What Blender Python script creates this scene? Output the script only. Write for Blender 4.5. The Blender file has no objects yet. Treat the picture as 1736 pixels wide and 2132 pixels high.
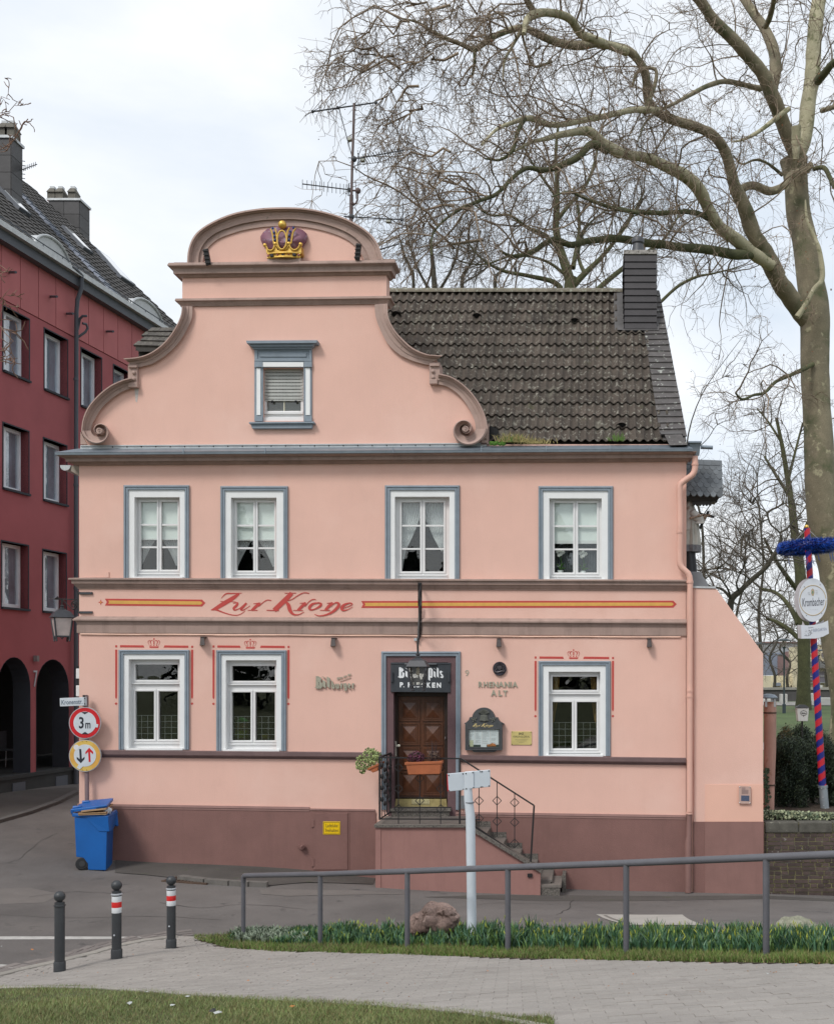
import bpy,bmesh,math,random
import numpy as np
from mathutils import Vector,Matrix,noise as mnoise
from mathutils.geometry import tessellate_polygon,delaunay_2d_cdt
random.seed(7)
SC = bpy.context.scene
COL = SC.collection
# ------------------------------------------------------------------ camera
F,CX,CV = 2300.0,1230.0,1405.0      # focal length and principal point of the photograph, in pixels of its 1736x2132 version
cam_d = bpy.data.cameras.new('camera'); cam = bpy.data.objects.new('camera',cam_d); COL.objects.link(cam)
cam.location = (0,0,0); cam.rotation_euler = (math.radians(90),0,0)
cam_d.sensor_fit = 'AUTO'; cam_d.sensor_width = 36; cam_d.lens = F / 2132 * 36
cam_d.shift_x = (868 - CX) / 2132; cam_d.shift_y = (CV - 1066) / 2132
cam_d.clip_start = 0.1; cam_d.clip_end = 2000
SC.camera = cam
# ------------------------------------------------------------------ light
SUN_EL,SUN_AZ = math.radians(48),math.radians(212)
w = bpy.data.worlds.new('World'); SC.world = w; w.use_nodes = True
nt = w.node_tree; N = nt.nodes; L = nt.links; N.clear()
out = N.new('ShaderNodeOutputWorld'); bg = N.new('ShaderNodeBackground'); bg.inputs['Strength'].default_value = 0.1
sky = N.new('ShaderNodeTexSky'); sky.sky_type = 'NISHITA'; sky.sun_disc = False
sky.sun_elevation = SUN_EL; sky.sun_rotation = SUN_AZ; sky.dust_density = 2.0
tc = N.new('ShaderNodeTexCoord'); mp = N.new('ShaderNodeMapping'); mp.inputs['Scale'].default_value = (1.0,1.0,2.2)
mp.inputs['Location'].default_value = (0.35,0.2,0.1)
L.new(tc.outputs['Generated'],mp.inputs['Vector'])
n1 = N.new('ShaderNodeTexNoise'); n1.inputs['Scale'].default_value = 3.2; n1.inputs['Detail'].default_value = 7; n1.inputs['Roughness'].default_value = 0.52
n1.inputs['Distortion'].default_value = 0.3
L.new(mp.outputs['Vector'],n1.inputs['Vector'])
cr = N.new('ShaderNodeValToRGB'); cr.color_ramp.elements[0].position = 0.34; cr.color_ramp.elements[1].position = 0.62
cr.color_ramp.elements[0].color = (6.1,6.75,7.5,1); cr.color_ramp.elements[1].color = (8.5,8.65,8.85,1)
L.new(n1.outputs['Fac'],cr.inputs['Fac'])
mx = N.new('ShaderNodeMix'); mx.data_type = 'RGBA'; mx.inputs['Factor'].default_value = 0.88
L.new(sky.outputs['Color'],mx.inputs['A']); L.new(cr.outputs['Color'],mx.inputs['B'])
L.new(mx.outputs['Result'],bg.inputs['Color']); L.new(bg.outputs['Background'],out.inputs['Surface'])
sun_d = bpy.data.lights.new('sun','SUN'); sun = bpy.data.objects.new('sun',sun_d); COL.objects.link(sun)
sun_d.energy = 1.5; sun_d.angle = math.radians(15); sun_d.color = (1.0,0.965,0.91)
sdir = Vector((math.sin(SUN_AZ) * math.cos(SUN_EL),math.cos(SUN_AZ) * math.cos(SUN_EL),math.sin(SUN_EL)))
sun.rotation_euler = sdir.to_track_quat('Z','Y').to_euler(); sun.location = (-10,-20,30)
SC.view_settings.view_transform = 'Standard'; SC.view_settings.look = 'None'
SC.view_settings.exposure = 0.42; SC.view_settings.gamma = 1.0; SC.view_settings.use_curve_mapping = False
SC.render.engine = 'CYCLES'
SC.cycles.max_bounces = 6; SC.cycles.transparent_max_bounces = 12
# ------------------------------------------------------------------ mapping of measured pixels into the place
D0 = 20.0                                # metres from the viewpoint to the front of the inn
def P(u,v,d=D0): return Vector(((u - CX) * d / F,d,(CV - v) * d / F))
def FP(u,v,o=0.0): return P(u,v,D0 - o)
# ------------------------------------------------------------------ materials
MATS = {}
def mat(name,col,rough=0.75,var=0.12,scale=2.0,bump=0.0,bscale=60.0,metal=0.0,island=0.0,objr=0.0,
        spots=None,streak=0.0,spec=0.5,coat=0.0,detail=5,trans=0.0,cols=None,fine=0.0,fscale=180.0):
    """procedural paint / stone / metal: two noises for wear, optional per-piece variation, spots of lichen or dirt, rain streaks"""
    m = bpy.data.materials.new(name); m.use_nodes = True; t = m.node_tree; n = t.nodes; l = t.links
    b = n['Principled BSDF']; b.inputs['Roughness'].default_value = rough; b.inputs['Metallic'].default_value = metal
    b.inputs['Specular IOR Level'].default_value = spec; b.inputs['Coat Weight'].default_value = coat
    geo = n.new('ShaderNodeNewGeometry')
    def noise(sc,det=detail,ro=0.6,stretch=None):
        x = n.new('ShaderNodeTexNoise'); x.inputs['Scale'].default_value = sc; x.inputs['Detail'].default_value = det; x.inputs['Roughness'].default_value = ro
        if stretch:
            q = n.new('ShaderNodeMapping'); q.inputs['Scale'].default_value = stretch; l.new(geo.outputs['Position'],q.inputs['Vector']); l.new(q.outputs['Vector'],x.inputs['Vector'])
        else: l.new(geo.outputs['Position'],x.inputs['Vector'])
        return x.outputs['Fac']
    def math_(op,a,bb):
        x = n.new('ShaderNodeMath'); x.operation = op
        for i,s in enumerate((a,bb)):
            if isinstance(s,(int,float)): x.inputs[i].default_value = s
            else: l.new(s,x.inputs[i])
        return x.outputs[0]
    def rng(f,a,b_,lo=0.3,hi=0.7):
        x = n.new('ShaderNodeMapRange'); l.new(f,x.inputs['Value']); x.inputs['From Min'].default_value = lo; x.inputs['From Max'].default_value = hi
        x.inputs['To Min'].default_value = a; x.inputs['To Max'].default_value = b_; return x.outputs['Result']
    def mixc(fac,a,bb,mode='MIX'):
        x = n.new('ShaderNodeMix'); x.data_type = 'RGBA'; x.blend_type = mode
        if isinstance(fac,(int,float)): x.inputs['Factor'].default_value = fac
        else: l.new(fac,x.inputs['Factor'])
        for k,s in (('A',a),('B',bb)):
            if isinstance(s,tuple): x.inputs[k].default_value = (*s[:3],1)
            else: l.new(s,x.inputs[k])
        return x.outputs['Result']
    base = tuple(col)
    if cols:     # a palette picked per piece
        r = n.new('ShaderNodeValToRGB'); r.color_ramp.interpolation = 'CONSTANT'
        k = len(cols)
        while len(r.color_ramp.elements) < k: r.color_ramp.elements.new(0.5)
        for i,c in enumerate(cols): r.color_ramp.elements[i].position = i / k; r.color_ramp.elements[i].color = (*c,1)
        if objr:
            oi = n.new('ShaderNodeObjectInfo'); l.new(oi.outputs['Random'],r.inputs['Fac'])
        else: l.new(geo.outputs['Random Per Island'],r.inputs['Fac'])
        base = r.outputs['Color']
    f = rng(noise(scale),1 - var,1 + var)
    if fine: f = math_('MULTIPLY',f,rng(noise(fscale,2),1 - fine,1 + fine))
    if island: f = math_('MULTIPLY',f,rng(geo.outputs['Random Per Island'],1 - island,1 + island,0,1))
    if objr and not cols:
        oi = n.new('ShaderNodeObjectInfo'); f = math_('MULTIPLY',f,rng(oi.outputs['Random'],1 - objr,1 + objr,0,1))
    if streak: f = math_('MULTIPLY',f,rng(noise(3.0,4,0.7,(2.2,2.2,0.28)),1 - streak,1.0,0.28,0.5))
    vv = n.new('ShaderNodeCombineColor'); 
    for k in range(3): l.new(f,vv.inputs[k])
    c = mixc(1.0,base,vv.outputs['Color'],'MULTIPLY')
    if spots:
        for (sc,sz,lo,hi) in spots:
            c = mixc(rng(noise(sz,6,0.65),0,1,lo,hi),c,sc)
    l.new(c,b.inputs['Base Color'])
    if bump:
        bp = n.new('ShaderNodeBump'); bp.inputs['Strength'].default_value = bump; bp.inputs['Distance'].default_value = 0.01
        l.new(noise(bscale,6,0.7),bp.inputs['Height']); l.new(bp.outputs['Normal'],b.inputs['Normal'])
    MATS[name] = m
    return m
def glassmat(name,tint=(1,1,1),refl=1.0,rough=0.0,f0=1.5):
    m = bpy.data.materials.new(name); m.use_nodes = True; t = m.node_tree; n = t.nodes; l = t.links; n.remove(n['Principled BSDF'])
    o = n['Material Output']; mixs = n.new('ShaderNodeMixShader'); lw = n.new('ShaderNodeLayerWeight'); lw.inputs['Blend'].default_value = 0.5; r0 = ((f0 - 1) / (f0 + 1)) ** 2
    pw = n.new('ShaderNodeMath'); pw.operation = 'POWER'; l.new(lw.outputs['Facing'],pw.inputs[0]); pw.inputs[1].default_value = 5; fr = n.new('ShaderNodeMath'); fr.operation = 'MULTIPLY_ADD'; l.new(pw.outputs[0],fr.inputs[0]); fr.inputs[1].default_value = 1 - r0; fr.inputs[2].default_value = r0
    tr = n.new('ShaderNodeBsdfTransparent'); tr.inputs['Color'].default_value = (*tint,1)
    gl = n.new('ShaderNodeBsdfGlossy'); gl.inputs['Roughness'].default_value = rough; gl.inputs['Color'].default_value = (refl,refl,refl,1)
    geo = n.new('ShaderNodeNewGeometry'); nz = n.new('ShaderNodeTexNoise'); nz.inputs['Scale'].default_value = 2.5; l.new(geo.outputs['Position'],nz.inputs['Vector'])
    bp = n.new('ShaderNodeBump'); bp.inputs['Strength'].default_value = 0.03; bp.inputs['Distance'].default_value = 0.05; l.new(nz.outputs['Fac'],bp.inputs['Height'])
    l.new(bp.outputs['Normal'],gl.inputs['Normal'])
    l.new(fr.outputs[0],mixs.inputs['Fac']); l.new(tr.outputs['BSDF'],mixs.inputs[1]); l.new(gl.outputs['BSDF'],mixs.inputs[2]); l.new(mixs.outputs['Shader'],o.inputs['Surface'])
    return m
# ------------------------------------------------------------------ objects
def tag(o,label=None,cat=None,group=None,kind=None):
    if label: o['label'] = label
    if cat: o['category'] = cat
    if group: o['group'] = group
    if kind: o['kind'] = kind
    return o
def thing(name,loc,label,cat,group=None):
    o = bpy.data.objects.new(name,None); o.empty_display_size = 0.2; COL.objects.link(o); o.location = loc
    return tag(o,label,cat,group)
def wloc(o):
    v = Vector((0,0,0))
    while o is not None: v = v + o.location; o = o.parent
    return v
def dup_tree(o,off,label=None):
    def cp(a,par):
        c = a.copy(); COL.objects.link(c); c.parent = par
        for ch in a.children: cp(ch,c)
        return c
    c = cp(o,None); c.location = o.location + Vector(off)
    if label: c['label'] = label
    return c
def catmull(pts,n):
    """resample a polyline smoothly to n points, even along its length; works on tuples of any width"""
    A = np.array([list(p) for p in pts],float); k = len(A)
    if k == 2: 
        t = np.linspace(0,1,n)[:,None]; return A[0] * (1 - t) + A[1] * t
    res = []
    for i in range(k - 1):
        p0 = A[max(i - 1,0)]; p1 = A[i]; p2 = A[i + 1]; p3 = A[min(i + 2,k - 1)]
        for s in range(12):
            t = s / 12; res.append(0.5 * ((2 * p1) + (-p0 + p2) * t + (2 * p0 - 5 * p1 + 4 * p2 - p3) * t * t + (-p0 + 3 * p1 - 3 * p2 + p3) * t ** 3))
    res.append(A[-1]); R = np.array(res)
    d = np.r_[0,np.cumsum(np.linalg.norm(np.diff(R[:,:2],axis=0),axis=1) + 1e-9)]
    s = np.linspace(0,d[-1],n)
    return np.stack([np.interp(s,d,R[:,j]) for j in range(R.shape[1])],1)
class MB:
    """collects shapes, then build() links them as ONE mesh object"""
    def __init__(s): s.v = []; s.f = []; s.m = []; s.mi = 0
    def add(s,vs,fs):
        o = len(s.v); s.v += [tuple(p) for p in vs]; s.f += [tuple(o + i for i in f) for f in fs]; s.m += [s.mi] * len(fs); return s
    def box(s,x0,x1,y0,y1,z0,z1):
        return s.add([(x0,y0,z0),(x1,y0,z0),(x1,y1,z0),(x0,y1,z0),(x0,y0,z1),(x1,y0,z1),(x1,y1,z1),(x0,y1,z1)],
                     [(0,3,2,1),(4,5,6,7),(0,1,5,4),(1,2,6,5),(2,3,7,6),(3,0,4,7)])
    def hexa(s,a,b): # two quads (lists of 4 points) front and back
        return s.add(list(a) + list(b),[(0,1,2,3),(7,6,5,4),(0,4,5,1),(1,5,6,2),(2,6,7,3),(3,7,4,0)])
    def obox(s,c,ax,ay,az):  # centre and three half axes
        c,ax,ay,az = map(Vector,(c,ax,ay,az)); 
        return s.hexa([c - ax - ay - az,c + ax - ay - az,c + ax + ay - az,c - ax + ay - az],[c - ax - ay + az,c + ax - ay + az,c + ax + ay + az,c - ax + ay + az])
    def prism(s,outer,holes,y0,y1):
        """outer / holes: lists of world points (x, z); solid between y0 (front) and y1 (back)"""
        loops = [outer] + list(holes); flat = [p for lp in loops for p in lp]
        tris = tessellate_polygon([[Vector((p[0],p[1],0)) for p in lp] for lp in loops]); n = len(flat)
        vs = [(p[0],y0,p[1]) for p in flat] + [(p[0],y1,p[1]) for p in flat]
        fs = [tuple(t) for t in tris] + [tuple(i + n for i in reversed(t)) for t in tris]
        k = 0
        for lp in loops:
            m = len(lp)
            for i in range(m): fs.append((k + i,k + (i + 1) % m,k + (i + 1) % m + n,k + i + n))
            k += m
        return s.add(vs,fs)
    def fprism(s,uv,o0,o1,holes=()):
        """outline measured in pixels on the front of the inn, standing from o0 to o1 metres out of its wall"""
        q = lambda lp: [(FP(u,v,o1).x,FP(u,v,o1).z) for u,v in lp]
        return s.prism(q(uv),[q(h) for h in holes],D0 - o1,D0 - o0)
    def frect(s,u0,v0,u1,v1,o0,o1): return s.fprism([(u0,v0),(u1,v0),(u1,v1),(u0,v1)],o0,o1)
    def tube(s,pts,r,n=8,cap=True,flat=1.0):
        pts = [Vector(p) for p in pts]; k = len(pts); rr = r if hasattr(r,'__len__') else [r] * k
        up = Vector((0,0,1)); vs = []
        t0 = (pts[1] - pts[0]).normalized(); a = t0.cross(up)
        if a.length < 1e-3: a = t0.cross(Vector((1,0,0)))
        a.normalize()
        for i,p in enumerate(pts):
            t = (pts[min(i + 1,k - 1)] - pts[max(i - 1,0)]).normalized(); a = (a - t * a.dot(t)); a = a.normalized() if a.length > 1e-6 else t.orthogonal().normalized(); b = t.cross(a)
            for j in range(n):
                an = 2 * math.pi * j / n; vs.append(p + (a * math.cos(an) + b * math.sin(an) * flat) * rr[i])
        fs = [(i * n + j,i * n + (j + 1) % n,(i + 1) * n + (j + 1) % n,(i + 1) * n + j) for i in range(k - 1) for j in range(n)]
        if cap: fs += [tuple(range(n))[::-1],tuple((k - 1) * n + j for j in range(n))]
        return s.add(vs,fs)
    def bar(s,a,b,r,n=6): return s.tube([a,b],r,n)
    def sbar(s,a,b,w,h=None,up=(0,0,1)):   # square bar
        a,b = Vector(a),Vector(b); t = (b - a).normalized(); x = t.cross(Vector(up)); x = x.normalized() if x.length > 1e-3 else Vector((1,0,0)); y = t.cross(x)
        return s.obox((a + b) / 2,x * w / 2,y * (h or w) / 2,(b - a) / 2)
    def lathe(s,prof,c=(0,0,0),n=16,sx=1,sy=1):
        c = Vector(c); vs = [(c.x + r * math.cos(2 * math.pi * j / n) * sx,c.y + r * math.sin(2 * math.pi * j / n) * sy,c.z + z) for r,z in prof for j in range(n)]
        k = len(prof); fs = [(i * n + j,i * n + (j + 1) % n,(i + 1) * n + (j + 1) % n,(i + 1) * n + j) for i in range(k - 1) for j in range(n)]
        fs += [tuple(range(n))[::-1],tuple((k - 1) * n + j for j in range(n))]
        return s.add(vs,fs)
    def ball(s,c,r,n=10,m=6,sx=1,sy=1,sz=1):
        prof = [(max(r * math.sin(math.pi * i / m),r * 0.02),-r * math.cos(math.pi * i / m) * sz) for i in range(m + 1)]
        return s.lathe(prof,c,n,sx,sy)
    def sweep(s,A,B,prof,back=None):
        """strip between two measured curves A and B (pixels); prof = (position from A to B, metres out of the wall)"""
        n = len(A); k = len(prof); vs = []
        for (a,b) in zip(A,B):
            for (t,o) in prof: vs.append(FP(a[0] + (b[0] - a[0]) * t,a[1] + (b[1] - a[1]) * t,o))
        fs = [(i * k + j,i * k + j + 1,(i + 1) * k + j + 1,(i + 1) * k + j) for i in range(n - 1) for j in range(k - 1)]
        s.add(vs,fs); s.add([vs[j] for j in range(k)],[tuple(range(k))]); s.add([vs[(n - 1) * k + j] for j in range(k)],[tuple(range(k))[::-1]])
        return s
    def mould(s,u0,v0,u1,v1,prof,L=1,R=1):
        """horizontal moulding from (u0,v0) to (u1,v1); prof = (pixels down, metres out); L/R = 1 returns the profile round the corner"""
        a = []; b = []
        for dv,o in prof:
            z0 = FP(u0,v0 + dv,o).z; z1 = FP(u1,v1 + dv,o).z; x0 = FP(u0,0).x - o * L; x1 = FP(u1,0).x + o * R
            a.append((x0,D0 - o,z0)); b.append((x1,D0 - o,z1))
        k = len(prof); fs = [(j,j + 1,k + j + 1,k + j) for j in range(k - 1)]; s.add(a + b,fs)
        for side,e in ((L,a),(R,b)):
            bk = [(p[0],D0 + 0.3,p[2]) for p in e]; s.add(e + bk,[(j,j + 1,k + j + 1,k + j) for j in range(k - 1)])
        return s
    def stroke(s,pts,o,n=None,thick=0.003,T=None):
        """brush stroke of changing width (x, y, width); T maps drawing coordinates to photo pixels"""
        R = catmull(pts,n or (len(pts) * 5)); d = np.gradient(R[:,:2],axis=0); nn = np.stack([-d[:,1],d[:,0]],1); nn /= np.linalg.norm(nn,axis=1)[:,None] + 1e-9
        l = R[:,:2] + nn * R[:,2:3] / 2; r = R[:,:2] - nn * R[:,2:3] / 2
        T = T or (lambda x,y: (x,y)); vs = [FP(*T(*p),o) for p in l] + [FP(*T(*p),o) for p in r]; k = len(l)
        return s.add(vs,[(i,i + 1,k + i + 1,k + i) for i in range(k - 1)])
    def build(s,name,mats,parent=None,smooth=0,bevel=0,fix=True,label=None,cat=None,kind=None,group=None,bseg=2,shift=True):
        me = bpy.data.meshes.new(name); off = wloc(parent) if (parent is not None and shift) else Vector((0,0,0))
        vs = np.array(s.v,float) - np.array(off); me.from_pydata(vs.tolist(),[],s.f)
        mats = mats if isinstance(mats,(list,tuple)) else [mats]
        for m in mats: me.materials.append(m)
        if len(mats) > 1: me.polygons.foreach_set('material_index',s.m)
        if fix:
            bm = bmesh.new(); bm.from_mesh(me); bmesh.ops.remove_doubles(bm,verts=bm.verts,dist=1e-5); bmesh.ops.recalc_face_normals(bm,faces=bm.faces); bm.to_mesh(me); bm.free()
        if smooth:
            me.polygons.foreach_set('use_smooth',[True] * len(me.polygons)); me.set_sharp_from_angle(angle=math.radians(smooth))
        me.update(); o = bpy.data.objects.new(name,me); COL.objects.link(o)
        if parent is not None: o.parent = parent
        if bevel:
            b = o.modifiers.new('bevel','BEVEL'); b.width = bevel; b.segments = bseg; b.limit_method = 'ANGLE'; b.angle_limit = math.radians(40)
        return tag(o,label,cat,group,kind)
def sub(name,me,mats,parent,M):
    """a repeated piece that shares mesh data"""
    o = bpy.data.objects.new(name,me); COL.objects.link(o); o.parent = parent; off = wloc(parent); o.matrix_local = Matrix.Translation(-off) @ M; return o
def text_mesh(txt,bold=0.0,shear=0.0,spacing=1.0):
    c = bpy.data.curves.new('t','FONT'); c.body = txt; c.offset = bold; c.shear = shear; c.space_character = spacing; c.resolution_u = 3
    o = bpy.data.objects.new('t',c); COL.objects.link(o); dg = bpy.context.evaluated_depsgraph_get(); dg.update()
    me = bpy.data.meshes.new_from_object(o.evaluated_get(dg)); bpy.data.objects.remove(o); bpy.data.curves.remove(c)
    v = np.array([p.co[:] for p in me.vertices]); f = [tuple(p.vertices) for p in me.polygons]; bpy.data.meshes.remove(me)
    v = v[:,:2]; v = (v - v.min(0)) / (v.max(0) - v.min(0)); return v,f
def text_on(mb,txt,corners,o=None,depth=0.0,bold=0.0,shear=0.0,spacing=1.0,y=None):
    """lettering fitted into the quadrilateral corners = TL, TR, BR, BL (world points); depth lifts it as solid letters along n"""
    v,f = text_mesh(txt,bold,shear,spacing); TL,TR,BR,BL = map(Vector,corners); n = (TR - TL).cross(BL - TL).normalized()
    vs = []
    for x,y_ in v: vs.append((BL * (1 - x) + BR * x) * (1 - y_) + (TL * (1 - x) + TR * x) * y_)
    if not depth: mb.add(vs,f); return
    k = len(vs); nv = [p + n * depth for p in vs]; 
    from collections import Counter
    ec = Counter(); es = {}
    for q in f:
        for i in range(len(q)):
            a,b = q[i],q[(i + 1) % len(q)]; key = (min(a,b),max(a,b)); ec[key] += 1; es[key] = (a,b)
    fs = list(f) + [tuple(i + k for i in q) for q in f] + [(a,b,b + k,a + k) for key,(a,b) in es.items() if ec[key] == 1]
    mb.add(vs + nv,fs)
def frectpts(u0,v0,u1,v1,o): return (FP(u0,v0,o),FP(u1,v0,o),FP(u1,v1,o),FP(u0,v1,o))
# ------------------------------------------------------------------ shared materials
pink = mat('pink_stucco',(0.74,0.465,0.385),0.9,0.05,0.7,0.35,55,fine=0.03,fscale=60,streak=0.02,spots=[((0.78,0.52,0.44),0.6,0.5,0.75),((0.66,0.40,0.325),1.3,0.64,0.85)])
mauve = mat('mauve_trim',(0.35,0.25,0.215),0.85,0.12,3.0,0.3,70,streak=0.22,fine=0.06)
mauve_l = mat('mauve_coping',(0.42,0.30,0.26),0.85,0.13,2.5,0.3,70,fine=0.06,spots=[((0.14,0.12,0.09),9,0.62,0.8)])
plinthm = mat('plinth_stucco',(0.215,0.112,0.098),0.85,0.10,1.6,0.5,45,fine=0.05,streak=0.08)
bluegrey = mat('bluegrey_paint',(0.23,0.275,0.32),0.7,0.10,6,0.15,60,fine=0.05)
whitep = mat('white_paint',(0.78,0.79,0.79),0.5,0.03,4,0.05,40)
whitef = mat('white_frame',(0.74,0.74,0.74),0.35,0.03,4)
zinc = mat('zinc',(0.23,0.27,0.31),0.42,0.12,6,0.05,30,metal=0.5,fine=0.05)
zinc_l = mat('zinc_flashing',(0.50,0.52,0.53),0.5,0.12,9,metal=0.3)
rooft = mat('roof_tile',(0.070,0.055,0.044),0.88,0.22,2.2,0.35,30,objr=0.24,fine=0.10,fscale=40,
            spots=[((0.26,0.25,0.21),13,0.555,0.66),((0.20,0.19,0.15),1.6,0.60,0.78),((0.10,0.105,0.045),3.0,0.62,0.8),((0.03,0.027,0.025),6,0.6,0.8)])
slate = mat('slate',(0.080,0.072,0.070),0.6,0.2,8,0.3,40,objr=0.2,fine=0.1,spots=[((0.34,0.35,0.32),11,0.60,0.65)])
slate_c = mat('chimney_slate',(0.030,0.026,0.029),0.5,0.2,8,0.25,40,objr=0.15,fine=0.1)
iron = mat('black_iron',(0.014,0.013,0.014),0.5,0.2,20,0.2,60)
paintred = mat('red_lettering',(0.50,0.065,0.055),0.8,0.06,8,fine=0.04)
painty = mat('ochre_stripe',(0.66,0.38,0.09),0.8,0.08,8)
glass = glassmat('window_glass',(0.93,0.95,0.94),0.95,f0=1.6)
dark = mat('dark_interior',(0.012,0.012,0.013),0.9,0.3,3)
gold = mat('gold',(0.72,0.46,0.10),0.38,0.12,12,0.1,30,metal=0.55)
# ================================================================== THE GROUND
def cpx(u,v,d): return (((u - CX) * d / F),d,(CV - v) * d / F)
CPTS = [cpx(507,1957,15.3),cpx(667,1970,13.8),cpx(848,1978,12.7),cpx(1057,1985,11.6),cpx(1303,1990,10.7),cpx(1594,1998,9.7),
        cpx(125,2028,12.7),cpx(243,2002,13.0),cpx(357,1978,14.1),cpx(982,1953,12.6),cpx(1500,1938,12.4),cpx(1736,1938,11.6),
        cpx(165,1783,20.0),cpx(420,1800,20.0),cpx(640,1812,20.0),cpx(780,1830,20.0),cpx(1200,1852,20.0),cpx(1430,1857,20.0),cpx(1600,1861,20.0),cpx(1780,1866,20),
        cpx(200,1810,19.4),cpx(500,1880,17.0),cpx(900,1900,16.6),cpx(1300,1903,16.8),cpx(1650,1900,17.2),cpx(0,1950,14.6),cpx(0,1850,17.6),
        cpx(1125,1864,18.9),cpx(780,1847,18.9),cpx(0,1652,25.05),cpx(150,1632,27.9),(-12.0,34,-2.95),(-9,34,-3.0),(-9.5,25,-2.95),(-20,25,-2.5),(-20,16,-2.9),
        (-4.6,8.8,-2.68),(-2.0,8.3,-2.45),(0.5,7.6,-2.2),(3.5,7.0,-1.95),(-5,4,-2.05),(0,0,-1.66),(-8,0,-1.9),(7,0,-1.6),(6,9,-2.2),(6,16,-3.7),(7,20,-4.05),(-16,8,-2.7),(0,-6,-1.5),(-14,0,-2.1)]
_C = np.array(CPTS); _n = len(_C)
def _U(r2): return 0.5 * r2 * np.log(r2 + 1e-9)
_K = _U(((_C[:,None,:2] - _C[None,:,:2]) ** 2).sum(-1)) + np.eye(_n) * 0.35
_Q = np.c_[np.ones(_n),_C[:,:2]]
_A = np.block([[_K,_Q],[_Q.T,np.zeros((3,3))]]); _W = np.linalg.solve(_A,np.r_[_C[:,2],0,0,0])
def Tn(x,y):
    """height of the streets and lawns in front of the houses"""
    x = np.clip(np.asarray(x,float),-18,8); y = np.clip(np.asarray(y,float),-4,36)
    r2 = (x[...,None] - _C[:,0]) ** 2 + (y[...,None] - _C[:,1]) ** 2
    return _U(r2) @ _W[:_n] + _W[_n] + _W[_n + 1] * x + _W[_n + 2] * y
def T(x,y): return float(Tn(np.array([x]),np.array([y]))[0])
def Zp(y): return float(np.interp(y,[20,24,40,60,80,400],[-2.72,-2.68,-2.25,-1.72,-1.62,-1.62]))   # the park behind the wall
def G(u,v,lift=0.0):
    """the point of the ground seen at a pixel"""
    lo = None
    for d in np.arange(4,40,0.1):
        x = (u - CX) * d / F; z = (CV - v) * d / F
        if z < T(x,d) : 
            a,b = d - 0.1,d
            for _ in range(12):
                m = (a + b) / 2
                if (CV - v) * m / F < T((u - CX) * m / F,m): b = m
                else: a = m
            d = (a + b) / 2; return Vector(((u - CX) * d / F,d,T((u - CX) * d / F,d) + lift))
    return Vector(((u - CX) * 30 / F,30,(CV - v) * 30 / F))
_gu = np.arange(-80,1960,60); _gv = np.r_[np.arange(1925,2160,5)]
def Gfast(u,v):
    global _GD
    if _GD is None: _GD = np.array([[G(a,b).y for a in _gu] for b in _gv])
    i = min(max((u - _gu[0]) / 60,0),len(_gu) - 1.001); j = min(max((v - _gv[0]) / 5,0),len(_gv) - 1.001); a,b = int(i),int(j); fi,fj = i - a,j - b
    d = (_GD[b,a] * (1 - fi) + _GD[b,a + 1] * fi) * (1 - fj) + (_GD[b + 1,a] * (1 - fi) + _GD[b + 1,a + 1] * fi) * fj
    return ((u - CX) * d / F,d,(CV - v) * d / F)
_GD = None
def inside(poly,x,y):
    c = False; j = len(poly) - 1
    for i in range(len(poly)):
        if (poly[i][1] > y) != (poly[j][1] > y) and x < (poly[j][0] - poly[i][0]) * (y - poly[i][1]) / (poly[j][1] - poly[i][1]) + poly[i][0]: c = not c
        j = i
    return c
def sheet(name,poly,lift,m,step=0.4,label=None,zf=None,kind='structure',drop=0.0,parent=None):
    """ground sheet over a plan polygon, following the terrain"""
    pts = []; P2 = list(poly)
    dense = []
    for i in range(len(P2)):
        a,b = Vector(P2[i][:2]),Vector(P2[(i + 1) % len(P2)][:2]); k = max(1,int((b - a).length / step))
        for j in range(k): dense.append(a + (b - a) * j / k)
    xs = [p.x for p in dense]; ys = [p.y for p in dense]; inner = []
    for gx in np.arange(min(xs),max(xs),step):
        for gy in np.arange(min(ys),max(ys),step):
            if inside(P2,gx,gy): inner.append(Vector((gx + random.uniform(-.05,.05) * step,gy + random.uniform(-.05,.05) * step)))
    n = len(dense); r = delaunay_2d_cdt(dense + inner,[],[list(range(n))],1,1e-5)
    vs2,_,fs = r[0],r[1],r[2]; A = np.array([v[:] for v in vs2])
    z = Tn(A[:,0],A[:,1]) if zf is None else np.array([zf(p[0],p[1]) for p in A])
    mb = MB(); mb.add([(A[i,0],A[i,1],z[i] + lift) for i in range(len(A))],[tuple(f) for f in fs])
    o = mb.build(name,m,parent,fix=False,kind=kind,smooth=60); 
    bm = bmesh.new(); bm.from_mesh(o.data); bmesh.ops.recalc_face_normals(bm,faces=bm.faces)
    if sum(f.normal.z for f in bm.faces) < 0: bmesh.ops.reverse_faces(bm,faces=bm.faces)
    bm.to_mesh(o.data); bm.free()
    if label: o['label'] = label
    return o
asphalt = mat('asphalt',(0.125,0.114,0.108),0.9,0.22,0.7,0.7,90,fine=0.30,fscale=140,spots=[((0.145,0.13,0.12),1.1,0.56,0.74),((0.055,0.052,0.052),2.2,0.6,0.72)])
asphalt_d = mat('footway_asphalt',(0.075,0.068,0.062),0.9,0.2,1.2,0.7,90,fine=0.3,fscale=130,spots=[((0.06,0.07,0.035),4.0,0.6,0.75)])
paver = mat('paving_block',(0.295,0.272,0.25),0.85,0.08,1.5,0.5,120,objr=0.06,fine=0.14,fscale=160,spots=[((0.19,0.17,0.155),2.0,0.58,0.8)])
paver_s = mat('paving_block_mass',(0.295,0.272,0.25),0.85,0.08,1.5,0.5,120,island=0.06,fine=0.14,fscale=160,spots=[((0.19,0.17,0.155),2.0,0.58,0.8)])
sand = mat('joint_sand',(0.065,0.055,0.045),0.95,0.2,5)
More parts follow.
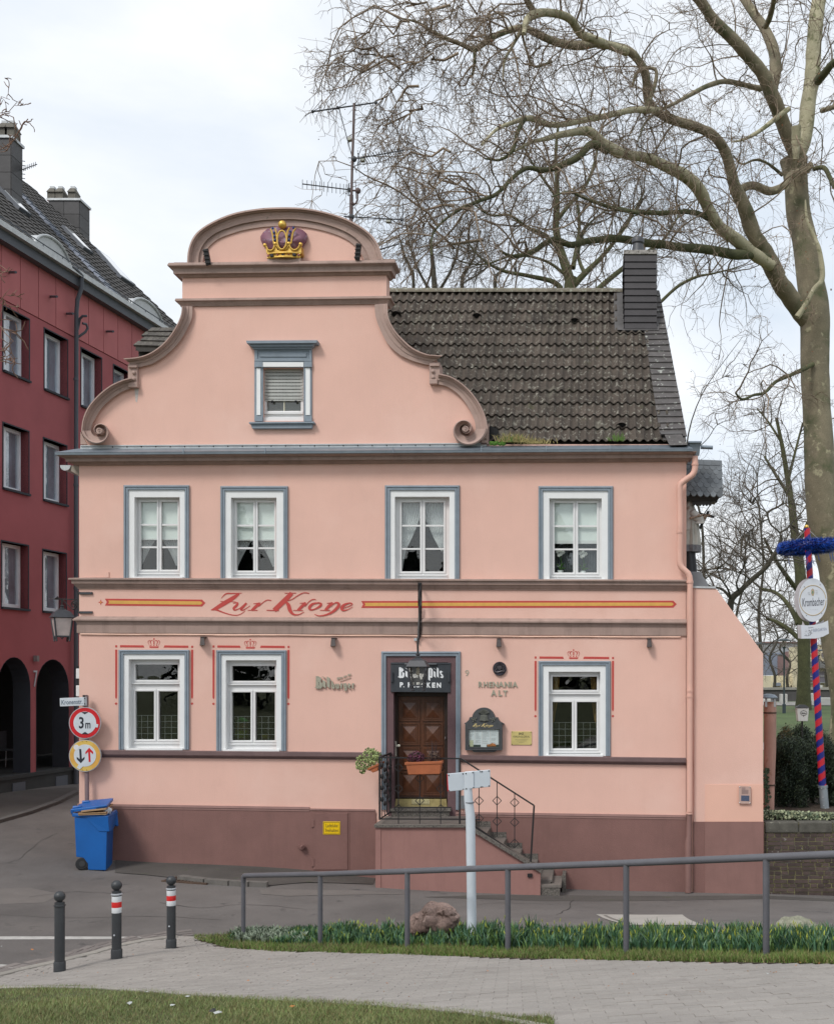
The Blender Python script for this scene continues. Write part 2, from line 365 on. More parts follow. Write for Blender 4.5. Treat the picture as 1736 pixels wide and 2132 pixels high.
kerbm = mat('kerb_concrete',(0.30,0.28,0.25),0.85,0.12,4,0.4,90,objr=0.1,fine=0.12)
soil = mat('soil',(0.055,0.038,0.026),0.95,0.3,9,0.9,40,fine=0.3)
turf = mat('turf_ground',(0.075,0.085,0.03),0.95,0.3,3,0.8,60,fine=0.3,spots=[((0.11,0.09,0.05),2.2,0.55,0.7)])
parkturf = mat('park_lawn',(0.075,0.115,0.035),0.95,0.25,0.6,0.4,10,fine=0.3,fscale=14,spots=[((0.10,0.11,0.045),0.25,0.5,0.65)])
roadwhite = mat('road_marking',(0.42,0.41,0.39),0.8,0.15,8,fine=0.2)
# base terrain reaching the horizon
def base_z(x,y):
    if y > 20.35 and x > -9.2: return Zp(y) - 0.03 if x > 3.0 else -4.3
    z = T(min(max(x,-18),8),min(max(y,-4),36)) - 0.06
    if y > 36: k = min(1,(y - 36) / 30); z = z * (1 - k) + Zp(y) * k
    if y < -4: k = min(1,(-4 - y) / 40); z = z * (1 - k) - 1.7 * k
    return z
gx = np.unique(np.r_[np.arange(-20,12,0.5),np.linspace(-900,-20,14),np.linspace(12,900,14),[3.0,3.02]]); gy = np.unique(np.r_[np.arange(-6,38,0.5),np.linspace(-700,-6,10),np.linspace(38,1600,18),[20.34,20.36]])
mb = MB(); mb.add([(x,y,base_z(x,y)) for y in gy for x in gx],[(j * len(gx) + i,j * len(gx) + i + 1,(j + 1) * len(gx) + i + 1,(j + 1) * len(gx) + i) for j in range(len(gy) - 1) for i in range(len(gx) - 1)])
mb.build('ground',turf,fix=False,kind='structure',smooth=60)
# edges measured in the photograph
kerb_line = [G(u,v) for u,v in [(-60,2052),(0,2033),(76,2015),(170,1997),(235,1976),(300,1962),(370,1953),(435,1950)]]
bed_low = [G(u,v) for u,v in [(435,1950),(413,1961),(473,1978),(568,1985),(650,1986),(921,1995),(1250,2004),(1736,2012),(1860,2014)]]
grass_edge = [G(u,v) for u,v in [(-60,2064),(0,2063),(151,2061),(265,2069),(378,2078),(492,2087),(643,2095),(855,2107),(1079,2131)]] + [Vector((0.2,5.6,0)),Vector((4.0,3.6,0))]
bed_up = [G(u,v) for u,v in [(435,1952),(492,1945),(600,1940),(760,1936),(900,1938),(1150,1947),(1400,1951),(1736,1953),(1860,1953)]]
street_poly = [(-19,14),(-10,12.0)] + [(p.x,p.y) for p in kerb_line] + [(p.x,p.y) for p in bed_up[1:]] + [(8,11.5),(8,19.98),(3.1,19.98),(1.5,20.3),(-9.2,20.3),(-9.2,36),(-19,36)]
sheet('street',street_poly,0.0,asphalt,0.5)
path_poly = [(p.x,p.y) for p in kerb_line] + [(p.x,p.y) for p in bed_low[1:]] + [(7.9,6),(7.9,3.0)] + [(p.x,p.y) for p in reversed(grass_edge)]
path = sheet('path',path_poly,0.004,sand,0.4)
lawn_poly = [(p.x,p.y) for p in grass_edge] + [(4.0,1.5),(-9.5,1.5)]
sheet('lawn_soil',lawn_poly,0.03,turf,0.5)
bed_poly = [(p.x,p.y) for p in bed_low] + [(p.x,p.y) for p in reversed(bed_up)]
sheet('flower_bed_soil',bed_poly,0.022,soil,0.3)
# footway along the inn: a darker strip with its own low kerb
fw = [G(u,v) for u,v in [(240,1818),(300,1822),(365,1829),(372,1832),(480,1842),(560,1845),(640,1838),(776,1842)]]
fw_poly = [(p.x,p.y) for p in fw] + [(-3.9,20.02),(-8.6,20.02)]
sheet('pavement',fw_poly,0.012,asphalt_d,0.3)
gr = thing('street_drain',G(400,1834),'rusty iron drain grate sunk in the asphalt beside the pavement by the inn','drain')
q0 = G(352,1831); q1 = G(445,1838); ax = (q1 - q0); ax.z = 0; L0 = ax.length; ax.normalize(); ay = Vector((-ax.y,ax.x,0))
rust = mat('rusty_grate',(0.075,0.045,0.03),0.8,0.3,12)
for i in range(12):
    c = q0 + ax * (L0 * (i + .5) / 12); MB().obox((c.x,c.y,T(c.x,c.y) + 0.012),ax * 0.018,ay * 0.16,(0,0,0.012)).build('bar',rust,gr)
mb = MB()
for sgn in (-1,1): 
    c = q0 + ax * L0 / 2 + ay * 0.18 * sgn; mb.obox((c.x,c.y,T(c.x,c.y) + 0.008),ax * L0 / 2,ay * 0.02,(0,0,0.016))
mb.build('frame',rust,gr)
kerb_d = mat('old_kerb',(.13,.12,.11),.9,.2,5,.4,80,fine=.2)
kb = [G(u,v) for u,v in [(375,1832),(430,1839),(480,1843),(520,1845),(558,1846)]]
for i in range(4):
    a,b = kb[i],kb[i + 1]; c = (a + b) / 2; dr = (b - a); MB().obox((c.x,c.y,T(c.x,c.y) + 0.03),dr / 2 * 0.97,Vector((-dr.y,dr.x,0)).normalized() * 0.07,(0,0,0.05)).build('kerb_stone',kerb_d,kind='structure')
# curved kerb of the path and the row of flush blocks outside it, stone by stone
def along(line,step):
    A = np.array([p[:2] for p in line]); d = np.r_[0,np.cumsum(np.linalg.norm(np.diff(A,axis=0),axis=1))]
    s = np.arange(0,d[-1],step); return [Vector((np.interp(t,d,A[:,0]),np.interp(t,d,A[:,1]))) for t in s]
kroot = thing('path_kerb',(kerb_line[3].x,kerb_line[3].y,kerb_line[3].z),'curved flush concrete kerb between the asphalt street and the grey paved path','kerb'); kroot['kind'] = 'structure'
pts = along(kerb_line,0.5)
for a,b in zip(pts[:-1],pts[1:]):
    c = (a + b) / 2; dr = Vector((b.x - a.x,b.y - a.y,T(b.x,b.y) - T(a.x,a.y))); nn = Vector((-dr.y,dr.x,0)).normalized()
    MB().obox((c.x,c.y,T(c.x,c.y) - 0.06),dr * 0.492,nn * 0.06,(0,0,0.10)).build('kerb_stone',kerbm,kroot,bevel=0.006,bseg=1)
cob = []
for k in range(3):
    off = 0.13 + 0.115 * k; pts = along(kerb_line,0.21)
    for a,b in zip(pts[:-1],pts[1:]):
        dr = (b - a); nn = Vector((-dr.y,dr.x)).normalized(); c = (a + b) / 2 + nn * off; cob.append((c,dr,nn))
mb = MB()
for c,dr,nn in cob:
    mb.obox((c.x,c.y,T(c.x,c.y) - 0.025 + random.uniform(-.002,.002)),(dr.x * .48,dr.y * .48,0),(nn.x * .052,nn.y * .052,0),(0,0,0.035))
mb.build('gutter_blocks',mat('gutter_block',(0.17,0.15,0.14),0.85,0.1,3,0.4,90,island=0.15,fine=0.15),kroot,kind='stuff')
# edging along the lawn
mb = MB(); pts = along(grass_edge,1.0)
for a,b in zip(pts[:-1],pts[1:]):
    c = (a + b) / 2; dr = Vector((b.x - a.x,b.y - a.y,T(b.x,b.y) - T(a.x,a.y))); nn = Vector((-dr.y,dr.x,0)).normalized(); 
    MB().obox((c.x,c.y,T(c.x,c.y) - 0.05),dr * 0.496,nn * 0.03,(0,0,0.092)).build('edging_stone',kerbm,path)
# paving blocks, running bond, 20 x 10 cm
ang = math.radians(4); ca,sa = math.cos(ang),math.sin(ang); PB = []
for r in range(-10,140):
    for c in range(-60,60):
        X = c * 0.2022 + (0.1011 if r % 2 else 0); Y = r * 0.103; x = X * ca - Y * sa - 1.0; y = X * sa + Y * ca + 5.0
        if -8 < x < 5.3 and 5.5 < y < 16 and inside(path_poly,x,y): PB.append((x,y))
def seen_size(x,y):
    z = T(x,y); u = CX + x / y * F; v = CV - z / y * F
    return (1 / y) if (-10 < u < 1746 and v < 2140) else 0
PB.sort(key=lambda p: -seen_size(*p))
def slopeM(x,y,a,lift):
    z = T(x,y); nx = (T(x + .2,y) - z) / .2; ny = (T(x,y + .2) - z) / .2
    ex = Vector((math.cos(a),math.sin(a),0)); ex.z = ex.x * nx + ex.y * ny; ex.normalize(); nz = Vector((-nx,-ny,1)).normalized(); ey = nz.cross(ex)
    M = Matrix((ex,ey,nz)).transposed().to_4x4(); M.translation = Vector((x,y,z + lift)); return M
blk = MB().box(-.1008,.1008,-.0488,.0488,-.03,0); bme = blk.build('paving_stone',paver,path,shift=False); bme.location = (0,0,0); bm0 = bme.data
# chamfer baked into the shared mesh
bm = bmesh.new(); bm.from_mesh(bm0); bmesh.ops.bevel(bm,geom=[e for e in bm.edges if all(v.co.z > -0.001 for v in e.verts)],offset=0.0025,segments=1,affect='EDGES'); bm.to_mesh(bm0); bm.free()
first = True
for (x,y) in PB[:300]:
    M = slopeM(x,y,ang + random.uniform(-.012,.012),0.026 + random.uniform(-.003,.003))
    if first: bme.matrix_local = M; first = False
    else: sub('paving_stone',bm0,paver,path,M)
mb = MB(); bv = [v.co.copy() for v in bm0.vertices]; bf = [tuple(p.vertices) for p in bm0.polygons]
for (x,y) in PB[300:]:
    M = slopeM(x,y,ang + random.uniform(-.012,.012),0.026 + random.uniform(-.003,.003)); mb.add([M @ v for v in bv],bf)
mb.build('paving_stones',paver_s,path,kind='stuff',fix=False)
# road markings
def patch(name,uv,m,lift,kind='structure',label=None,par=None):
    return sheet(name,[tuple(G(u,v)[:2]) for u,v in uv],lift,m,0.3,label=label,kind=kind,parent=par)
patch('road_marking',[(-40,1950.5),(303,1951),(303,1956),(-40,1957)],roadwhite,0.004)
patch('road_marking',[(311,1949),(340,1950),(349,1955),(316,1955)],roadwhite,0.004)
patch('road_marking',[(-40,1992),(0,2008),(25,2010),(52,2018),(-40,2026),(-40,1985)][:5],roadwhite,0.004)
patch('cover_slab',[(1240,1904),(1420,1905),(1463,1927),(1302,1926)],mat('cover_concrete',(0.36,0.34,0.31),0.85,0.08,3,fine=0.15),0.006)
patch('cover_slab',[(1255,1906.5),(1262,1906.5),(1316,1924.5),(1307,1924.5)],mat('cover_joint',(0.17,0.155,0.14),0.85,0.08,3),0.010)
patch('asphalt_patch',[(880,1868),(1130,1876),(1600,1872),(1736,1877),(1736,1872),(1590,1865),(1180,1864),(1000,1864)],asphalt_d,0.004)
patch('asphalt_patch',[(540,1852),(760,1855),(850,1862),(600,1866),(545,1862)],mat('asphalt_light',(0.15,0.135,0.125),0.9,0.12,2,0.5,90,fine=0.25),0.004)
patch('pavement',[(-60,1655),(160,1640),(163,1652),(120,1672),(60,1695),(0,1712),(-60,1728)],asphalt_d,0.010)
for i,((a,b),(c,d)) in enumerate([((-40,1722),(0,1711)),((0,1711),(60,1694)),((60,1694),(118,1673)),((118,1673),(163,1651))]):
    p,q = G(a,b),G(c,d); dr = q - p; c0 = (p + q) / 2
    MB().obox((c0.x,c0.y,T(c0.x,c0.y)),dr * 0.495,Vector((-dr.y,dr.x,0)).normalized() * 0.08,(0,0,0.06)).build('kerb_stone',mat('alley_kerb',(0.10,0.095,0.09),.9) if i == 0 else MATS['alley_kerb'],kind='structure')

crackm = mat('crack_filler',(.035,.032,.03),.9)
def crack(uv,w_):
    A = catmull(uv,len(uv) * 4); rc = random.Random(len(uv) + int(uv[0][0])); pts = [G(a,b,.006) for a,b in A]; mb = MB(); vs = []
    for i,p in enumerate(pts):
        q = pts[min(i + 1,len(pts) - 1)] - pts[max(i - 1,0)]; n_ = Vector((-q.y,q.x,0)).normalized(); p = p + n_ * rc.gauss(0,.02); vs += [p + n_ * w_ * rc.uniform(.3,1),p - n_ * w_ * rc.uniform(.3,1)]
    mb.add(vs,[(2 * i,2 * i + 2,2 * i + 3,2 * i + 1) for i in range(len(pts) - 1)]); mb.build('asphalt_crack',crackm,fix=False,kind='structure')
crack([(120,1735),(80,1755),(40,1790),(-10,1800)],.006); crack([(330,1880),(420,1890),(520,1884),(640,1893)],.008); crack([(60,1868),(160,1858),(250,1862)],.008); crack([(1160,1905),(1185,1890),(1192,1874)],.010); crack([(980,1885),(1050,1880),(1150,1884)],.007); crack([(0,1905),(140,1912),(300,1908),(460,1915)],.006)
patch('asphalt_patch',[(-40,1852),(60,1848),(130,1862),(90,1880),(-40,1884)],MATS['asphalt_light'],0.003)
# ================================================================== THE INN
inn = thing('inn',(FP(800,0).x,20.0,-3.7),'two-storey salmon pink inn with a scrolled baroque gable, crown emblem and dark tiled roof','inn')
# gable outline, outer and inner edge of its coping (pixels)
archO = [(389.6,549),(391.6,523),(400,498),(414.5,479.6),(443.7,460.8),(485,444),(531,435),(572.8,431.7),(627,432.5),(672.7,440),(714.4,452.5),(747.7,469.2),(772.7,487.9),(787.2,508.7),(793.5,527.4),(797.6,541)]
archI = [(413.5,552),(415,528),(425,506.6),(439.5,492),(458,481),(498,467),(540,459),(572.8,456.7),(620,456.7),(662,463),(700,474),(728,487),(748,503),(760,519),(766.4,533),(770.6,546)]
lcO = [(379,637),(377,654.5),(368.7,675.3),(354.2,698.2),(335.4,719),(310.5,735.7),(285.5,743.5),(257,746)]
lcI = [(401.2,638),(400,660.7),(389.6,685.7),(372.9,712.8),(348,737.7),(318.8,756.5),(300,762),(283,766)]
rcO = [(807,632),(808.5,660),(821.8,687),(842.6,710),(863.5,726.7),(888.4,737),(905,739),(921.7,740)]
rcI = [(779.8,633.7),(782.3,660.7),(793.5,690),(808,716.3),(830,737),(855,749.6),(875,756),(893,760)]
lsO = [(273,786),(252.2,791.9),(227.2,804.4),(202.2,825.2),(183.5,848),(173,873),(169.7,898)]
lsI = [(282,806.4),(256.3,814.8),(231.3,831.4),(210.5,852.2),(198,873),(191.5,887),(190,898)]
rsO = [(913.4,777.5),(938.4,783.8),(963.4,799.6),(984,820.4),(1000.9,845.4),(1011.3,870.4),(1015,893)]
rsI = [(909,799.6),(930,804.6),(950.9,818.3),(967.5,837),(980,857.9),(988,878),(990,893)]
mid = lambda A,B,t=0.45: [tuple((a + (b - a) * t)[:2]) for a,b in zip(catmull(A,14),catmull(B,14))]
outline = [(165.5,2010),(165.5,935),(176,925)] + mid(lsO,lsI)[::-1] + [(270,784),(270,760)] + mid(lcO,lcI)[::-1] + [(380,630),(380,560),(400,548)] + mid(archO,archI) + [(804.5,560),(804.5,630)] + mid(rcO,rcI) + [(913,760),(913,784)] + mid(rsO,rsI) + [(1008,925),(1428,925),(1428,2010)]
WR = [  # windows: blue surround, white border, reveal, glass columns (x pairs), glass rows (y), style
 dict(s=(257.8,1010,394.5,1204),w=(267.7,1020,385,1203),r=(280.4,1035,374.6,1203),gx=[(293.5,326.9),(336.5,369.9)],gy=[(1045,1090.8),(1094.5,1137.5),(1141.2,1186.2)],st='blindswag'),
 dict(s=(459.2,1012,599.5,1206),w=(468.4,1022,590,1205),r=(481.1,1036,575.7,1205),gx=[(493,527.6),(536.8,571)],gy=[(1046.3,1092.3),(1096,1139.5),(1143.2,1188.2)],st='blindswag'),
 dict(s=(801.3,1010.4,956.7,1208),w=(812.2,1021,946.3,1208),r=(821.8,1034,935.4,1208),gx=[(836.1,874.4),(884.9,923.2)],gy=[(1046.1,1092.7),(1096.2,1141),(1144.5,1189.8)],st='swag'),
 dict(s=(1120.4,1012,1275.8,1207.5),w=(1130,1022.2,1264.9,1207.5),r=(1143,1037.4,1251.9,1207.5),gx=[(1153.9,1192.6),(1203,1241.8)],gy=[(1047,1093.6),(1097.1,1142),(1145.4,1192)],st='blindlace'),
 dict(s=(247.4,1352.8,394.5,1560.8),w=(257.4,1362,384.5,1560.6),r=(268.4,1372.7,374.6,1560.6),gx=[(282.4,321),(330.9,370.6)],gy=[(1439.5,1539.6)],top=(282.4,1383.8,370.6,1415.6),st='lead'),
 dict(s=(450.5,1353.6,596.4,1563.5),w=(460.4,1362.8,585.6,1563),r=(470.4,1374.7,575.7,1563),gx=[(483.1,522),(532,572.5)],gy=[(1441.5,1541.6)],top=(483.1,1386.6,572.5,1417.6),st='lead2'),
 dict(s=(1120.2,1376,1270.5,1574),w=(1129.7,1385.4,1260.3,1574),r=(1141.8,1398.6,1248.9,1574),gx=[(1149.8,1189.9),(1200.5,1241.4)],gy=[(1461.8,1558.4)],top=(1149.8,1408.9,1242,1436.5),st='leadcurt')]
GWIN = (547.8,764.8,632.3,876.4)
def rect(u0,v0,u1,v1): return [(u0,v0),(u1,v0),(u1,v1),(u0,v1)]
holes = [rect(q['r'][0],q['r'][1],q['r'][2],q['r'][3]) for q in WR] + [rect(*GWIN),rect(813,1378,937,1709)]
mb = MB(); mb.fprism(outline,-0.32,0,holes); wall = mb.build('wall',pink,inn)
tag(wall,'smooth salmon pink stucco front wall with shaped gable')
# sides, back and ceiling keep the rooms dark
xL,xR = FP(165.5,0).x,FP(1428,0).x
mb = MB(); mb.box(xL,xL + .3,20.32,27,-4.5,4.1); mb.box(xR - .3,xR,20.32,27,-4.5,4.1); mb.box(xL,xR,27,27.3,-4.5,4.1); mb.build('side_wall',pink,inn)
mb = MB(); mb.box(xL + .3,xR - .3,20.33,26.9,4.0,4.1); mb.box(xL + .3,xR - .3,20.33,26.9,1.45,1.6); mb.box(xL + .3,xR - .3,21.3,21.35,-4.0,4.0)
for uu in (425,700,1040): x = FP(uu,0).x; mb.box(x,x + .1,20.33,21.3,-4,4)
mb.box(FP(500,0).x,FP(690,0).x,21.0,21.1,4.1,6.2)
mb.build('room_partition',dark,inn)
# ---- coping and volutes
cop = [(0.0,-0.45),(0.0,0.17),(0.13,0.175),(0.15,0.13),(0.32,0.11),(0.35,0.075),(0.58,0.075),(0.60,0.07),(1.0,0.065),(1.0,0.0)]
mb = MB()
mb.sweep(catmull(archO,70),catmull(archI,70),cop)
ii = catmull(archI,60); cx_,cy_ = 592,600
jj = [(p[0] + (cx_ - p[0]) * 0.05,p[1] + (cy_ - p[1]) * 0.10) for p in ii]
mb.sweep(ii,jj,[(0,0.07),(0,0.03),(1,0.028),(1,0)])
cop2 = [(0.0,-0.42),(0.0,0.20),(0.10,0.20),(0.14,0.15),(0.30,0.13),(0.34,0.09),(0.62,0.085),(0.64,0.07),(1.0,0.065),(1.0,0.0)]
for A,B in ((lcO,lcI),(rcO,rcI),(lsO,lsI),(rsO,rsI)): mb.sweep(catmull(A,40),catmull(B,40),cop2)
mb.build('coping',mauve_l,inn,smooth=35)
def volute(cu,cv,sgn):
    mb = MB(); k = 0.197; R0 = 47.0 if sgn > 0 else 37.5; n = 110; A = []; B = []
    R0 = 46.5 if sgn > 0 else 37.0
    for i in range(n):
        ph = i / (n - 1) * 3.9 * math.pi; r = R0 * math.exp(-k * ph); r2 = R0 * math.exp(-k * (ph + 2 * math.pi)) if True else 0
        r = max(r,3.0); ang_ = ph; A.append((cu + sgn * r * math.cos(ang_),cv + r * math.sin(ang_))); B.append((cu + sgn * r * .46 * math.cos(ang_),cv + r * .46 * math.sin(ang_)))
    vs = []; prof = [(0,0.0),(0,0.20),(0.16,0.225),(0.30,0.21),(0.42,0.15),(0.75,0.115),(1.0,0.10)]; kk = len(prof)
    for i,(a,b) in enumerate(zip(A,B)):
        lift = 0.10 * i / n
        for t,o in prof: vs.append(FP(a[0] + (b[0] - a[0]) * t,a[1] + (b[1] - a[1]) * t,(o + lift) if o else 0))
    mb.add(vs,[(i * kk + j,i * kk + j + 1,(i + 1) * kk + j + 1,(i + 1) * kk + j) for i in range(n - 1) for j in range(kk - 1)])
    c = FP(cu,cv,0); mb2 = []
    disc = [(cu + 6.2 * math.cos(a),cv + 6.2 * math.sin(a)) for a in np.linspace(0,2 * math.pi,24,endpoint=False)]; mb.fprism(disc,0,0.30)
    disc = [(cu + 1.6 * math.cos(a),cv + 1.6 * math.sin(a)) for a in np.linspace(0,2 * math.pi,10,endpoint=False)]; mb.fprism(disc,0.30,0.315)
    mb.build('volute',mauve_l,inn,smooth=40,fix=True)
volute(968.5,892.5,1); volute(206.7,896.5,-1)
for (a,b,sgn) in ((893.4,915.5,1),(266.7,286.3,-1)):
    mb = MB()
    v0 = 754 if sgn > 0 else 757; v1 = 799 if sgn > 0 else 806
    mb.frect(a,v0,b,v1 - 6,-0.3,0.08); mb.frect(a + 1,v0 + 2,b - 1,v0 + 8,0.08,0.12); mb.frect(a,v1 - 10,b - 5 if sgn > 0 else b,v1,0.0,0.11)
    c0 = (a + b) / 2 - 3 * sgn
    for vv in (v0 + 19,v0 + 32): mb.ball(FP(c0,vv,0.09),0.035)
    mb.build('console_block',mauve_l,inn,bevel=0.01)
mb = MB(); mb.fprism([(168,925),(168,899),(182,925)],-0.3,0.02); mb.build('volute_foot',mauve_l,inn); mb = MB(); mb.fprism([(1017,925),(1017,880),(1003,915),(1000,925)],-0.3,0.05); mb.build('volute_foot',mauve_l,inn)
# ---- the two cornices of the gable
mb = MB(); mb.mould(379,550,805,544,[(-3,0),(-3,0.17),(1,0.19),(3,0.19),(9,0.13),(11,0.12),(20,0.11),(21,0.07),(26,0.04),(28.5,0.02),(28.5,0)])
mb.build('gable_cornice',mauve,inn)
mb = MB(); mb.mould(380,623,805,617.5,[(-1.5,0),(-1.5,0.09),(3,0.10),(6,0.06),(8,0.055),(13,0.03),(15,0.025),(15,0)]); mb.build('gable_string',mauve,inn)
mb = MB()
for (a,b,vt) in ((362,397,546),(786,822,539)): mb.frect(a,vt,b,vt + 6,-0.35,0.16); mb.frect(a + 3,vt + 6,b - 3,vt + 12,-0.35,0.13)
mb.build('cornice_end_block',mauve,inn,bevel=0.01)
# ---- main cornice, box gutter and flashing
mb = MB(); mb.mould(165.5,947.5,1428,939.5,[(0,0.02),(0,0.27),(1.6,0.265),(2.4,0.24),(5.2,0.20),(6,0.17),(13.4,0.165),(13.6,0.10),(18,0.07),(20.5,0.04),(21.5,0.03),(21.5,0)],R=0.6); mb.build('cornice',mauve,inn)
gut = MB(); gut.mould(165.5,947.5,1428,939.5,[(-14,-0.1),(-13.5,0.02),(-6.2,0.29),(-5.6,0.305),(-5.0,0.30),(-0.4,0.295),(0,0.28),(0,0.05)],R=0.3); gut.build('gutter',zinc,inn)
mb = MB()
for uu in (381,551,817,1001,1136,1268,1350): mb.frect(uu,934.5 - (uu - 165) * .0063,uu + 2,947 - (uu - 165) * .0063,0.295,0.312)
mb.build('gutter_joint',zinc,inn)
mb = MB(); mb.fprism([(168,928),(1013,923),(1013,932),(168,935.5)],0,0.03); mb.fprism([(168,927),(1013,922),(1013,924),(168,929)],0.03,0.05); fl = mb.build('flashing',zinc_l,inn)
sc_me = None
for i in range(27):
    u = 205 + i * 30.0
    if 185 < u < 232 or 948 < u < 1000: continue
    mb = MB(); mb.ball(FP(u,931.0 - (u - 168) * 0.0055,0.032),0.012,6,4); mb.build('screw',dark,fl)
# ---- string courses
mb = MB(); mb.mould(165.5,1203.2,1428,1207.2,[(-0.5,0),(0,0.12),(0.6,0.135),(3.4,0.135),(4.0,0.10),(11.5,0.095),(12,0.075),(18,0.045),(20.5,0.025),(22.5,0.02),(22.5,0)],R=0.3); mb.build('string_course',mauve,inn)
mb = MB(); mb.mould(165.5,1283,1428,1289,[(0,0),(0.5,0.02),(5.4,0.075),(6,0.085),(8.8,0.085),(9.5,0.05),(13,0.035),(15.5,0.03),(18.3,0.022),(18.5,0.03),(34.6,0.03),(35,0.0)],R=0.0); mb.build('string_course',mauve,inn)
mb = MB(); mb.tube([FP(u,1320.2 + (u - 165) * 0.0052 + math.sin(u * .03) * .35,0.02) for u in range(168,1426,12)],0.014,6); mb.build('cable',mat('pink_cable',(0.86,0.56,0.44),.6),inn,smooth=60)
silm = mat('sill_paint',(0.17,0.11,0.108),0.6,0.12,5,0.1,60,fine=0.05)
silp = [(0,0),(0.3,0.08),(1.5,0.095),(9.5,0.09),(11.8,0.075),(12.2,0.03),(16,0.015),(16,0)]
mb = MB(); mb.mould(165.5,1560.5,793,1566.2,silp,L=.3,R=0); mb.mould(958,1571.5,1427,1577.5,silp,L=0,R=0); mb.build('sill_course',silm,inn)
pb = [(0,0),(0.4,0.035),(5,0.04),(6.5,0.03),(9.5,0.028),(10,0.02),(10,0)]
mb = MB(); mb.mould(165.5,1673,645,1680,pb,L=0.5,R=0); mb.mould(645,1683,781,1685,[(0,0),(0.4,0.03),(4,0.03),(5,0.0)],L=0,R=0); mb.mould(949,1690,1427,1697,pb,L=0,R=0); mb.build('plinth_band',mat('plinth_band_paint',(0.30,0.175,0.155),.8,.08,4,streak=.1),inn)
mb = MB(); mb.fprism([(165.5,1681),(650,1689),(781,1688),(781,2010),(165.5,2010)],0,0.02); mb.fprism([(949,1699),(1427.5,1706),(1427.5,2010),(949,2010)],0,0.02); mb.build('plinth',plinthm,inn)
mb = MB(); mb.frect(652,1693,723.5,1811,0.018,0.034); hd = mb.build('loading_hatch',plinthm,inn,bevel=0.004); hd['label'] = 'flush plum loading hatch in the plinth'
mb = MB()
for vv in (1714,1796): mb.frect(648,vv - 8,654,vv + 8,0.03,0.045)
mb.build('hinge',plinthm,hd)
mb = MB(); mb.frect(724.8,1692,727,1813,0.018,0.03); mb.frect(780,1690,782,1850,0.018,0.03); mb.build('hatch_stop',plinthm,hd)
mb = MB(); mb.tube([FP(629,1763,0.02),FP(629,1763,0.10)],0.055,12); mb.tube([FP(629,1763,0.10),FP(631,1764,0.13)],0.035,10); mb.sbar(FP(621,1761,0.05),FP(630,1763,0.05),0.05); mb.build('vent_stub',plinthm,inn)
# slight patches and cracks in the stucco of the gable, white scar by the left console
mb = MB(); mb.fprism([(281,786),(287,790),(290,806),(286,838),(283,836),(281,812),(276,800)],0,0.004); mb.build('patch',mat('filler',(0.55,0.50,0.47),.9,.2,20),inn)
mb = MB(); mb.frect(216,1191,227,1202.5,0,0.02); mb.frect(177,1201,217,1202.5,0,0.008); mb.build('cable_duct',pink,inn)
# ---- frieze paint: lettering and stripes
ZK = [[(205,155,4),(235,120,11),(265,103,15),(330,102,13),(422,98,7)],[(395,103,22),(330,150,42),(230,210,46),(150,258,36),(100,277,10)],
 [(95,275,5),(150,274,17),(220,300,13),(300,325,11),(370,332,9),(420,315,8),(458,285,5)],[(195,185,6),(280,188,8),(362,190,5)],
 [(330,205,6),(378,200,15),(370,225,27),(338,258,27),(350,277,15),(400,258,9),(455,212,10)],[(472,203,22),(430,250,27),(412,270,23),(440,277,11),(510,232,6)],
 [(545,210,7),(590,206,11),(622,202,10)],[(612,205,28),(565,245,31),(530,280,26)],[(485,279,7),(590,280,9)],[(600,240,7),(650,195,9),(690,172,10),(735,177,9)],
 [(875,98,7),(995,98,9)],[(950,98,44),(870,180,52),(765,280,50)],[(685,279,9),(815,282,11)],[(1135,101,10),(1080,95,10),(1020,120,10),(950,165,9),(885,182,8)],
 [(880,178,14),(915,225,38),(932,280,38),(965,320,22),(1020,326,11),(1080,297,6)],
 [(1035,205,7),(1100,200,11)],[(1098,200,28),(1055,240,31),(1015,280,26)],[(965,279,7),(1070,282,9)],[(1090,240,7),(1130,190,9),(1170,165,10),(1205,165,9)],
 [(1235,200,12),(1170,213,24),(1137,250,30),(1150,274,18),(1190,268,14),(1245,238,24),(1260,212,24),(1232,200,12)],
 [(1320,205,7),(1385,200,11)],[(1380,200,28),(1338,240,31),(1305,278,26)],[(1250,278,7),(1355,281,9)],[(1360,240,7),(1410,200,13),(1445,208,27),(1440,240,32),(1390,290,27),(1320,325,18),(1240,338,11),(1190,320,7)],
 [(1490,258,8),(1555,236,9),(1590,214,11),(1560,202,13),(1500,225,27),(1477,258,30),(1495,280,20),(1540,272,9),(1595,242,6)]]
ZT = lambda x,y: (420.5 + x * .19684,1215.6 + y * .19684)
mb = MB()
for i,s in enumerate(ZK): mb.stroke(s,0.0045 + i * 0.00025,T=ZT)
let = mb.build('painted_lettering',paintred,inn,fix=False)
let['label'] = 'red painted script reading Zur Krone'
def stripe(a,b,va,vb,left_notch,right_tip):
    red = [(a,va - 7.2),(b,vb - 7.2),(b + 7,vb),(b,vb + 7.2),(a,va + 7.2),(a + 4,va)]
    yel = [(a + 7,va - 3.4),(b - 3,vb - 3.4),(b + 1,vb),(b - 3,vb + 3.4),(a + 7,va + 3.4),(a + 9,va)]
    m = MB(); m.fprism(red,0,0.004); o = m.build('painted_stripe',paintred,inn); m = MB(); m.fprism(yel,0.004,0.0065); m.build('stripe_core',painty,o)
stripe(219,421,1253.6,1255.5,1,1); stripe(752,1401,1258.5,1257.8,1,1)
mb = MB(); mb.fprism([(205,1254),(209,1252.5),(210.5,1248),(212,1252.5),(216,1254),(212,1255.5),(210.5,1260),(209,1255.5)],0,0.004); o = mb.build('painted_star',paintred,inn)
mb = MB(); mb.fprism([(209,1254),(210.5,1252),(212,1254),(210.5,1256)],0.004,0.0065); mb.build('star_core',painty,o)
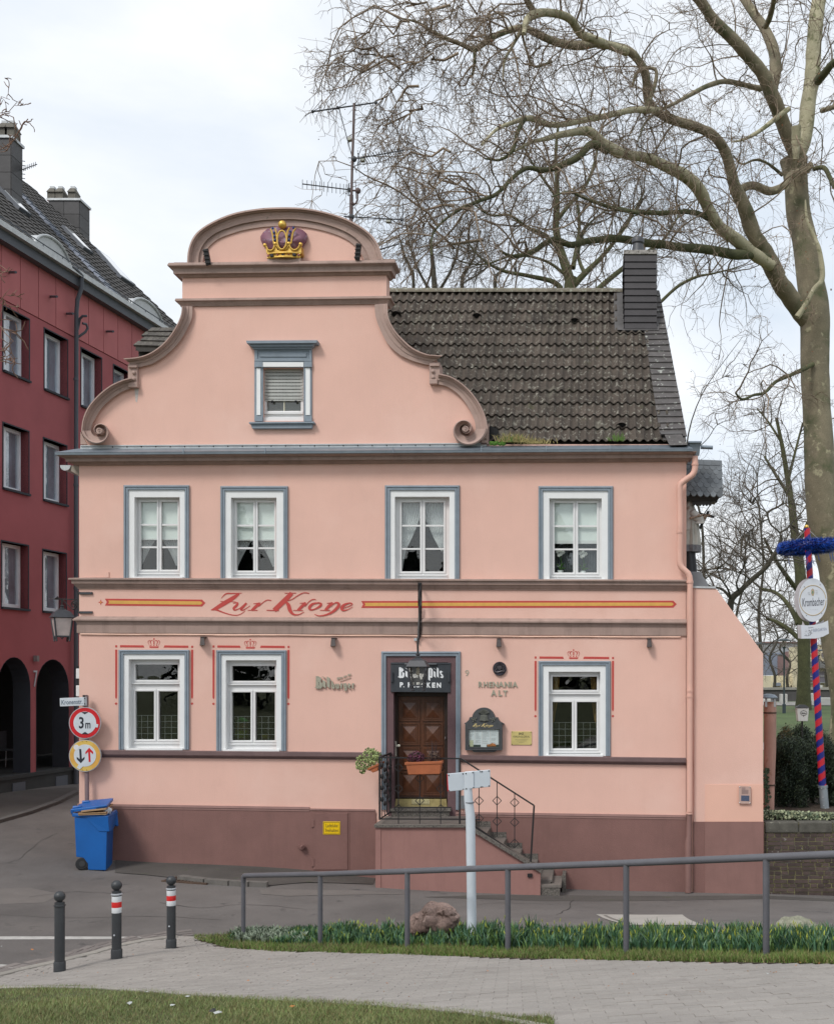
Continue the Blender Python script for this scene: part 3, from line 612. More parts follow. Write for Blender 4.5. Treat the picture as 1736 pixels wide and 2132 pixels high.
# red painted frames and crowns above the ground floor windows
def crown_frame(q,cu,cv,uL,uR,vT,vB,dl=0,dr=0):
    m = MB(); h = 2.3
    m.fprism([(uL + 8,vT - h),(cu - 22,vT - h + .4),(cu - 20,vT + h + .4),(uL + 8,vT + h)],0,0.004); m.fprism([(cu + 22,vT - h + .4),(uR - 8,vT - h + 1),(uR - 8,vT + h + 1),(cu + 20,vT + h + .4)],0,0.004)
    for u,vv in ((uL,vT),(uR,vT + 1)): m.frect(u - 2,vv - 2.2,u + 2,vv + 2.2,0,0.004)
    for u in (uL,uR): m.fprism([(u - 2.1,vT + 7),(u + 2.1,vT + 7),(u + 1.7,vB - 2),(u - .2,vB + 1.5),(u - 2.1,vB - 2)],0,0.004)
    for u in (uL - .3,uR - .3): m.fprism([(u - 3,vB + 11),(u,vB + 8),(u + 3,vB + 11),(u,vB + 14)],0,0.004)
    # crown: scale: z units of the close-up, 6.43 z px per photo px -> .1022 px
    S = 0.1022; K = lambda x,y: (cu + (x - 892) * S,cv + (y - 235) * S)
    circ = [K(892 + 16 * math.cos(a),155 + 16 * math.sin(a)) for a in np.linspace(0,6.28,13)[:-1]]; m.fprism(circ,0,0.0042)
    m.fprism([K(797,306),K(990,306),K(976,336),K(806,336)],0,0.0042)
    for x in (830,892,950): m.fprism([K(x,268),K(x + 16,294),K(x - 16,294)],0,0.0042)
    mm = [[(815,180,7),(785,195,12),(772,220,10),(785,255,6),(800,285,9)],[(868,186,10),(835,190,16),(818,215,18),(830,245,10),(845,270,4)],
          [(970,180,7),(1000,198,12),(1012,220,10),(1000,255,6),(985,285,9)],[(915,186,10),(948,190,16),(966,215,18),(955,245,10),(940,270,4)],[(896,186,10),(892,200,20),(892,262,20)]]
    for i,st in enumerate(mm): m.stroke(st,0.0044 + i * .0002,T=K)
    b = m.build('painted_frame',paintred,inn,fix=False); b['label'] = 'red painted line frame with a small crown above a window'
crown_frame(None,321,1338.5,242.5,400.5,1345.5,1454); crown_frame(None,521.5,1340,445,601,1346,1454.5); crown_frame(None,1193.5,1361.5,1114.5,1275.5,1369,1480)
# ---- windows
sheer = bpy.data.materials.new('net_curtain'); sheer.use_nodes = True
_t = sheer.node_tree; _b = _t.nodes['Principled BSDF']; _b.inputs['Base Color'].default_value = (0.85,0.86,0.88,1); _b.inputs['Alpha'].default_value = 0.80; _b.inputs['Roughness'].default_value = 0.9
blindm = mat('roller_blind',(0.82,0.86,0.84),0.9,0.05,3)
leadm = mat('lead_came',(0.17,0.18,0.18),0.5,0.1,9)
leadglass = glassmat('leaded_glass',(0.50,0.60,0.52),0.9)
greenp = mat('orchid_leaf',(0.07,0.16,0.03),.6); petal = mat('orchid_petal',(0.75,0.75,0.72),.6)
def curtain(win,name,top,bot,v0,v1,o,m,pleats=9,amp=0.02,curve=1.0,scallop=0):
    """hanging cloth between an upper edge (uA,uB) and a lower edge (uA,uB), pleated"""
    nu,nv = pleats * 4,14; vs = []
    for j in range(nv + 1):
        t = j / nv; k = t ** curve; a = top[0] + (bot[0] - top[0]) * k; b = top[1] + (bot[1] - top[1]) * k
        for i in range(nu + 1):
            s = i / nu; dv = 0
            vs.append(FP(a + (b - a) * s,v0 + (v1 - v0) * t + (abs(math.sin(s * math.pi * scallop)) * 2.2 * t if scallop else 0),o + amp * math.sin(s * pleats * 2 * math.pi + t) ))
    mb = MB(); mb.add(vs,[(j * (nu + 1) + i,j * (nu + 1) + i + 1,(j + 1) * (nu + 1) + i + 1,(j + 1) * (nu + 1) + i) for j in range(nv) for i in range(nu)])
    return mb.build(name,m,win,smooth=80,fix=False)
blueprof = [(0,0),(0,0.028),(0.10,0.032),(0.16,0.05),(0.34,0.052),(0.40,0.038),(0.56,0.034),(0.60,0.045),(0.92,0.042),(0.96,0.02),(1,0.015),(1,0)]
def surround(mb,s,w_,prof=blueprof):
    A = [(s[0],s[3]),(s[0],s[1]),(s[2],s[1]),(s[2],s[3])]; B = [(w_[0],s[3]),(w_[0],w_[1]),(w_[2],w_[1]),(w_[2],s[3])]
    mb.sweep(A,B,prof)
def inn_window(q):
    s,w_,r = q['s'],q['w'],q['r']
    mb = MB(); surround(mb,s,w_); win = mb.build('window',bluegrey,inn); win['label'] = {'blindswag': 'upper window with pale blind and lace swags','swag': 'upper window with full length tied lace curtains','blindlace': 'upper window with blind, lace and white orchids','lead': 'ground floor window with leaded lower panes','lead2': 'ground floor window with leaded panes and coloured ornaments','leadcurt': 'ground floor window with gold curtains and leaded panes'}[q['st']]
    B = 3 if q['s'][1] < 1300 else 0
    mb = MB(); mb.sweep([(w_[0],w_[3]),(w_[0],w_[1]),(w_[2],w_[1]),(w_[2],w_[3])],[(r[0],r[3]),(r[0],r[1]),(r[2],r[1]),(r[2],r[3])],[(0,0),(0,0.016),(1,0.014)]); mb.fprism(rect(r[0] - 4,r[1] - 4,r[2] + 4,r[3] + .5),-0.2,0.0135,[rect(r[0],r[1],r[2],r[3])]); 
    mb.frect(r[0] - 6,r[3] - 2.5,r[2] + 6,r[3] + 1.2,-0.16,0.05); mb.build('reveal',whitep,win)
    gx,gy = q['gx'],q['gy']; x0,x1 = gx[0][0],gx[-1][1]; y1 = gy[-1][1]; fr0,fr1 = -0.19,-0.125
    y0 = q['top'][1] if 'top' in q else gy[0][0]
    wins = [rect(a,gy[0][0],b,gy[-1][1]) for a,b in gx]
    if 'top' in q: wins.append(rect(*q['top']))
    mb = MB(); mb.fprism(rect(r[0] - 3,r[1] - 3,r[2] + 3,r[3] - 1),fr0,fr1,wins)
    mb.build('frame',whitef,win,bevel=0.004)
    mb = MB()   # sash beads standing proud of the frame
    for (a,b) in gx:
        a2,b2,c2,d2 = a - 4,gy[0][0] - 4,b + 4,gy[-1][1] + 4; mb.fprism(rect(a2,b2,c2,d2),fr1 - .001,fr1 + 0.018,[rect(a - .3,gy[0][0] - .3,b + .3,gy[-1][1] + .3)])
    if 'top' in q: t = q['top']; mb.fprism(rect(t[0] - 4,t[1] - 4,t[2] + 4,t[3] + 4),fr1 - .001,fr1 + 0.018,[rect(t[0] - .3,t[1] - .3,t[2] + .3,t[3] + .3)]); mb.frect(x0 - 8,t[3] + 6,x1 + 8,t[3] + 9,fr1,fr1 + 0.04)
    mb.frect(x0 - 8,y1 + 6.5,x1 + 8,y1 + 9,fr1,fr1 + 0.035); mb.build('sash',whitef,win,bevel=0.003)
    for i,(a,b) in enumerate(gx):
        for (c,d) in gy: 
            m = MB(); m.frect(a - 1,c - 1,b + 1,d + 1,-0.165,-0.16); m.build('pane',glass,win)
        for k in range(len(gy) - 1): m = MB(); m.frect(a - 1,gy[k][1],b + 1,gy[k + 1][0],-0.16,fr1 - 0.004); m.build('glazing_bar',whitef,win)
    if 'top' in q: t = q['top']; m = MB(); m.frect(t[0] - 1,t[1] - 1,t[2] + 1,t[3] + 1,-0.165,-0.16); m.build('pane',glass,win)
    st = q['st']; ym = gy[0][0]
    if st == 'blindswag':
        m = MB(); m.frect(x0 - 3,ym - 4,x1 + 3,gy[0][0] + 76,-0.20,-0.195); m.build('roller_blind',blindm,win)
        m = MB(); m.frect(x0 - 3,gy[0][0] + 76,x1 + 3,gy[0][0] + 79,-0.20,-0.185); m.build('blind_batten',whitef,win)
        xm = (x0 + x1) / 2
        curtain(win,'curtain',(x0 - 2,xm - 2),(x0 - 2,x0 + 3),ym + 74,y1 - 10,-0.29,sheer,7,0.012,0.8,5); curtain(win,'curtain',(xm + 2,x1 + 2),(x1 - 3,x1 + 2),ym + 74,y1 - 10,-0.30,sheer,7,0.012,0.8,5)
    if st == 'swag':
        xm = (x0 + x1) / 2
        curtain(win,'curtain',(x0 - 2,xm + 1),(x0 - 2,x0 + 9),ym - 4,ym + 98,-0.24,sheer,9,0.015,1.6,5); curtain(win,'curtain',(xm - 1,x1 + 2),(x1 - 6,x1 + 2),ym - 4,ym + 100,-0.25,sheer,9,0.015,1.6,5)
        curtain(win,'curtain',(x0 - 2,x0 + 9),(x0 - 2,x0 + 1),ym + 98,y1,-0.24,sheer,4,0.01)
    if st == 'blindlace':
        m = MB(); m.frect(x0 - 3,ym - 4,x1 + 3,ym + 78,-0.20,-0.195); m.build('roller_blind',blindm,win)
        m = MB(); m.frect(x0 - 3,ym + 78,x1 + 3,ym + 85,-0.20,-0.185); m.build('blind_batten',whitef,win)
        gm = bpy.data.materials.get('grey_lace') or sheer.copy(); gm.name = 'grey_lace'; gm.node_tree.nodes['Principled BSDF'].inputs['Base Color'].default_value = (0.22,0.24,0.26,1)
        curtain(win,'curtain',(x0 - 2,x1 + 2),(x0 - 2,x1 + 2),ym + 80,y1 + 4,-0.34,gm,26,0.02)
    if st.startswith('lead'):
        gt = gy[0][1] - (50 if st != 'leadcurt' else 54)
        for (a,b) in gx:
            m = MB(); m.frect(a - 2,gt,b + 2,gy[0][1] + 2,-0.205,-0.20); m.build('leaded_panel',leadglass,win)
            m = MB(); n_ = 3
            for k in range(n_ + 1): x = a + (b - a) * k / n_; m.frect(x - .35,gt,x + .35,gy[0][1] + 1,-0.199,-0.194)
            for k in range(5): y = gt + (gy[0][1] - gt) * k / 4; m.frect(a,y - .35,b,y + .35,-0.199,-0.193)
            m.build('lead_came',leadm,win)
    if st == 'leadcurt':
        cm = mat('gold_curtain',(0.32,0.20,0.07),.9,.1,10)
        for y0_,y1_ in ((ym - 4,ym + 52),): curtain(win,'curtain',(x0 - 2,x0 + 11),(x0 - 2,x0 + 2),y0_,y1_,-0.3,cm,3,0.02); curtain(win,'curtain',(x1 - 11,x1 + 2),(x1 - 2,x1 + 2),y0_,y1_,-0.3,cm,3,0.02)
        t = q['top']; curtain(win,'curtain',(t[0] - 2,t[0] + 16),(t[0] - 2,t[0] + 12),t[1] - 3,t[3] + 3,-0.3,cm,4,0.02); curtain(win,'curtain',(t[2] - 14,t[2] + 2),(t[2] - 11,t[2] + 2),t[1] - 3,t[3] + 3,-0.3,cm,4,0.02)
    return win
wins = [inn_window(q) for q in WR]
# things standing on the inner sills
def orchid(u,v0,v1,lab):
    t = thing('orchid',FP(u,v1,-0.235),lab,'orchid'); m = MB(); m.tube([FP(u,v1,-0.235),FP(u + 2,(v0 + v1) / 2,-0.24),FP(u - 1,v0,-0.225)],0.006,5); m.build('stem',greenp,t)
    m = MB()
    for (du,dv) in ((-6,0),(0,-2),(6,1),(1,5),(-3,7)):
        for k in range(5):
            a = k * 1.256; c = FP(u + du,v0 + dv,-0.21); m.ball(c + Vector((math.cos(a) * .018,0,math.sin(a) * .018)),0.018,6,4)
    m.build('flowers',petal,t)
    m = MB()
    for du,dv in ((-9,-14),(8,-16),(12,-6)): m.tube([FP(u,v1 - 2,-0.23),FP(u + du * .5,v1 + dv * .8,-0.22),FP(u + du,v1 + dv,-0.21)],[.02,.045,.008],6,flat=.3)
    m.build('leaf',greenp,t)
    m = MB(); m.lathe([(0.045,0),(0.06,0.08)],FP(u,v1 + 9,-0.235),12); m.build('pot',whitep,t)
orchid(1166,1149,1188,'white orchid at the left pane of the upper window farthest right'); orchid(1213,1152,1189,'white orchid at the right pane of the upper window farthest right')
orn = thing('glass_ornament',FP(504,1541,-0.27),'red and yellow candle jar with green lid behind the leaded second ground floor window','candle jar')
m = MB(); m.lathe([(.11,0),(.12,.06),(.12,.3),(.1,.33)],FP(504,1541,-0.36),14); m.build('jar',mat('ornament_red',(.35,.09,.05),.5),orn,smooth=50)
m = MB(); m.lathe([(.121,.05),(.123,.06),(.123,.17),(.121,.18)],FP(504,1541,-0.36),14); m.build('band',mat('ornament_yellow',(.62,.42,.04),.5),orn,smooth=50)
m = MB(); m.lathe([(.1,.33),(.13,.35),(.06,.41),(.01,.43)],FP(504,1541,-0.36),14); m.build('lid',mat('ornament_green',(.07,.28,.08),.5),orn,smooth=50)
orn = thing('paper_ornament',FP(553,1541,-0.25),'small orange ball behind the right leaded pane of the second ground floor window','ornament')
m = MB(); m.ball(FP(553,1534,-0.30),.075,12,8,sz=.8); m.build('ball',mat('ornament_orange',(.62,.25,.03),.6),orn,smooth=60)
# ---- gable window with roller shutter
mb = MB(); mb.fprism([(512.4,709),(661,708),(659,714),(514,715)],0,0.17); mb.fprism([(518,714.5),(656,713.5),(651,721),(523,721.5)],0,0.12); mb.fprism([(524,721),(651,720.5),(648,726),(527,726.5)],0,0.08)
mb.fprism(rect(529.9,726.5,649,752),0,0.045,[rect(536,730,643.5,747)]); mb.frect(536,730,643.5,747,0,0.025); mb.frect(541,734,638,743,0.025,0.04)
mb.fprism([(529.9,752),(649,751.5),(649,877),(632.3,877),(632.3,764.8),(547.8,764.8),(547.8,877),(529.9,877)],0,0.03)
mb.frect(529.5,752.5,547,765,0.03,0.055); mb.frect(633,752.5,649.5,764.5,0.03,0.055)
for a in (538.5,641): mb.fprism([(a - 6,764),(a + 6,764),(a,757)],0.055,0.075); mb.frect(a - 8.5,866,a + 8.5,877,0.03,0.05)
mb.fprism([(518.6,878.5),(654,877.5),(654,881),(518.6,882)],0,0.12); mb.fprism([(522,882),(651,881),(649,891.5),(525,892)],0,0.08)
win = mb.build('window',bluegrey,inn,bevel=0.004,bseg=1); win['label'] = 'gable window under a grey moulded cap, roller shutter half lowered'
mb = MB(); mb.frect(547,754,632,763.5,0.03,0.045); mb.frect(534.5,766,542.5,864,0.03,0.045); mb.frect(636.5,765.5,645.5,864,0.03,0.045); mb.build('inlay',whitep,win)
mb = MB(); mb.fprism(rect(546,762,634,878),-0.18,-0.11,[rect(555.3,790,631 - 4,855.6)]); mb.frect(549,856.5,631,862,-0.12,-0.07); mb.frect(548,869,632,876.5,-0.14,-0.04); mb.build('frame',whitef,win,bevel=.004)
mb = MB(); mb.frect(549,766,555,868,-0.12,-0.10); mb.frect(626.5,766,631.5,868,-0.12,-0.10); mb.build('shutter_rail',whitef,win)
shm = mat('shutter_slat',(0.42,0.43,0.41),.6,.1,5,streak=.1)
for i in range(9):
    v = 769.5 + i * 7.0; m = MB(); m.fprism(rect(549.5,v,631.3,v + 6.3),-0.115,-0.095 + (i % 2) * .001); m.build('shutter_slat',shm,win,bevel=0.006,bseg=1)
m = MB()
for i in range(9):
    for k in range(26): u = 552 + k * 3.0; m.frect(u,769.5 + i * 7 + 5.0,u + 1.6,769.5 + i * 7 + 6.0,-0.096,-0.0925)
m.build('slat_slots',dark,win,kind='stuff')
m = MB(); m.frect(549.5,832,631.3,834.5,-0.12,-0.088); m.build('bottom_rail',shm,win)
for u in (567,616): m = MB(); m.frect(u - 2,833.5,u + 2,838,-0.1,-0.08); m.build('stop',dark,win)
m = MB(); m.frect(554,789,632,857,-0.15,-0.145); m.build('pane',glass,win); m = MB(); m.frect(590.8,836,592.6,856,-0.145,-0.12); m.build('glazing_bar',mat('brass_bar',(.6,.58,.45),.4),win)
m = MB(); m.frect(550,836,631,860,-0.35,-0.34); m.build('curtain',mat('pale_curtain',(.35,.36,.32),.9),win)
# ---- the crown relief in the arch
CZ = lambda x,y: (512.5 + x * .09084,427.1 + y * .09084)
def CP(x,y,o): u,v = CZ(x,y); return FP(u,v,o)
crown = thing('crown_relief',FP(590,545,0),'painted stone royal crown, gold with purple cap, on the pink tympanum','crown')
m = MB()
capO = [(480,1060),(440,1000),(380,900),(335,800),(330,720),(390,620),(480,550),(600,500),(740,480),(900,475),(1060,490),(1180,530),(1300,570),(1390,650),(1415,750),(1380,850),(1300,970),(1240,1060)]
cen = (860,860); rings = [(1.0,0.0),(0.98,0.07),(0.9,0.12),(0.7,0.17),(0.4,0.20),(0.05,0.21),(0.0,0.21)]; vs = []
for t,o in rings:
    for (x,y) in capO: vs.append(CP(cen[0] + (x - cen[0]) * t,cen[1] + (y - cen[1]) * t,o * (1 - 0.25 * abs(math.sin((x - 860) / 560 * math.pi * 2)) * (1 if 0.1 < t < 0.99 else 0))))
k = len(capO); m.add(vs,[(r * k + i,r * k + (i + 1) % k,(r + 1) * k + (i + 1) % k,(r + 1) * k + i) for r in range(len(rings) - 1) for i in range(k)])
m.build('cap',mat('crown_purple',(0.20,0.085,0.125),.6,.15,8,.3,30,spots=[((.33,.27,.34),7,.52,.68),((.04,.035,.03),14,.64,.68)]),crown,smooth=60)
m = MB()
def gtube(pts,r,o0,o1=None): m.tube([CP(x,y,o0) for x,y in pts],r,8)
for a,b in (((490,1120),(1255,1110)),((490,1215),(1240,1200))):
    m.tube([CP(a[0] + (b[0] - a[0]) * t,a[1] + (b[1] - a[1]) * t - 28 * math.sin(t * math.pi),0.16 + .08 * math.sin(t * math.pi)) for t in np.linspace(0,1,14)],0.018,8)
band = [(490 + 760 * t,1165 - 5 * t - 28 * math.sin(t * math.pi),0.14 + .08 * math.sin(t * math.pi)) for t in np.linspace(0,1,14)]
vs = [CP(x,y - 45,o) for x,y,o in band] + [CP(x,y + 45,o) for x,y,o in band] + [CP(x,y - 45,0) for x,y,o in band] + [CP(x,y + 45,0) for x,y,o in band]
m.add(vs,[(i,i + 1,15 + i,14 + i) for i in range(13)] + [(i,i + 1,29 + i,28 + i) for i in range(13)] + [(14 + i,15 + i,43 + i,42 + i) for i in range(13)])
for seg in ([(435,930),(470,960),(500,1020),(560,1042),(620,1010),(660,900)],[(680,900),(720,960),(780,1015),(845,1028),(910,1010),(960,940),(975,890)],[(985,890),(1010,960),(1060,1015),(1120,1028),(1180,1000),(1215,950),(1250,900)]):
    m.tube([CP(x,y,0.21) for x,y in [tuple(p) for p in catmull(seg,18)]],0.015,6)
for tri in ([(440,930),(500,1045),(470,1100)],[(660,910),(740,1070),(590,1070)],[(975,900),(1050,1070),(900,1070)],[(1250,910),(1265,1090),(1170,1060)],[(478,1030),(560,1040),(860,1020),(1160,1035),(1242,1025),(1252,1120),(488,1125)]):
    u = [CZ(*p) for p in tri]; m.fprism(u,0.0,0.195 if len(tri) < 5 else 0.188)
for seg in ([(560,550),(600,640),(625,800),(640,900)],[(660,530),(690,620),(705,760),(715,880)],[(1000,520),(950,610),(935,760),(925,880)],[(1140,535),(1080,620),(1050,760),(1030,880)]):
    m.tube([CP(x,y,0.20) for x,y in [tuple(p) for p in catmull(seg,12)]],0.014,6)
m.tube([CP(822 + 108 * math.cos(a),800 + 215 * math.sin(a),0.235) for a in np.linspace(0,2 * math.pi,30)],0.015,6,cap=False)
m.ball(CP(832,450,0.17),0.075 * 1.0,16,10)
for x,y in ((435,920),(670,890),(978,885),(1250,900)): m.ball(CP(x,y,0.2),0.037,10,8)
m.build('gilding',gold,crown,smooth=50)
blue = mat('blue_gem',(0.02,0.06,0.20),.3)
for (x,y) in ((612,530),(640,630),(652,718),(660,800),(1085,520),(1015,605),(992,695),(982,795)): m = MB(); m.ball(CP(x,y,0.205),0.022,8,6); m.build('gem',blue,crown,smooth=50)
bk = mat('black_gem',(0.01,0.01,0.012),.25)
for poly in ([(540,1120),(620,1118),(622,1180),(545,1182)],[(800,1128),(845,1100),(890,1126),(847,1156)],[(1060,1098),(1135,1098),(1140,1160),(1062,1158)]): m = MB(); m.fprism([CZ(*p) for p in poly],0.1,0.245); m.build('gem',bk,crown,bevel=.008)
pkg = mat('pink_gem',(0.35,0.12,0.14),.4)
for (x,y) in ((505,1160),(718,1133),(975,1125),(1205,1142)): m = MB(); m.ball(CP(x,y,0.21),0.02,8,6); m.build('gem',pkg,crown)
m = MB(); m.fprism([CZ(480,1215),CZ(1250,1200),CZ(1250,1345),CZ(480,1350)],0,0.17); m.build('pedestal',mauve_l,crown,bevel=.01)
# ---- entrance
mb = MB(); s = (793.6,1356.2,958.6,1686); w_ = (804,1366.5,948.6,1686); surround(mb,s,w_); ds = mb.build('door_surround',bluegrey,inn)
plum = mat('plum_plaster',(0.145,0.085,0.09),.9,.1,3,.8,70,fine=.1)
mb = MB(); mb.fprism([(804,1366.5),(948.6,1366.5),(948.6,1684),(955,1690),(955,1712),(931.7,1712),(931.7,1379),(819,1379),(819,1712),(809,1712),(809,1700),(804,1690)],-0.1,0.012)
mb.fprism([(813,1379),(819.5,1379),(819.5,1712),(813,1712)],-0.32,-0.05); mb.fprism([(931.5,1379),(937,1379),(937,1712),(931.5,1712)],-0.32,-0.05); mb.build('door_jamb',plum,inn)
wood = mat('door_wood',(0.085,0.027,0.009),.42,.3,6,.25,30,fine=.15,fscale=40,coat=.25); woodd = mat('door_frame_wood',(0.022,0.010,0.005),.5,.2,6)
mb = MB(); mb.fprism(rect(817,1440,934,1664),-0.34,-0.20,[rect(828,1450,925,1660)]); mb.build('door_frame',woodd,inn,bevel=.006)
mb = MB(); mb.frect(828,1450,925,1660,-0.33,-0.26); door = mb.build('door',wood,inn); door['label'] = 'brown wooden front door with eight pyramid panels'
rows = [(1455.4,1501.5),(1504.8,1551.5),(1555.5,1602.5),(1606.5,1656)]
for (a,b) in ((831.5,874),(879.5,922)):
    for (c,d) in rows:
        m = MB(); i1 = 3.5
        for k,(ins,o) in enumerate(((0,-0.235),)): m.fprism(rect(a,c,b,d),-0.262,-0.238,[rect(a + i1,c + i1,b - i1,d - i1)])
        m.fprism(rect(a + 4.5,c + 4.5,b - 4.5,d - 4.5),-0.262,-0.248,[rect(a + 6.5,c + 6.5,b - 6.5,d - 6.5)])
        e = 7.5; q4 = [FP(a + e,c + e,-0.255),FP(b - e,c + e,-0.255),FP(b - e,d - e,-0.255),FP(a + e,d - e,-0.255)]; ce = FP((a + b) / 2,(c + d) / 2,-0.218)
        m.add(q4 + [ce],[(0,1,4),(1,2,4),(2,3,4),(3,0,4)]); m.build('panel',wood,door,fix=True)
brass = mat('brass',(0.46,0.38,0.17),.5,.2,8,.1,40,metal=.35,spots=[((.25,.19,.07),5,.55,.75)])
mb = MB(); mb.fprism([(824,1662),(929,1661),(930.5,1681.5),(822,1681.5)],-0.30,-0.20); kp = mb.build('kick_plate',brass,door)
mb = MB(); mb.fprism(rect(857,1663.5,894.5,1675),-0.20,-0.19); mb.fprism(rect(860,1666,891,1673),-0.19,-0.184); mb.build('letter_slot',mat('polished_brass',(.75,.68,.40),.25,metal=.6),kp,bevel=.003)
mb = MB(); mb.frect(821.5,1543.5,825.3,1575,-0.2,-0.19); mb.sbar(FP(824,1552,-0.19),FP(824,1552,-0.12),0.02); mb.sbar(FP(823,1552.5,-0.12),FP(833,1552.5,-0.11),0.035); mb.build('handle',mat('pale_brass',(.72,.70,.6),.3,metal=.5),door,bevel=.003)
mb = MB(); mb.ball(FP(927.3,1537,-0.2),.03,8,6,sx=.5); mb.build('spyhole',mat('steel',(.5,.5,.5),.3,metal=.8),door)
granite = mat('granite',(0.125,0.112,0.098),.8,.12,6,.3,80,fine=.55,fscale=48,spots=[((.045,.04,.036),30,.56,.62)])
granite_t = mat('granite_tread',(0.155,0.135,0.12),.8,.12,4,.2,80,fine=.18,fscale=60)
mb = MB(); mb.fprism([(815,1688),(935,1688),(935,1712),(815,1712)],-0.3,0.10); mb.frect(812,1684,938,1689.5,-0.3,0.13); mb.build('door_step',granite,inn,bevel=.004)
# stair block standing 1.1 m out
SD = 1.1; SP = lambda u,v,d=D0 - SD: P(u,v,d)
stair = thing('entrance_stairs',SP(950,1855),'plum plastered stair block with granite landing and treads rising to the inn door','stairs')
zl = SP(0,1722.5).z; xa = SP(782,0).x; xb = SP(972,0).x; xe = SP(1124.5,0).x; ze = SP(0,1815).z
mb = MB(); mb.prism([(xa,-4.6),(xa,zl),(xb,zl),(xe,ze),(xe,-4.6)],[],D0 - SD,D0 - SD + .14); mb.box(xa,xb,D0 - SD + .14,D0 + .0,-4.6,zl - .01); mb.build('cheek_wall',mat('stair_stucco',(0.30,0.155,0.135),.85,.08,2,.4,50,fine=.05,streak=.10),stair)
mb = MB(); mb.box(xa + .0,xa + .09,D0 - SD - .012,D0 - SD,-4.6,zl - .01); mb.box(xe - .09,xe,D0 - SD - .012,D0 - SD,-4.6,ze - .05); mb.build('corner_bead',MATS['stair_stucco'],stair)
xlp = SP(779.6,0).x; mb = MB(); mb.box(xlp,xb + .02,D0 - SD - .04,D0 - .0,zl,zl + .055); mb.build('landing',granite_t,stair,bevel=.006)
mb = MB(); mb.box(xlp + .004,xb + .01,D0 - SD - .045,D0 - SD - .038,zl + .002,zl + .05); mb.build('landing_edge',granite,stair)
dr = Vector((xe - xb,0,ze - zl)); L_ = dr.length; dr.normalize(); nn = Vector((dr.z * -1,0,dr.x)) if dr.z < 0 else Vector((0,0,1)); c = Vector(((xb + xe) / 2,D0 - SD + .055,(zl + ze) / 2)) + nn * .025
mb = MB(); mb.obox(c,dr * (L_ / 2 + .02),(0,.115,0),nn * .03); mb.build('cheek_coping',granite,stair,bevel=.005)
tops = [(1014,1726),(1048,1748.7),(1082,1771),(1116,1794),(1152,1817)]; zst = zl + .055; xs = xb
stepx = [SP(u,0).x for u,v in tops] ; 
for i,(u,v) in enumerate(tops):
    z = zst - (i + 1) * ((zst + 3.72) / 6); x1 = xb + .02 + (i + 1) * .285; 
    m = MB(); m.box(x1 - .34,x1,D0 - SD + .15,D0 - .005,z - .05,z); m.box(x1 - .30,x1 - .02,D0 - SD + .15,D0 - .005,-4.5,z - .05); m.build('step',granite_t,stair,bevel=.005)
    m = MB(); m.box(x1,x1 + .006,D0 - SD + .15,D0 - .005,z - .24,z - .004); m.box(x1 - .28,x1,D0 - .03,D0 - .022,z,z + .1); m.build('tread_edge',granite,stair)
x1 = xe; 
m = MB(); zz = SP(0,1843).z; xr = SP(1168,0).x; m.box(xe - .02,xr,D0 - SD + .02,D0 - .2,zz - .05,zz); m.build('step',granite_t,stair,bevel=.005)
m = MB(); m.box(xe - .02,xr - .03,D0 - SD + .03,D0 - .01,-4.5,zz - .05); m.box(xr - .001,xr + .06,D0 - .5,D0 - .01,zz - .3,zz + .06); m.build('step_riser',granite,stair)
# railing
rail = thing('stair_railing',SP(950,1722),'black wrought iron railing with diamond bars round the landing and down the steps','railing'); R = MB()
yF = D0 - SD + .03
def RP(u,v): return P(u,v,yF)
A,Bp,C_,Dn = RP(790.2,1577),RP(959.4,1579.5),RP(1111.5,1677),RP(1103,1819)
m = MB(); m.sbar(A,Bp,.04,.022); m.sbar(Bp,C_,.045,.022); m.sbar(C_,Dn,.03,.03); m.sbar(Vector((A.x,D0 - .03,A.z)),A,.035,.03); m.build('handrail',iron,rail)
m = MB(); m.sbar(RP(790,1705),RP(1000,1706),.02); m.sbar(RP(829,1682),RP(940,1681),.018)
m.sbar(RP(985,1718),RP(1106,1800),.03); m.build('lower_rail',iron,rail)
for u,v0,v1 in ((790.5,1577,1706),(957,1579,1719)): m = MB(); m.sbar(RP(u,v0),RP(u,v1),.03); m.build('post',iron,rail)
def bar_d(u,v0,v1,dia):
    m = MB(); m.bar(RP(u,v0),RP(u,v1),.0085,6)
    for dv in dia:
        c = RP(u,dv); e = .075; q = [c + Vector((e,0,0)),c + Vector((0,0,e)),c + Vector((-e,0,0)),c + Vector((0,0,-e))]
        for i in range(4): m.sbar(q[i],q[(i + 1) % 4],.012,up=(0,1,0))
    m.build('baluster',iron,rail)
for u,dia in ((829.5,(1598,1642,1684)),(873.7,(1620,1667)),(917.2,(1598,1642,1684))): bar_d(u,1578,1716,dia)
for u,v0,v1,dia in ((997,1604,1717,(1667,1704)),(1034.5,1629,1742,(1667,1710)),(1071,1652,1765,(1671,1712,1756))): bar_d(u,v0,v1,dia)
for i in range(4):
    y = D0 - SD + .25 + i * .24; x = A.x; m = MB(); m.tube([(x,y,RP(0,1578).z),(x,y,RP(0,1706).z)],.008,6)
    for k in range(4): m.ball((x,y,RP(0,1595 + 24 * k + (i % 2) * 12).z),.03,8,6,sz=1.6)
    m.build('baluster',iron,rail)
m = MB(); m.sbar((A.x,D0 - .03,RP(0,1706).z),(A.x,yF,RP(0,1706).z),.02); m.sbar((A.x,D0 - .03,A.z),(A.x,D0 - .03,RP(0,1706).z),.022); m.box(Dn.x - .04,Dn.x + .04,D0 - SD - .03,D0 - SD,Dn.z - .05,Dn.z + .01); m.build('side_rail',iron,rail)
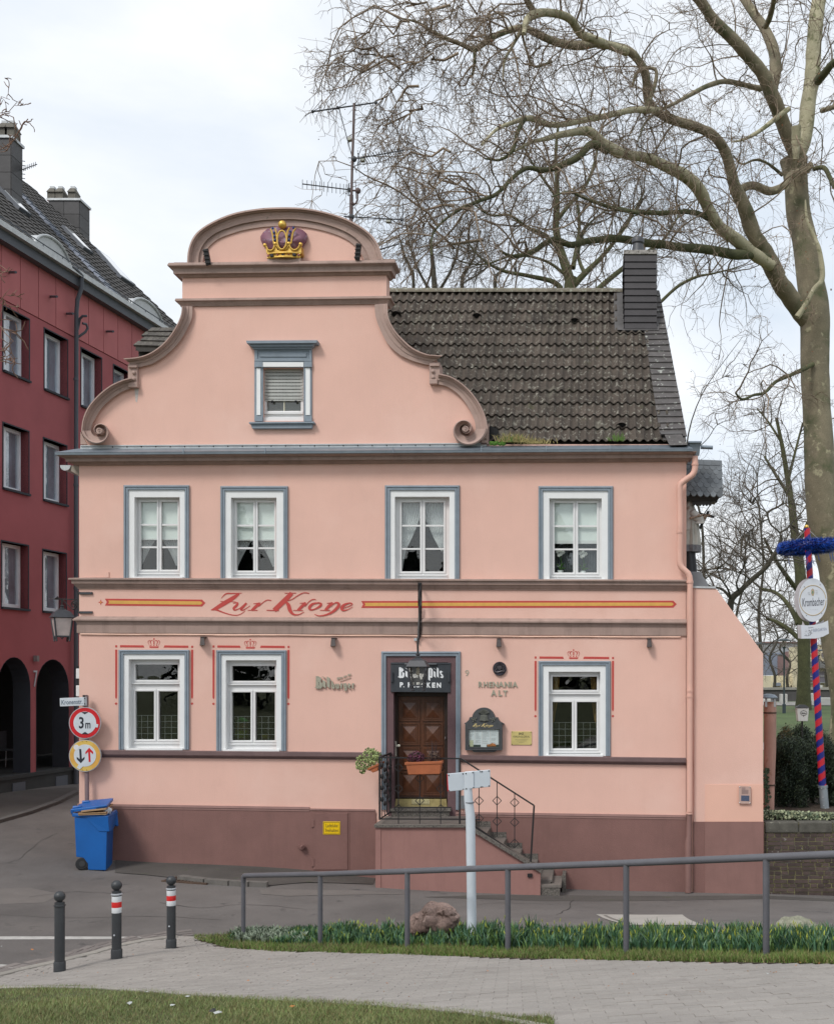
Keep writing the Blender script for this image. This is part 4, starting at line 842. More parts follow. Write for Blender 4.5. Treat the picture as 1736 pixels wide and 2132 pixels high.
# ================================================================== ROOF OF THE INN
E0 = Vector((0,20.02,4.215)); RG = Vector((0,22.5,7.79)); SL = (RG - E0); SLn = SL.normalized(); SLL = SL.length; RN = Vector((0,-SLn.z,SLn.y))   # outward normal
def RP_(x,s,h=0.0): 
    p = E0 + SL * s + RN * h; return Vector((x,p.y,p.z))
def ridge_s(u,v):      # slope coordinate of a pixel on the roof plane
    k = (CV - v) / F; s = (k * E0.y - E0.z) / (SL.z - k * SL.y); y = E0.y + SL.y * s; return (u - CX) * y / F,s
xoff = lambda s: float(np.interp(s,[0,.02,0.687,1.0],[1.30,1.27,1.067,0.96])); xout = lambda s: 1.72 - 0.36 * s
mb = MB(); x0 = -8.0 * 0 + ((395 - CX) * 22.5 / F)
mb.add([RP_(x0,0,-.05),RP_(1.6,0,-.05),RP_(1.28,1,-.05),RP_(x0,1,-.05),Vector((x0,25.2,4.2)),Vector((1.4,25.2,4.2))],[(0,1,2,3),(3,2,5,4),(0,3,4),(1,5,2)])
roof = mb.build('roof',mat('roof_felt',(.03,.028,.026),.9),inn)
# tile, shared mesh: two waves on 30 cm
tm = MB(); W,LN = 0.300,0.40; nx = 12; rowsY = [(0,.044),(LN,.004)]; vs = []
def wave(x): 
    t = (x % 0.15) / 0.15; return 0.050 * (math.sin(math.pi * min(t / 0.62,1.0)) ** 1.1 if t < 0.62 else -0.25 * math.sin(math.pi * (t - .62) / .38))
for (y,h) in rowsY:
    for i in range(nx + 1): x = (W + .012) * i / nx; vs.append((x,y,wave(x) + h))
for i in range(nx + 1): x = (W + .012) * i / nx; vs.append((x,.05,wave(x) + .044 - .040))
k = nx + 1; tm.add(vs,[(i,i + 1,k + i + 1,k + i) for i in range(nx)] + [(2 * k + i,2 * k + i + 1,i + 1,i) for i in range(nx)])
t0 = tm.build('roof_tile',rooft,roof,smooth=50,shift=False,fix=False); tme = t0.data; first = True
bm = bmesh.new(); bm.from_mesh(tme); bmesh.ops.recalc_face_normals(bm,faces=bm.faces)
if max(bm.faces,key=lambda f: abs(f.normal.z)).normal.z < 0: bmesh.ops.reverse_faces(bm,faces=bm.faces)
bm.to_mesh(tme); bm.free()
def tileM(x,s,h=0.0,jit=1):
    ex = Vector((1,0,0)); M = Matrix((ex,SLn,RN)).transposed().to_4x4(); M.translation = RP_(x,s,h)
    return M @ Matrix.Rotation(random.gauss(0,.006) * jit,4,'Z') @ Matrix.Rotation(random.gauss(0,.008) * jit,4,'X')
gx_,gv_ = zip(*[(p[0],p[1]) for p in [(780,600),(805,640),(822,690),(850,716),(915,742),(920,790),(965,803),(1000,845),(1015,895),(1016,930)]])
NR = 13; cnt = 0; vents = [(826,660),(993,664),(1196,674),(1293,892)]; ventx = [ridge_s(*q) for q in vents]
for r in range(NR):
    s = r * (1.0 / NR); sv = (E0.z + SL.z * s) / (E0.y + SL.y * s) * F; v = CV - sv
    umin = float(np.interp(v,gv_,gx_)) - 12
    c0 = -7.2
    for c in range(40):
        x = c0 + c * W; p = RP_(x,s); u = CX + p.x / p.y * F
        if u + (110 if r > 1 else 30) < umin or x > xoff(s) - .02: continue
        if s > .70 and .56 < x < 1.4: continue
        M = tileM(x,s - .004)
        if first: t0.matrix_local = Matrix.Translation(-wloc(roof)) @ M; first = False
        else: sub('roof_tile',tme,rooft,roof,M)
        cnt += 1
# row half hidden under the ridge
ridge_tiles = []
y = RG.y; n_r = 13; xr0,xr1 = (800 - CX) * 22.5 / F,(1292 - CX) * 22.5 / F
for i in range(n_r):
    a = xr0 + (xr1 - xr0) * i / n_r; b = a + (xr1 - xr0) / n_r + .03; m = MB(); vs = []
    for (x,rr) in ((a,.115),(b,.105)):
        for k in range(9): an = math.pi * k / 8; vs.append((x,RG.y + math.cos(an) * rr * 1.15,RG.z - .03 + math.sin(an) * rr + (0.0)))
    m.add(vs,[(j,j + 1,10 + j,9 + j) for j in range(8)] + [tuple(range(9))]); m.build('ridge_tile',mat('ridge_tile',(.17,.15,.115),.9,.25,9,.6,40,objr=.15,fine=.2,spots=[((.30,.31,.25),16,.55,.62),((.10,.11,.04),5,.55,.7)]) if i == 0 else MATS['ridge_tile'],roof,smooth=40)
for (x,s) in ventx:   # hooded vent tiles
    m = MB(); vs = []
    for k in range(9):
        an = math.pi * k / 8; vs.append(RP_(x - math.cos(an) * .105,s,.03 + math.sin(an) * .115))
    vs.append(RP_(x,s + .045,.03)); m.add(vs,[(j,j + 1,9) for j in range(8)])
    vs2 = [RP_(x - math.cos(math.pi * k / 8) * .09,s + .002,.02 + math.sin(math.pi * k / 8) * .10) for k in range(9)]
    o = m.build('vent_tile',rooft,roof,fix=False); mm_ = MB(); mm_.add(vs2,[tuple(range(9))]); mm_.build('vent_opening',dark,roof,fix=False)
# verge slates
nS = 25
vm = MB(); vm.add([RP_(xoff(0) - .0,0,.05),RP_(xout(0),0,.05),RP_(xout(1),1,.05),RP_(xoff(1),1,.05),RP_(xout(0),0,-.4),RP_(xout(1),1,-.4)],[(0,1,2,3),(1,4,5,2)]); vm.build('verge_board',slate,roof)
for i in range(nS):
    s0 = .02 + .965 * i / nS; s1 = s0 + .965 / nS + .012; ta = random.uniform(-.006,.006)
    a,b,c_,d_ = RP_(xoff(s0) - .02,s0,.085),RP_(xout(s0) + .02,s0 + ta,.085),RP_(xout(s1) + .02,s1,.058),RP_(xoff(s1) - .02,s1,.058)
    m = MB(); dn = RN * .022; m.hexa([a,b,c_,d_],[a - dn,b - dn,c_ - dn,d_ - dn]); m.build('slate',slate,roof)
lead = mat('lead_sheet',(.085,.08,.08),.6,.2,6)
for i in range(5):   # small slates of the kicked verge foot
    v = 904 + i * 4.0; m = MB(); m.hexa([P(1383 + i * 2,v + 1,19.95 - i * .04),P(1418 + i * 2.4,v,19.95 - i * .04),P(1421 + i * 2.4,v + 6,19.90 - i * .04),P(1385 + i * 2,v + 7,19.90 - i * .04)],[P(1383 + i * 2,v + 2,20.02),P(1418 + i * 2.4,v + 2,20.02),P(1421 + i * 2.4,v + 7,20.02),P(1385 + i * 2,v + 8,20.02)]); m.build('slate',slate,roof)
m = MB(); m.hexa([P(1373,899,19.99),P(1418,898,19.99),P(1420,903,19.96),P(1376,904,19.96)],[P(1373,900,20.1),P(1418,900,20.1),P(1420,905,20.1),P(1376,905,20.1)]); m.build('flashing',lead,roof)
# chimney
yc = 21.72; cxa,cxb = (1300 - CX) * yc / F,(1366 - CX) * yc / F; zt = (CV - 530) / F * yc; zb = (CV - 684) / F * yc
chim = MB().box(cxa + .02,cxb - .02,yc + .02,yc + .9,5.5,zt - .01).build('chimney',slate_c,roof)
nC = 11; hC = (zt - zb) / nC
for i in range(nC):
    z0 = zb + i * hC; z1 = z0 + hC
    for sd in range(2):
        m = MB()
        if sd == 0: m.hexa([(cxa - .006,yc - .028,z0 - .012),(cxb + .01,yc - .028,z0 - .012),(cxb + .002,yc - .004,z1),(cxa,yc - .004,z1)],[(cxa,yc + .02,z0),(cxb,yc + .02,z0),(cxb,yc + .02,z1),(cxa,yc + .02,z1)])
        else: m.hexa([(cxa - .028,yc - .02,z0 - .012),(cxa - .028,yc + .92,z0 - .012 - .0),(cxa - .004,yc + .92,z1),(cxa - .004,yc - .0,z1)],[(cxa + .02,yc,z0),(cxa + .02,yc + .9,z0),(cxa + .02,yc + .9,z1),(cxa + .02,yc,z1)])
        m.build('slate',slate_c,chim)
capc = mat('chimney_cap',(.33,.31,.29),.8,.2,12,spots=[((.1,.09,.08),20,.5,.6)])
MB().box(cxa - .02,cxb + .015,yc - .03,yc + .93,zt,zt + .085).build('cap',capc,chim,bevel=.01)
xp = (1327.5 - CX) * 22.1 / F; zq = zt + .08; MB().lathe([(.155,0),(.15,.04),(.10,.27),(.125,.29),(.125,.37),(.10,.40),(.02,.41)],(xp,22.1,zq),16).build('chimney_pot',mat('clay_pot_grey',(.055,.058,.065),.5),chim,smooth=40)
m = MB(); 
m.add([RP_(cxa - .20,.705,.075),RP_(cxa + .02,.705,.075),RP_(cxa + .02,.99,.075),RP_(cxa - .20,.99,.06)],[(0,1,2,3)]); m.add([RP_(cxa - .05,.70,.085),RP_(cxb + .05,.70,.085),RP_(cxb + .05,.75,.10),RP_(cxa - .05,.75,.10)],[(0,1,2,3)]); m.build('lead_flashing',lead,chim,fix=False)
# growth in the gutter
def tuft(u,v,d,lab,n,h,cols,spread=.25,seed=1,cat='weeds',dz=0):
    rnd = random.Random(seed); t = MB(); base = P(u,v,d)
    for i in range(n):
        b = base + Vector((rnd.gauss(0,spread),rnd.uniform(-.05,.05),dz)); L_ = h * rnd.uniform(.4,1.1); lean = Vector((rnd.gauss(0,.5),rnd.gauss(0,.25),1)).normalized(); side = Vector((0.006,0,0)); tip = b + lean * L_ + Vector((lean.x * L_ * .6,0,-abs(lean.x) * L_ * .5)); md = b + lean * L_ * .6
        t.mi = rnd.randrange(len(cols)); t.add([b - side,b + side,md + side * .8,md - side * .8,tip],[(0,1,2,3),(3,2,4)])
    o = t.build('grass_tuft',cols,fix=False); tag(o,lab,cat); return o
dry = mat('dry_grass',(.30,.25,.10),.9,.2,30); grn = mat('green_grass',(.09,.17,.03),.8,.2,30)
tuft(1070,921,19.85,'dry straw coloured weeds growing in the roof gutter right of the gable scroll',230,.20,[dry,dry,dry,grn],.13,1)
tuft(1115,924,19.85,'sparse dry weeds lying in the gutter below the roof tiles',110,.14,[dry],.14,2)
tuft(1287,918,19.85,'fresh green weeds growing in the roof gutter beneath the lowest vent tile',45,.17,[grn],.07,3)
m = MB(); rnd = random.Random(4)
for i in range(60): c = P(rnd.uniform(1020,1050),rnd.uniform(921,925),19.85); m.ball(c,rnd.uniform(.015,.035),6,4)
tag(m.build('moss_cushion',mat('moss',(.07,.16,.02),.95,.3,40,.5,80)),'bright green moss cushion in the gutter beside the right gable scroll','moss')
m = MB(); m.fprism([(1016,893),(1020,886),(1036,893),(1038,921),(1020,921)],-.2,-.02); m.build('eaves_gap',dark,inn)
# small shingled roof behind the left shoulder of the gable
sh = mat('old_shingle',(.085,.075,.065),.9,.25,8,.4,50,objr=.25,spots=[((.25,.27,.18),20,.6,.66)])
lr = MB(); a,b,c_,d_ = P(283,722,21.3),P(345,724,21.3),P(368,683,22.6),P(315,683,22.6); lr.add([a,b,c_,d_,P(283,730,21.3),P(345,730,21.3)],[(0,1,2,3),(0,4,5,1)]); lro = lr.build('side_roof',sh,inn)
for r in range(4):
    for c in range(5):
        t0_,t1_ = r / 4,(r + 1.1) / 4; s0,s1 = c / 5 + (r % 2) * .1 - .06,(c + 1) / 5 + (r % 2) * .1 - .07
        q = lambda s_,t_: (a * (1 - s_) + b * s_) * (1 - t_) + (d_ * (1 - s_) + c_ * s_) * t_
        up = Vector((0,-.03,.03)); m = MB(); m.hexa([q(s0,t0_) + up,q(s1,t0_) + up,q(s1,min(t1_,1)) + up * .3,q(s0,min(t1_,1)) + up * .3],[q(s0,t0_),q(s1,t0_),q(s1,min(t1_,1)),q(s0,min(t1_,1))]); m.build('shingle',sh,lro)
m = MB(); m.hexa([P(282,724,21.25),P(345,727,21.25),P(345,732,21.25),P(288,732,21.25)],[P(282,724,21.6),P(345,727,21.6),P(345,732,21.6),P(288,732,21.6)]); m.box(P(289,0,21.4).x,P(350,0,21.4).x,21.4,22.4,P(0,760,21.4).z,P(0,731,21.4).z); m.build('dormer_cheek',mat('dormer_wood',(.05,.045,.04),.8),lro)
# side eaves and half round gutter end at the left corner
m = MB(); gx0,gx1 = P(133,0,20.5).x,P(164,0,20.5).x
vs = [];
for y in (20.32,26):
    for k in range(9): an = math.pi + math.pi * k / 8; vs.append((P(135.5,0,20.3).x + math.cos(an) * .10,y,P(0,968,20.3).z + math.sin(an) * .10))
m.add(vs,[(j,j + 1,10 + j,9 + j) for j in range(8)] + [tuple(range(9))]); m.build('side_gutter',zinc_l,inn,fix=False)
m = MB(); m.hexa([P(150,969,20.3),P(166,969,20.3),P(165.5,991,20.3),P(148,980,20.3)],[P(150,969,26),P(166,969,26),P(165.5,991,26),P(148,980,26)]); m.build('side_eaves',mat('eaves_board',(.35,.31,.26),.8,.2,8),inn)
# right corner: rain head, painted downpipe
m = MB(); m.hexa([P(1434,922,19.9),P(1458,922,19.9),P(1455,949,19.95),P(1437,949,19.95)],[P(1434,922,20.2),P(1458,922,20.2),P(1455,949,20.15),P(1437,949,20.15)]); m.box(P(1432,0,19.88).x,P(1460,0,19.88).x,19.86,20.22,P(0,923,19.9).z,P(0,919,19.9).z)
rh = m.build('rain_head',zinc,inn,bevel=.006); m = MB(); m.tube([P(1458,931,20.0),P(1483,932,20.0)],.035,10); m.build('overflow_pipe',zinc,inn,smooth=40)
pipep = mat('pipe_paint',(0.70,0.41,0.33),.6,.06,3,streak=.12); 
dp = thing('downpipe',P(1431,1852,19.9),'salmon painted downpipe with a double bend at the right corner of the inn','downpipe')
pth = [tuple(x) for x in catmull([(1446,950),(1446,975),(1441,988),(1428,998),(1416,1008),(1414,1024),(1415,1090),(1414,1160),(1416,1178),(1424,1187),(1433,1196),(1436,1212)],46)]
m = MB(); m.tube([P(u,v,19.86) for u,v in pth],.055,12); m.build('bend',pipep,dp,smooth=50)
m = MB(); m.tube([P(1436,1210,19.86),P(1435.5,1440,19.86),P(1435,1690,19.86)],.053,12); m.build('pipe',pipep,dp,smooth=50)
m = MB(); m.tube([P(1434,1696,19.86),P(1433,1740,19.86),P(1432,1758,19.84),P(1431.5,1858,19.84)],[.05,.05,.062,.062],12); m.build('standpipe',mat('pipe_paint_dark',(.22,.12,.105),.6,.1,4),dp,smooth=50)
for u,v in ((1414.5,1108),(1435.5,1212),(1435.5,1438),(1435,1450),(1434.5,1693),(1446,967)):
    m = MB(); m.tube([P(u,v - 2,19.86),P(u,v + 2,19.86)],.064,12); m.build('collar',pipep,dp,smooth=40)
# ---- spotlights and wall lights
def wall_light(u,v,lab):
    t = thing('wall_light',FP(u,v,0),lab,'wall light','small dark wedge wall lights under the string course'); m = MB()
    m.hexa([FP(u - 3,v - 8,.14),FP(u + 3.5,v - 8,.14),FP(u + 5.5,v + 8.5,.17),FP(u - 4.5,v + 8.5,.17)],[FP(u - 4,v - 8,0),FP(u + 4,v - 8,0),FP(u + 5.5,v + 8.5,0),FP(u - 5.5,v + 8.5,0)]); m.build('housing',mat('bronze_lamp',(.06,.045,.042),.45,.2,9) if 'bronze_lamp' not in MATS else MATS['bronze_lamp'],t,bevel=.004)
    m = MB(); m.frect(u - 4,v - 9.5,u + 4.5,v - 8,0,.15); m.build('top',MATS['bronze_lamp'],t); return t
wall_light(421.5,1335,'dark wedge wall light between the two left ground floor windows'); wall_light(693.5,1337,'dark wedge wall light above the blackletter beer lettering left of the door')
wall_light(1038,1338,'dark wedge wall light directly above the round bronze medallion'); wall_light(1351,1338.5,'dark wedge wall light farthest right, between the last window and downpipe')
def flood(u,v,sgn,lab):
    t = thing('floodlight',FP(u,v,0),lab,'floodlight'); m = MB(); a = FP(u,v,.2); ax = Vector((.045,-.06,0.0)); up = Vector((sgn * .02,-.02,.135)) 
    m.obox(a,(.042,.0,-.01 * sgn),up,(0,.035,0)); m.build('housing',iron,t,bevel=.006)
    for k in range(4): mm2 = MB(); mm2.obox(a + up * (-.75 + k * .5) + Vector((0,-.045,0)),(.05,0,0),(0,0,.006),(0,.012,0)); mm2.build('cooling_fin',iron,t)
    m = MB(); m.sbar(FP(u + sgn * 5,v + 6,0),a,.02); m.build('bracket',iron,t)
flood(432,536,-1,'small black floodlight at the left inside the arched gable top'); flood(745.5,525,1,'small black floodlight at the right inside the arched gable top')
# ---- lettering and signs on the wall
brz = mat('brass_lettering',(.36,.345,.27),.55,.12,8,metal=.1)
def nib(mb,polys,box,o0,o1,nx=.11,ny=.085):
    """blackletter drawn with a broad pen held at an angle; box = (u0,v0,w,h) in pixels, y up"""
    u0,v0,w_,h_ = box
    e_ = 0.0
    for pl in polys:
        for (a,b) in zip(pl[:-1],pl[1:]):
            e_ += .0007
            q = [(a[0] - nx,a[1] - ny * .0 + ny),(a[0] + nx,a[1] - ny),(b[0] + nx,b[1] - ny),(b[0] - nx,b[1] + ny)]
            if abs((b[0] - a[0]) * ny * 2 + (b[1] - a[1]) * nx * 2) < .004: q = [(a[0] - nx * .4,a[1] - ny),(a[0] + nx * .4,a[1] + ny),(b[0] + nx * .4,b[1] + ny),(b[0] - nx * .4,b[1] - ny)]
            mb.fprism([(u0 + x * w_,v0 - y * h_) for x,y in q],o0 + e_,o1 + e_)
BL = {'B': (.74,[[(.15,.95),(.24,.9),(.24,.1),(.12,.04)],[(.12,.06),(.45,.06),(.58,.22)],[(.58,.2),(.58,.5)],[(.58,.52),(.30,.62)],[(.30,.60),(.52,.78)],[(.52,.78),(.42,.92),(.28,.9)]]),
      'i': (.36,[[(.16,.62),(.18,.12)],[(.18,.14),(.24,.08)],[(.14,.90),(.22,.82)]]),'t': (.40,[[(.20,.88),(.20,.12)],[(.20,.14),(.28,.08)],[(.10,.66),(.36,.68)]]),
      'b': (.54,[[(.15,.95),(.15,.16)],[(.15,.14),(.28,.06)],[(.42,.58),(.42,.14)],[(.18,.56),(.40,.62)],[(.28,.06),(.42,.14)]]),
      'u': (.56,[[(.14,.62),(.14,.14)],[(.14,.14),(.26,.06)],[(.43,.62),(.43,.10)],[(.26,.07),(.42,.16)],[(.43,.12),(.5,.07)]]),
      'r': (.40,[[(.15,.62),(.15,.10)],[(.15,.1),(.22,.05)],[(.17,.54),(.26,.64),(.36,.58)]]),
      'g': (.54,[[(.15,.58),(.15,.18)],[(.15,.6),(.30,.66),(.42,.60)],[(.42,.60),(.42,-.06)],[(.15,.16),(.28,.08),(.42,.16)],[(.42,-.08),(.28,-.18),(.14,-.12)]]),
      'e': (.44,[[(.15,.55),(.15,.16)],[(.15,.56),(.27,.65),(.35,.52)],[(.35,.50),(.18,.36)],[(.15,.14),(.26,.06),(.36,.13)]]),
      'P': (.66,[[(.06,.84),(.2,.92)],[(.2,.9),(.2,-.18)],[(.3,.86),(.46,.92)],[(.50,.88),(.50,.20)],[(.50,.18),(.34,.08)]]),
      'l': (.34,[[(.16,.95),(.16,.14)],[(.16,.14),(.24,.07)]]),'s': (.46,[[(.40,.60),(.26,.66),(.14,.56)],[(.14,.56),(.14,.42)],[(.14,.40),(.38,.28)],[(.38,.28),(.38,.16)],[(.38,.14),(.24,.06),(.10,.10)]])}
def blackletter(mb,txt,u,v,h,wscale,o0,o1,nx=.10,ny=.07):
    for ch in txt:
        adv,pl = BL[ch]; nib(mb,pl,(u,v,h * wscale,h),o0,o1,nx,ny); u += adv * h * wscale
    return u
bl = thing('beer_lettering',FP(697,1425,0),'weathered brass blackletter word Bitburger with a small slogan on the pink wall','lettering')
zb_ = lambda x,y: (643.9 + x * .06434,1379.9 + y * .06434)
xs_ = [('B',185,1.0),('i',425,1.0),('t',553,1.0)]
for ch,x_,_ in xs_:
    m = MB(); u,v = zb_(x_,840); nib(m,BL[ch][1],(u,v,21,27.0),.015,.036,.15,.06); m.build('letter',brz,bl,bevel=.002,bseg=1)
for ch,x_ in (('b',700),('u',840),('r',995),('g',1095),('e',1240),('r',1370)):
    m = MB(); u,v = zb_(x_,845); nib(m,BL[ch][1],(u,v,15,17.0),.015,.034,.11,.06); m.build('letter',brz,bl)
m = MB(); text_on(m,'Bitte ein Bit',[FP(*zb_(880,480),.02),FP(*zb_(1345,335),.02),FP(*zb_(1370,400),.02),FP(*zb_(905,560),.02)],depth=.006,bold=.02,shear=.3); m.build('slogan',brz,bl,fix=False)
m = MB(); m.hexa([FP(*zb_(990,592),.02),FP(*zb_(1345,470),.02),FP(*zb_(1345,480),.02),FP(*zb_(990,602),.02)],[FP(*zb_(990,592),.008),FP(*zb_(1345,470),.008),FP(*zb_(1345,480),.008),FP(*zb_(990,602),.008)]); m.build('underline',brz,bl)
zr = lambda x,y: (952.8 + x * .11095,1353.6 + y * .11095)
rh_ = thing('beer_lettering',FP(1036,1450,0),'raised brass capitals RHENANIA ALT on the pink wall right of the door','lettering')
for txt,(a,b,c_,d_) in (('R',(388,590,462,695)),('H',(482,592,560,695)),('E',(583,592,640,697)),('N',(655,592,755,698)),('A',(755,590,865,698)),('N',(875,592,970,700)),('I',(984,592,1006,698)),('A',(1022,590,1122,698)),('A',(622,748,722,858)),('L',(762,750,825,858)),('T',(850,755,930,858))):
    m = MB(); p,q = zr(a,b),zr(c_,d_); text_on(m,txt,frectpts(p[0],p[1],q[0],q[1],.02),depth=.028,bold=.032); m.build('letter',brz,rh_,fix=False)
m = MB(); text_on(m,'9',frectpts(*zr(138,372),*zr(208,485),.008),depth=.012,bold=-.005); tag(m.build('house_number',brz,fix=False),'small brass house number 9 on the wall beside the door frame','house number')
md = thing('medallion',FP(1040,1392,0),'round dark bronze relief medallion with coat of arms above the brass capitals','medallion')
brd = mat('dark_bronze',(.035,.030,.042),.45,.3,14,.4,60,metal=.3); brr = mat('bronze_relief',(.07,.06,.065),.4,.3,14,.3,60,metal=.4)
cpt = [zr(783 + 128 * math.cos(a),348 + 132 * math.sin(a)) for a in np.linspace(0,2 * math.pi,30)[:-1]]; m = MB(); m.fprism(cpt,0,.04); m.build('disc',brd,md,bevel=.006)
m = MB(); m.fprism([zr(735,300),zr(825,300),zr(828,345),zr(782,380),zr(738,345)],.03,.06); m.build('shield',brr,md,bevel=.006)
for k in range(7): a = math.pi * (1.15 + .7 * k / 6); m = MB(); m.tube([FP(*zr(783 + 55 * math.cos(a),320 + 45 * math.sin(a)),.045),FP(*zr(783 + 95 * math.cos(a),330 + 92 * math.sin(a)),.05)],[.006,.014],6); m.build('feather',brr,md)
for sgn in (-1,1):
    m = MB(); 
    for k in range(5): m.ball(FP(*zr(783 + sgn * (70 + 12 * math.sin(k * 2)),300 + k * 22),.045),.014,6,5)
    m.build('supporter',brr,md)
m = MB(); m.tube([FP(*zr(x,405 + 10 * math.sin((x - 690) / 30)),.048) for x in range(690,880,15)],.013,6); m.build('scroll',brr,md,smooth=50)
# menu case
mc = thing('menu_case',FP(1008,1560,0),'grey cast menu display case with curved top and gilt Zur Krone beside the door','menu case')
grc = mat('case_grey',(.058,.062,.066),.5,.2,12,.25,60); grr = mat('case_relief',(.10,.105,.09),.45,.3,14,.3,60)
Z4 = lambda pts: [zr(*p) for p in pts]
arch = [(480 + 215 * math.cos(a),1290 - 212 * math.sin(a)) for a in np.linspace(math.radians(8),math.radians(172),18)]
body = [(138,1880),(138,1365),(165,1350),(205,1310),(222,1260)] + arch[::-1] + [(745,1262),(765,1310),(800,1348),(832,1365),(830,1880)]
m = MB(); m.fprism(Z4(body),0,.13,[Z4([(205,1480),(770,1480),(772,1825),(205,1825)])]); m.build('case',grc,mc,bevel=.006)
m = MB(); m.fprism(Z4([(130,1365),(838,1365),(870,1385),(868,1395),(120,1380)]),0,.11); m.fprism(Z4([(265,1885),(730,1885),(690,1912),(300,1912)]),0,.10); m.build('ledge',grc,mc)
m = MB(); m.fprism(Z4([(185,1462),(780,1462),(785,1835),(185,1835)]),.128,.14,[Z4([(207,1485),(768,1485),(770,1820),(207,1820)])]); m.build('glass_frame',grc,mc,bevel=.003)
papm = mat('menu_paper',(.80,.82,.86),.8,.05,10)
for a,b in ((210,322),(325,452),(455,610),(614,765)): m = MB(); m.fprism(Z4([(a,1492),(b,1492),(b,1775),(a,1775)]),.10,.104); m.build('menu_page',papm,mc)
m = MB(); rnd = random.Random(5)
for a,b in ((215,318),(330,447),(460,605),(620,760)):
    for k in range(20):
        y = 1515 + k * 12.5
        if rnd.random() < .8: l_ = rnd.uniform(.4,.95); m.fprism(Z4([(a + 6,y),(a + 6 + (b - a - 12) * l_,y),(a + 6 + (b - a - 12) * l_,y + 3.5),(a + 6,y + 3.5)]),.1045,.1050)
m.build('print_lines',mat('menu_print',(.28,.28,.30),.8),mc,kind='stuff')
m = MB(); m.fprism(Z4([(205,1775),(770,1775),(770,1825),(205,1825)]),.10,.102); m.build('food_photo',mat('menu_dark',(.03,.05,.05),.7,.4,40),mc)
m = MB(); m.fprism(Z4([(545,1770),(600,1765),(640,1745),(700,1755),(720,1800),(560,1810)]),.105,.108); m.build('food_photo',mat('menu_orange',(.50,.17,.05),.7,.5,40),mc)
m = MB(); m.fprism(Z4([(212,1690),(290,1690),(292,1810),(225,1810)]),.105,.108); m.build('leaflet',mat('leaflet_cream',(.60,.60,.42),.8,.1,40),mc)
m = MB(); m.fprism(Z4([(428,1775),(540,1775),(540,1822),(430,1815)]),.105,.108); m.build('leaflet',papm,mc)
m = MB(); m.fprism(Z4([(206,1484),(769,1484),(771,1821),(206,1821)]),.118,.121); m.build('pane',glass,mc)
m = MB(); m.fprism(Z4([(425,1215),(550,1215),(575,1330),(530,1325),(500,1345),(470,1325),(405,1330)]),.13,.155); m.build('relief_crest',grr,mc,bevel=.006)
for k in range(7): a = math.radians(35 + 110 * k / 6); m = MB(); m.tube([FP(*zr(490,1210),.14),FP(*zr(488 + 115 * math.cos(a),1225 - 105 * math.sin(a)),.15)],[.006,.018],6); m.build('relief_plume',grr,mc)
for cx2 in (305,660):
    m = MB()
    for k in range(7): m.ball(FP(*zr(cx2 + 42 * math.cos(k * 2.4) * (k / 6 + .3),1300 + 32 * math.sin(k * 2.4) * (k / 6 + .3)),.135),.016,6,5)
    m.build('relief_leaf',grr,mc)
m = MB(); kk_ = lambda x,y: zr(275 + (x - 95) * .2600,1378 + (y - 95) * .29)
for i,st in enumerate(ZK): m.stroke([(a,b,c * 1.25) for a,b,c in st],.131 + i * .0002,T=kk_)
lt = m.build('painted_lettering',mat('gilt_letter',(.62,.50,.22),.5),mc,fix=False); lt['label'] = 'gilt script reading Zur Krone'
# brass club plaque
pq = thing('brass_plaque',FP(1085,1552,0),'pale yellow brass club plaque engraved BNZ Vereinslokal left of the right window','plaque')
m = MB(); m.fprism(Z4([(1003,1522),(1384,1525),(1385,1780),(1000,1778)]),0,.014); m.build('plate',mat('yellow_brass',(.58,.48,.19),.45,.12,6,metal=.2),pq,bevel=.003)
ink = mat('engraving',(.07,.065,.03),.7)
for txt,b4,bo in (('BNZ',(1145,1548,1235,1588),.03),('VEREINSLOKAL',(1030,1605,1352,1642),-.003),):
    pass
    m = MB(); text_on(m,txt,frectpts(*zr(b4[0],b4[1]),*zr(b4[2],b4[3]),.0155),bold=bo); m.build('engraved_line',ink,pq,fix=False)
m = MB(); rnd = random.Random(8)
for (a,b,y) in ((1075,1302,1675),(1105,1280,1700),(1140,1240,1728)):
    x = a
    while x < b: l_ = rnd.uniform(6,11); m.fprism(Z4([(x,y),(x + l_,y),(x + l_,y + 10),(x,y + 10)]),.0145,.0155); x += l_ + 6
m.build('engraved_small_print',mat('engraving_pale',(.30,.26,.12),.7),pq,kind='stuff')
for x,y in ((1018,1535),(1370,1538),(1370,1765),(1018,1763)): m = MB(); m.ball(FP(*zr(x,y),.014),.008,6,4); m.build('screw',ink,pq)
# yellow notice on the hatch
yn = thing('yellow_notice',FP(690.5,1737,.034),'small yellow enamel notice Ladeluke freihalten on the plum loading hatch','sign')
m = MB(); m.frect(672.7,1710.5,708.4,1737.5,.036,.042); m.build('plate',mat('sign_yellow',(.80,.52,.0),.4,.03,5),yn,bevel=.004)
m = MB(); m.fprism(rect(674,1712,707.2,1736.3),.0425,.0435,[rect(674.7,1712.7,706.5,1735.6)]); m.build('border',iron,yn)
for txt,b4 in (('Ladeluke',(678.5,1715,703.5,1722.5)),('freihalten',(677.5,1725,704.5,1732.5))): m = MB(); text_on(m,txt,frectpts(*b4,.0435)); m.build('text_line',iron,yn,fix=False)
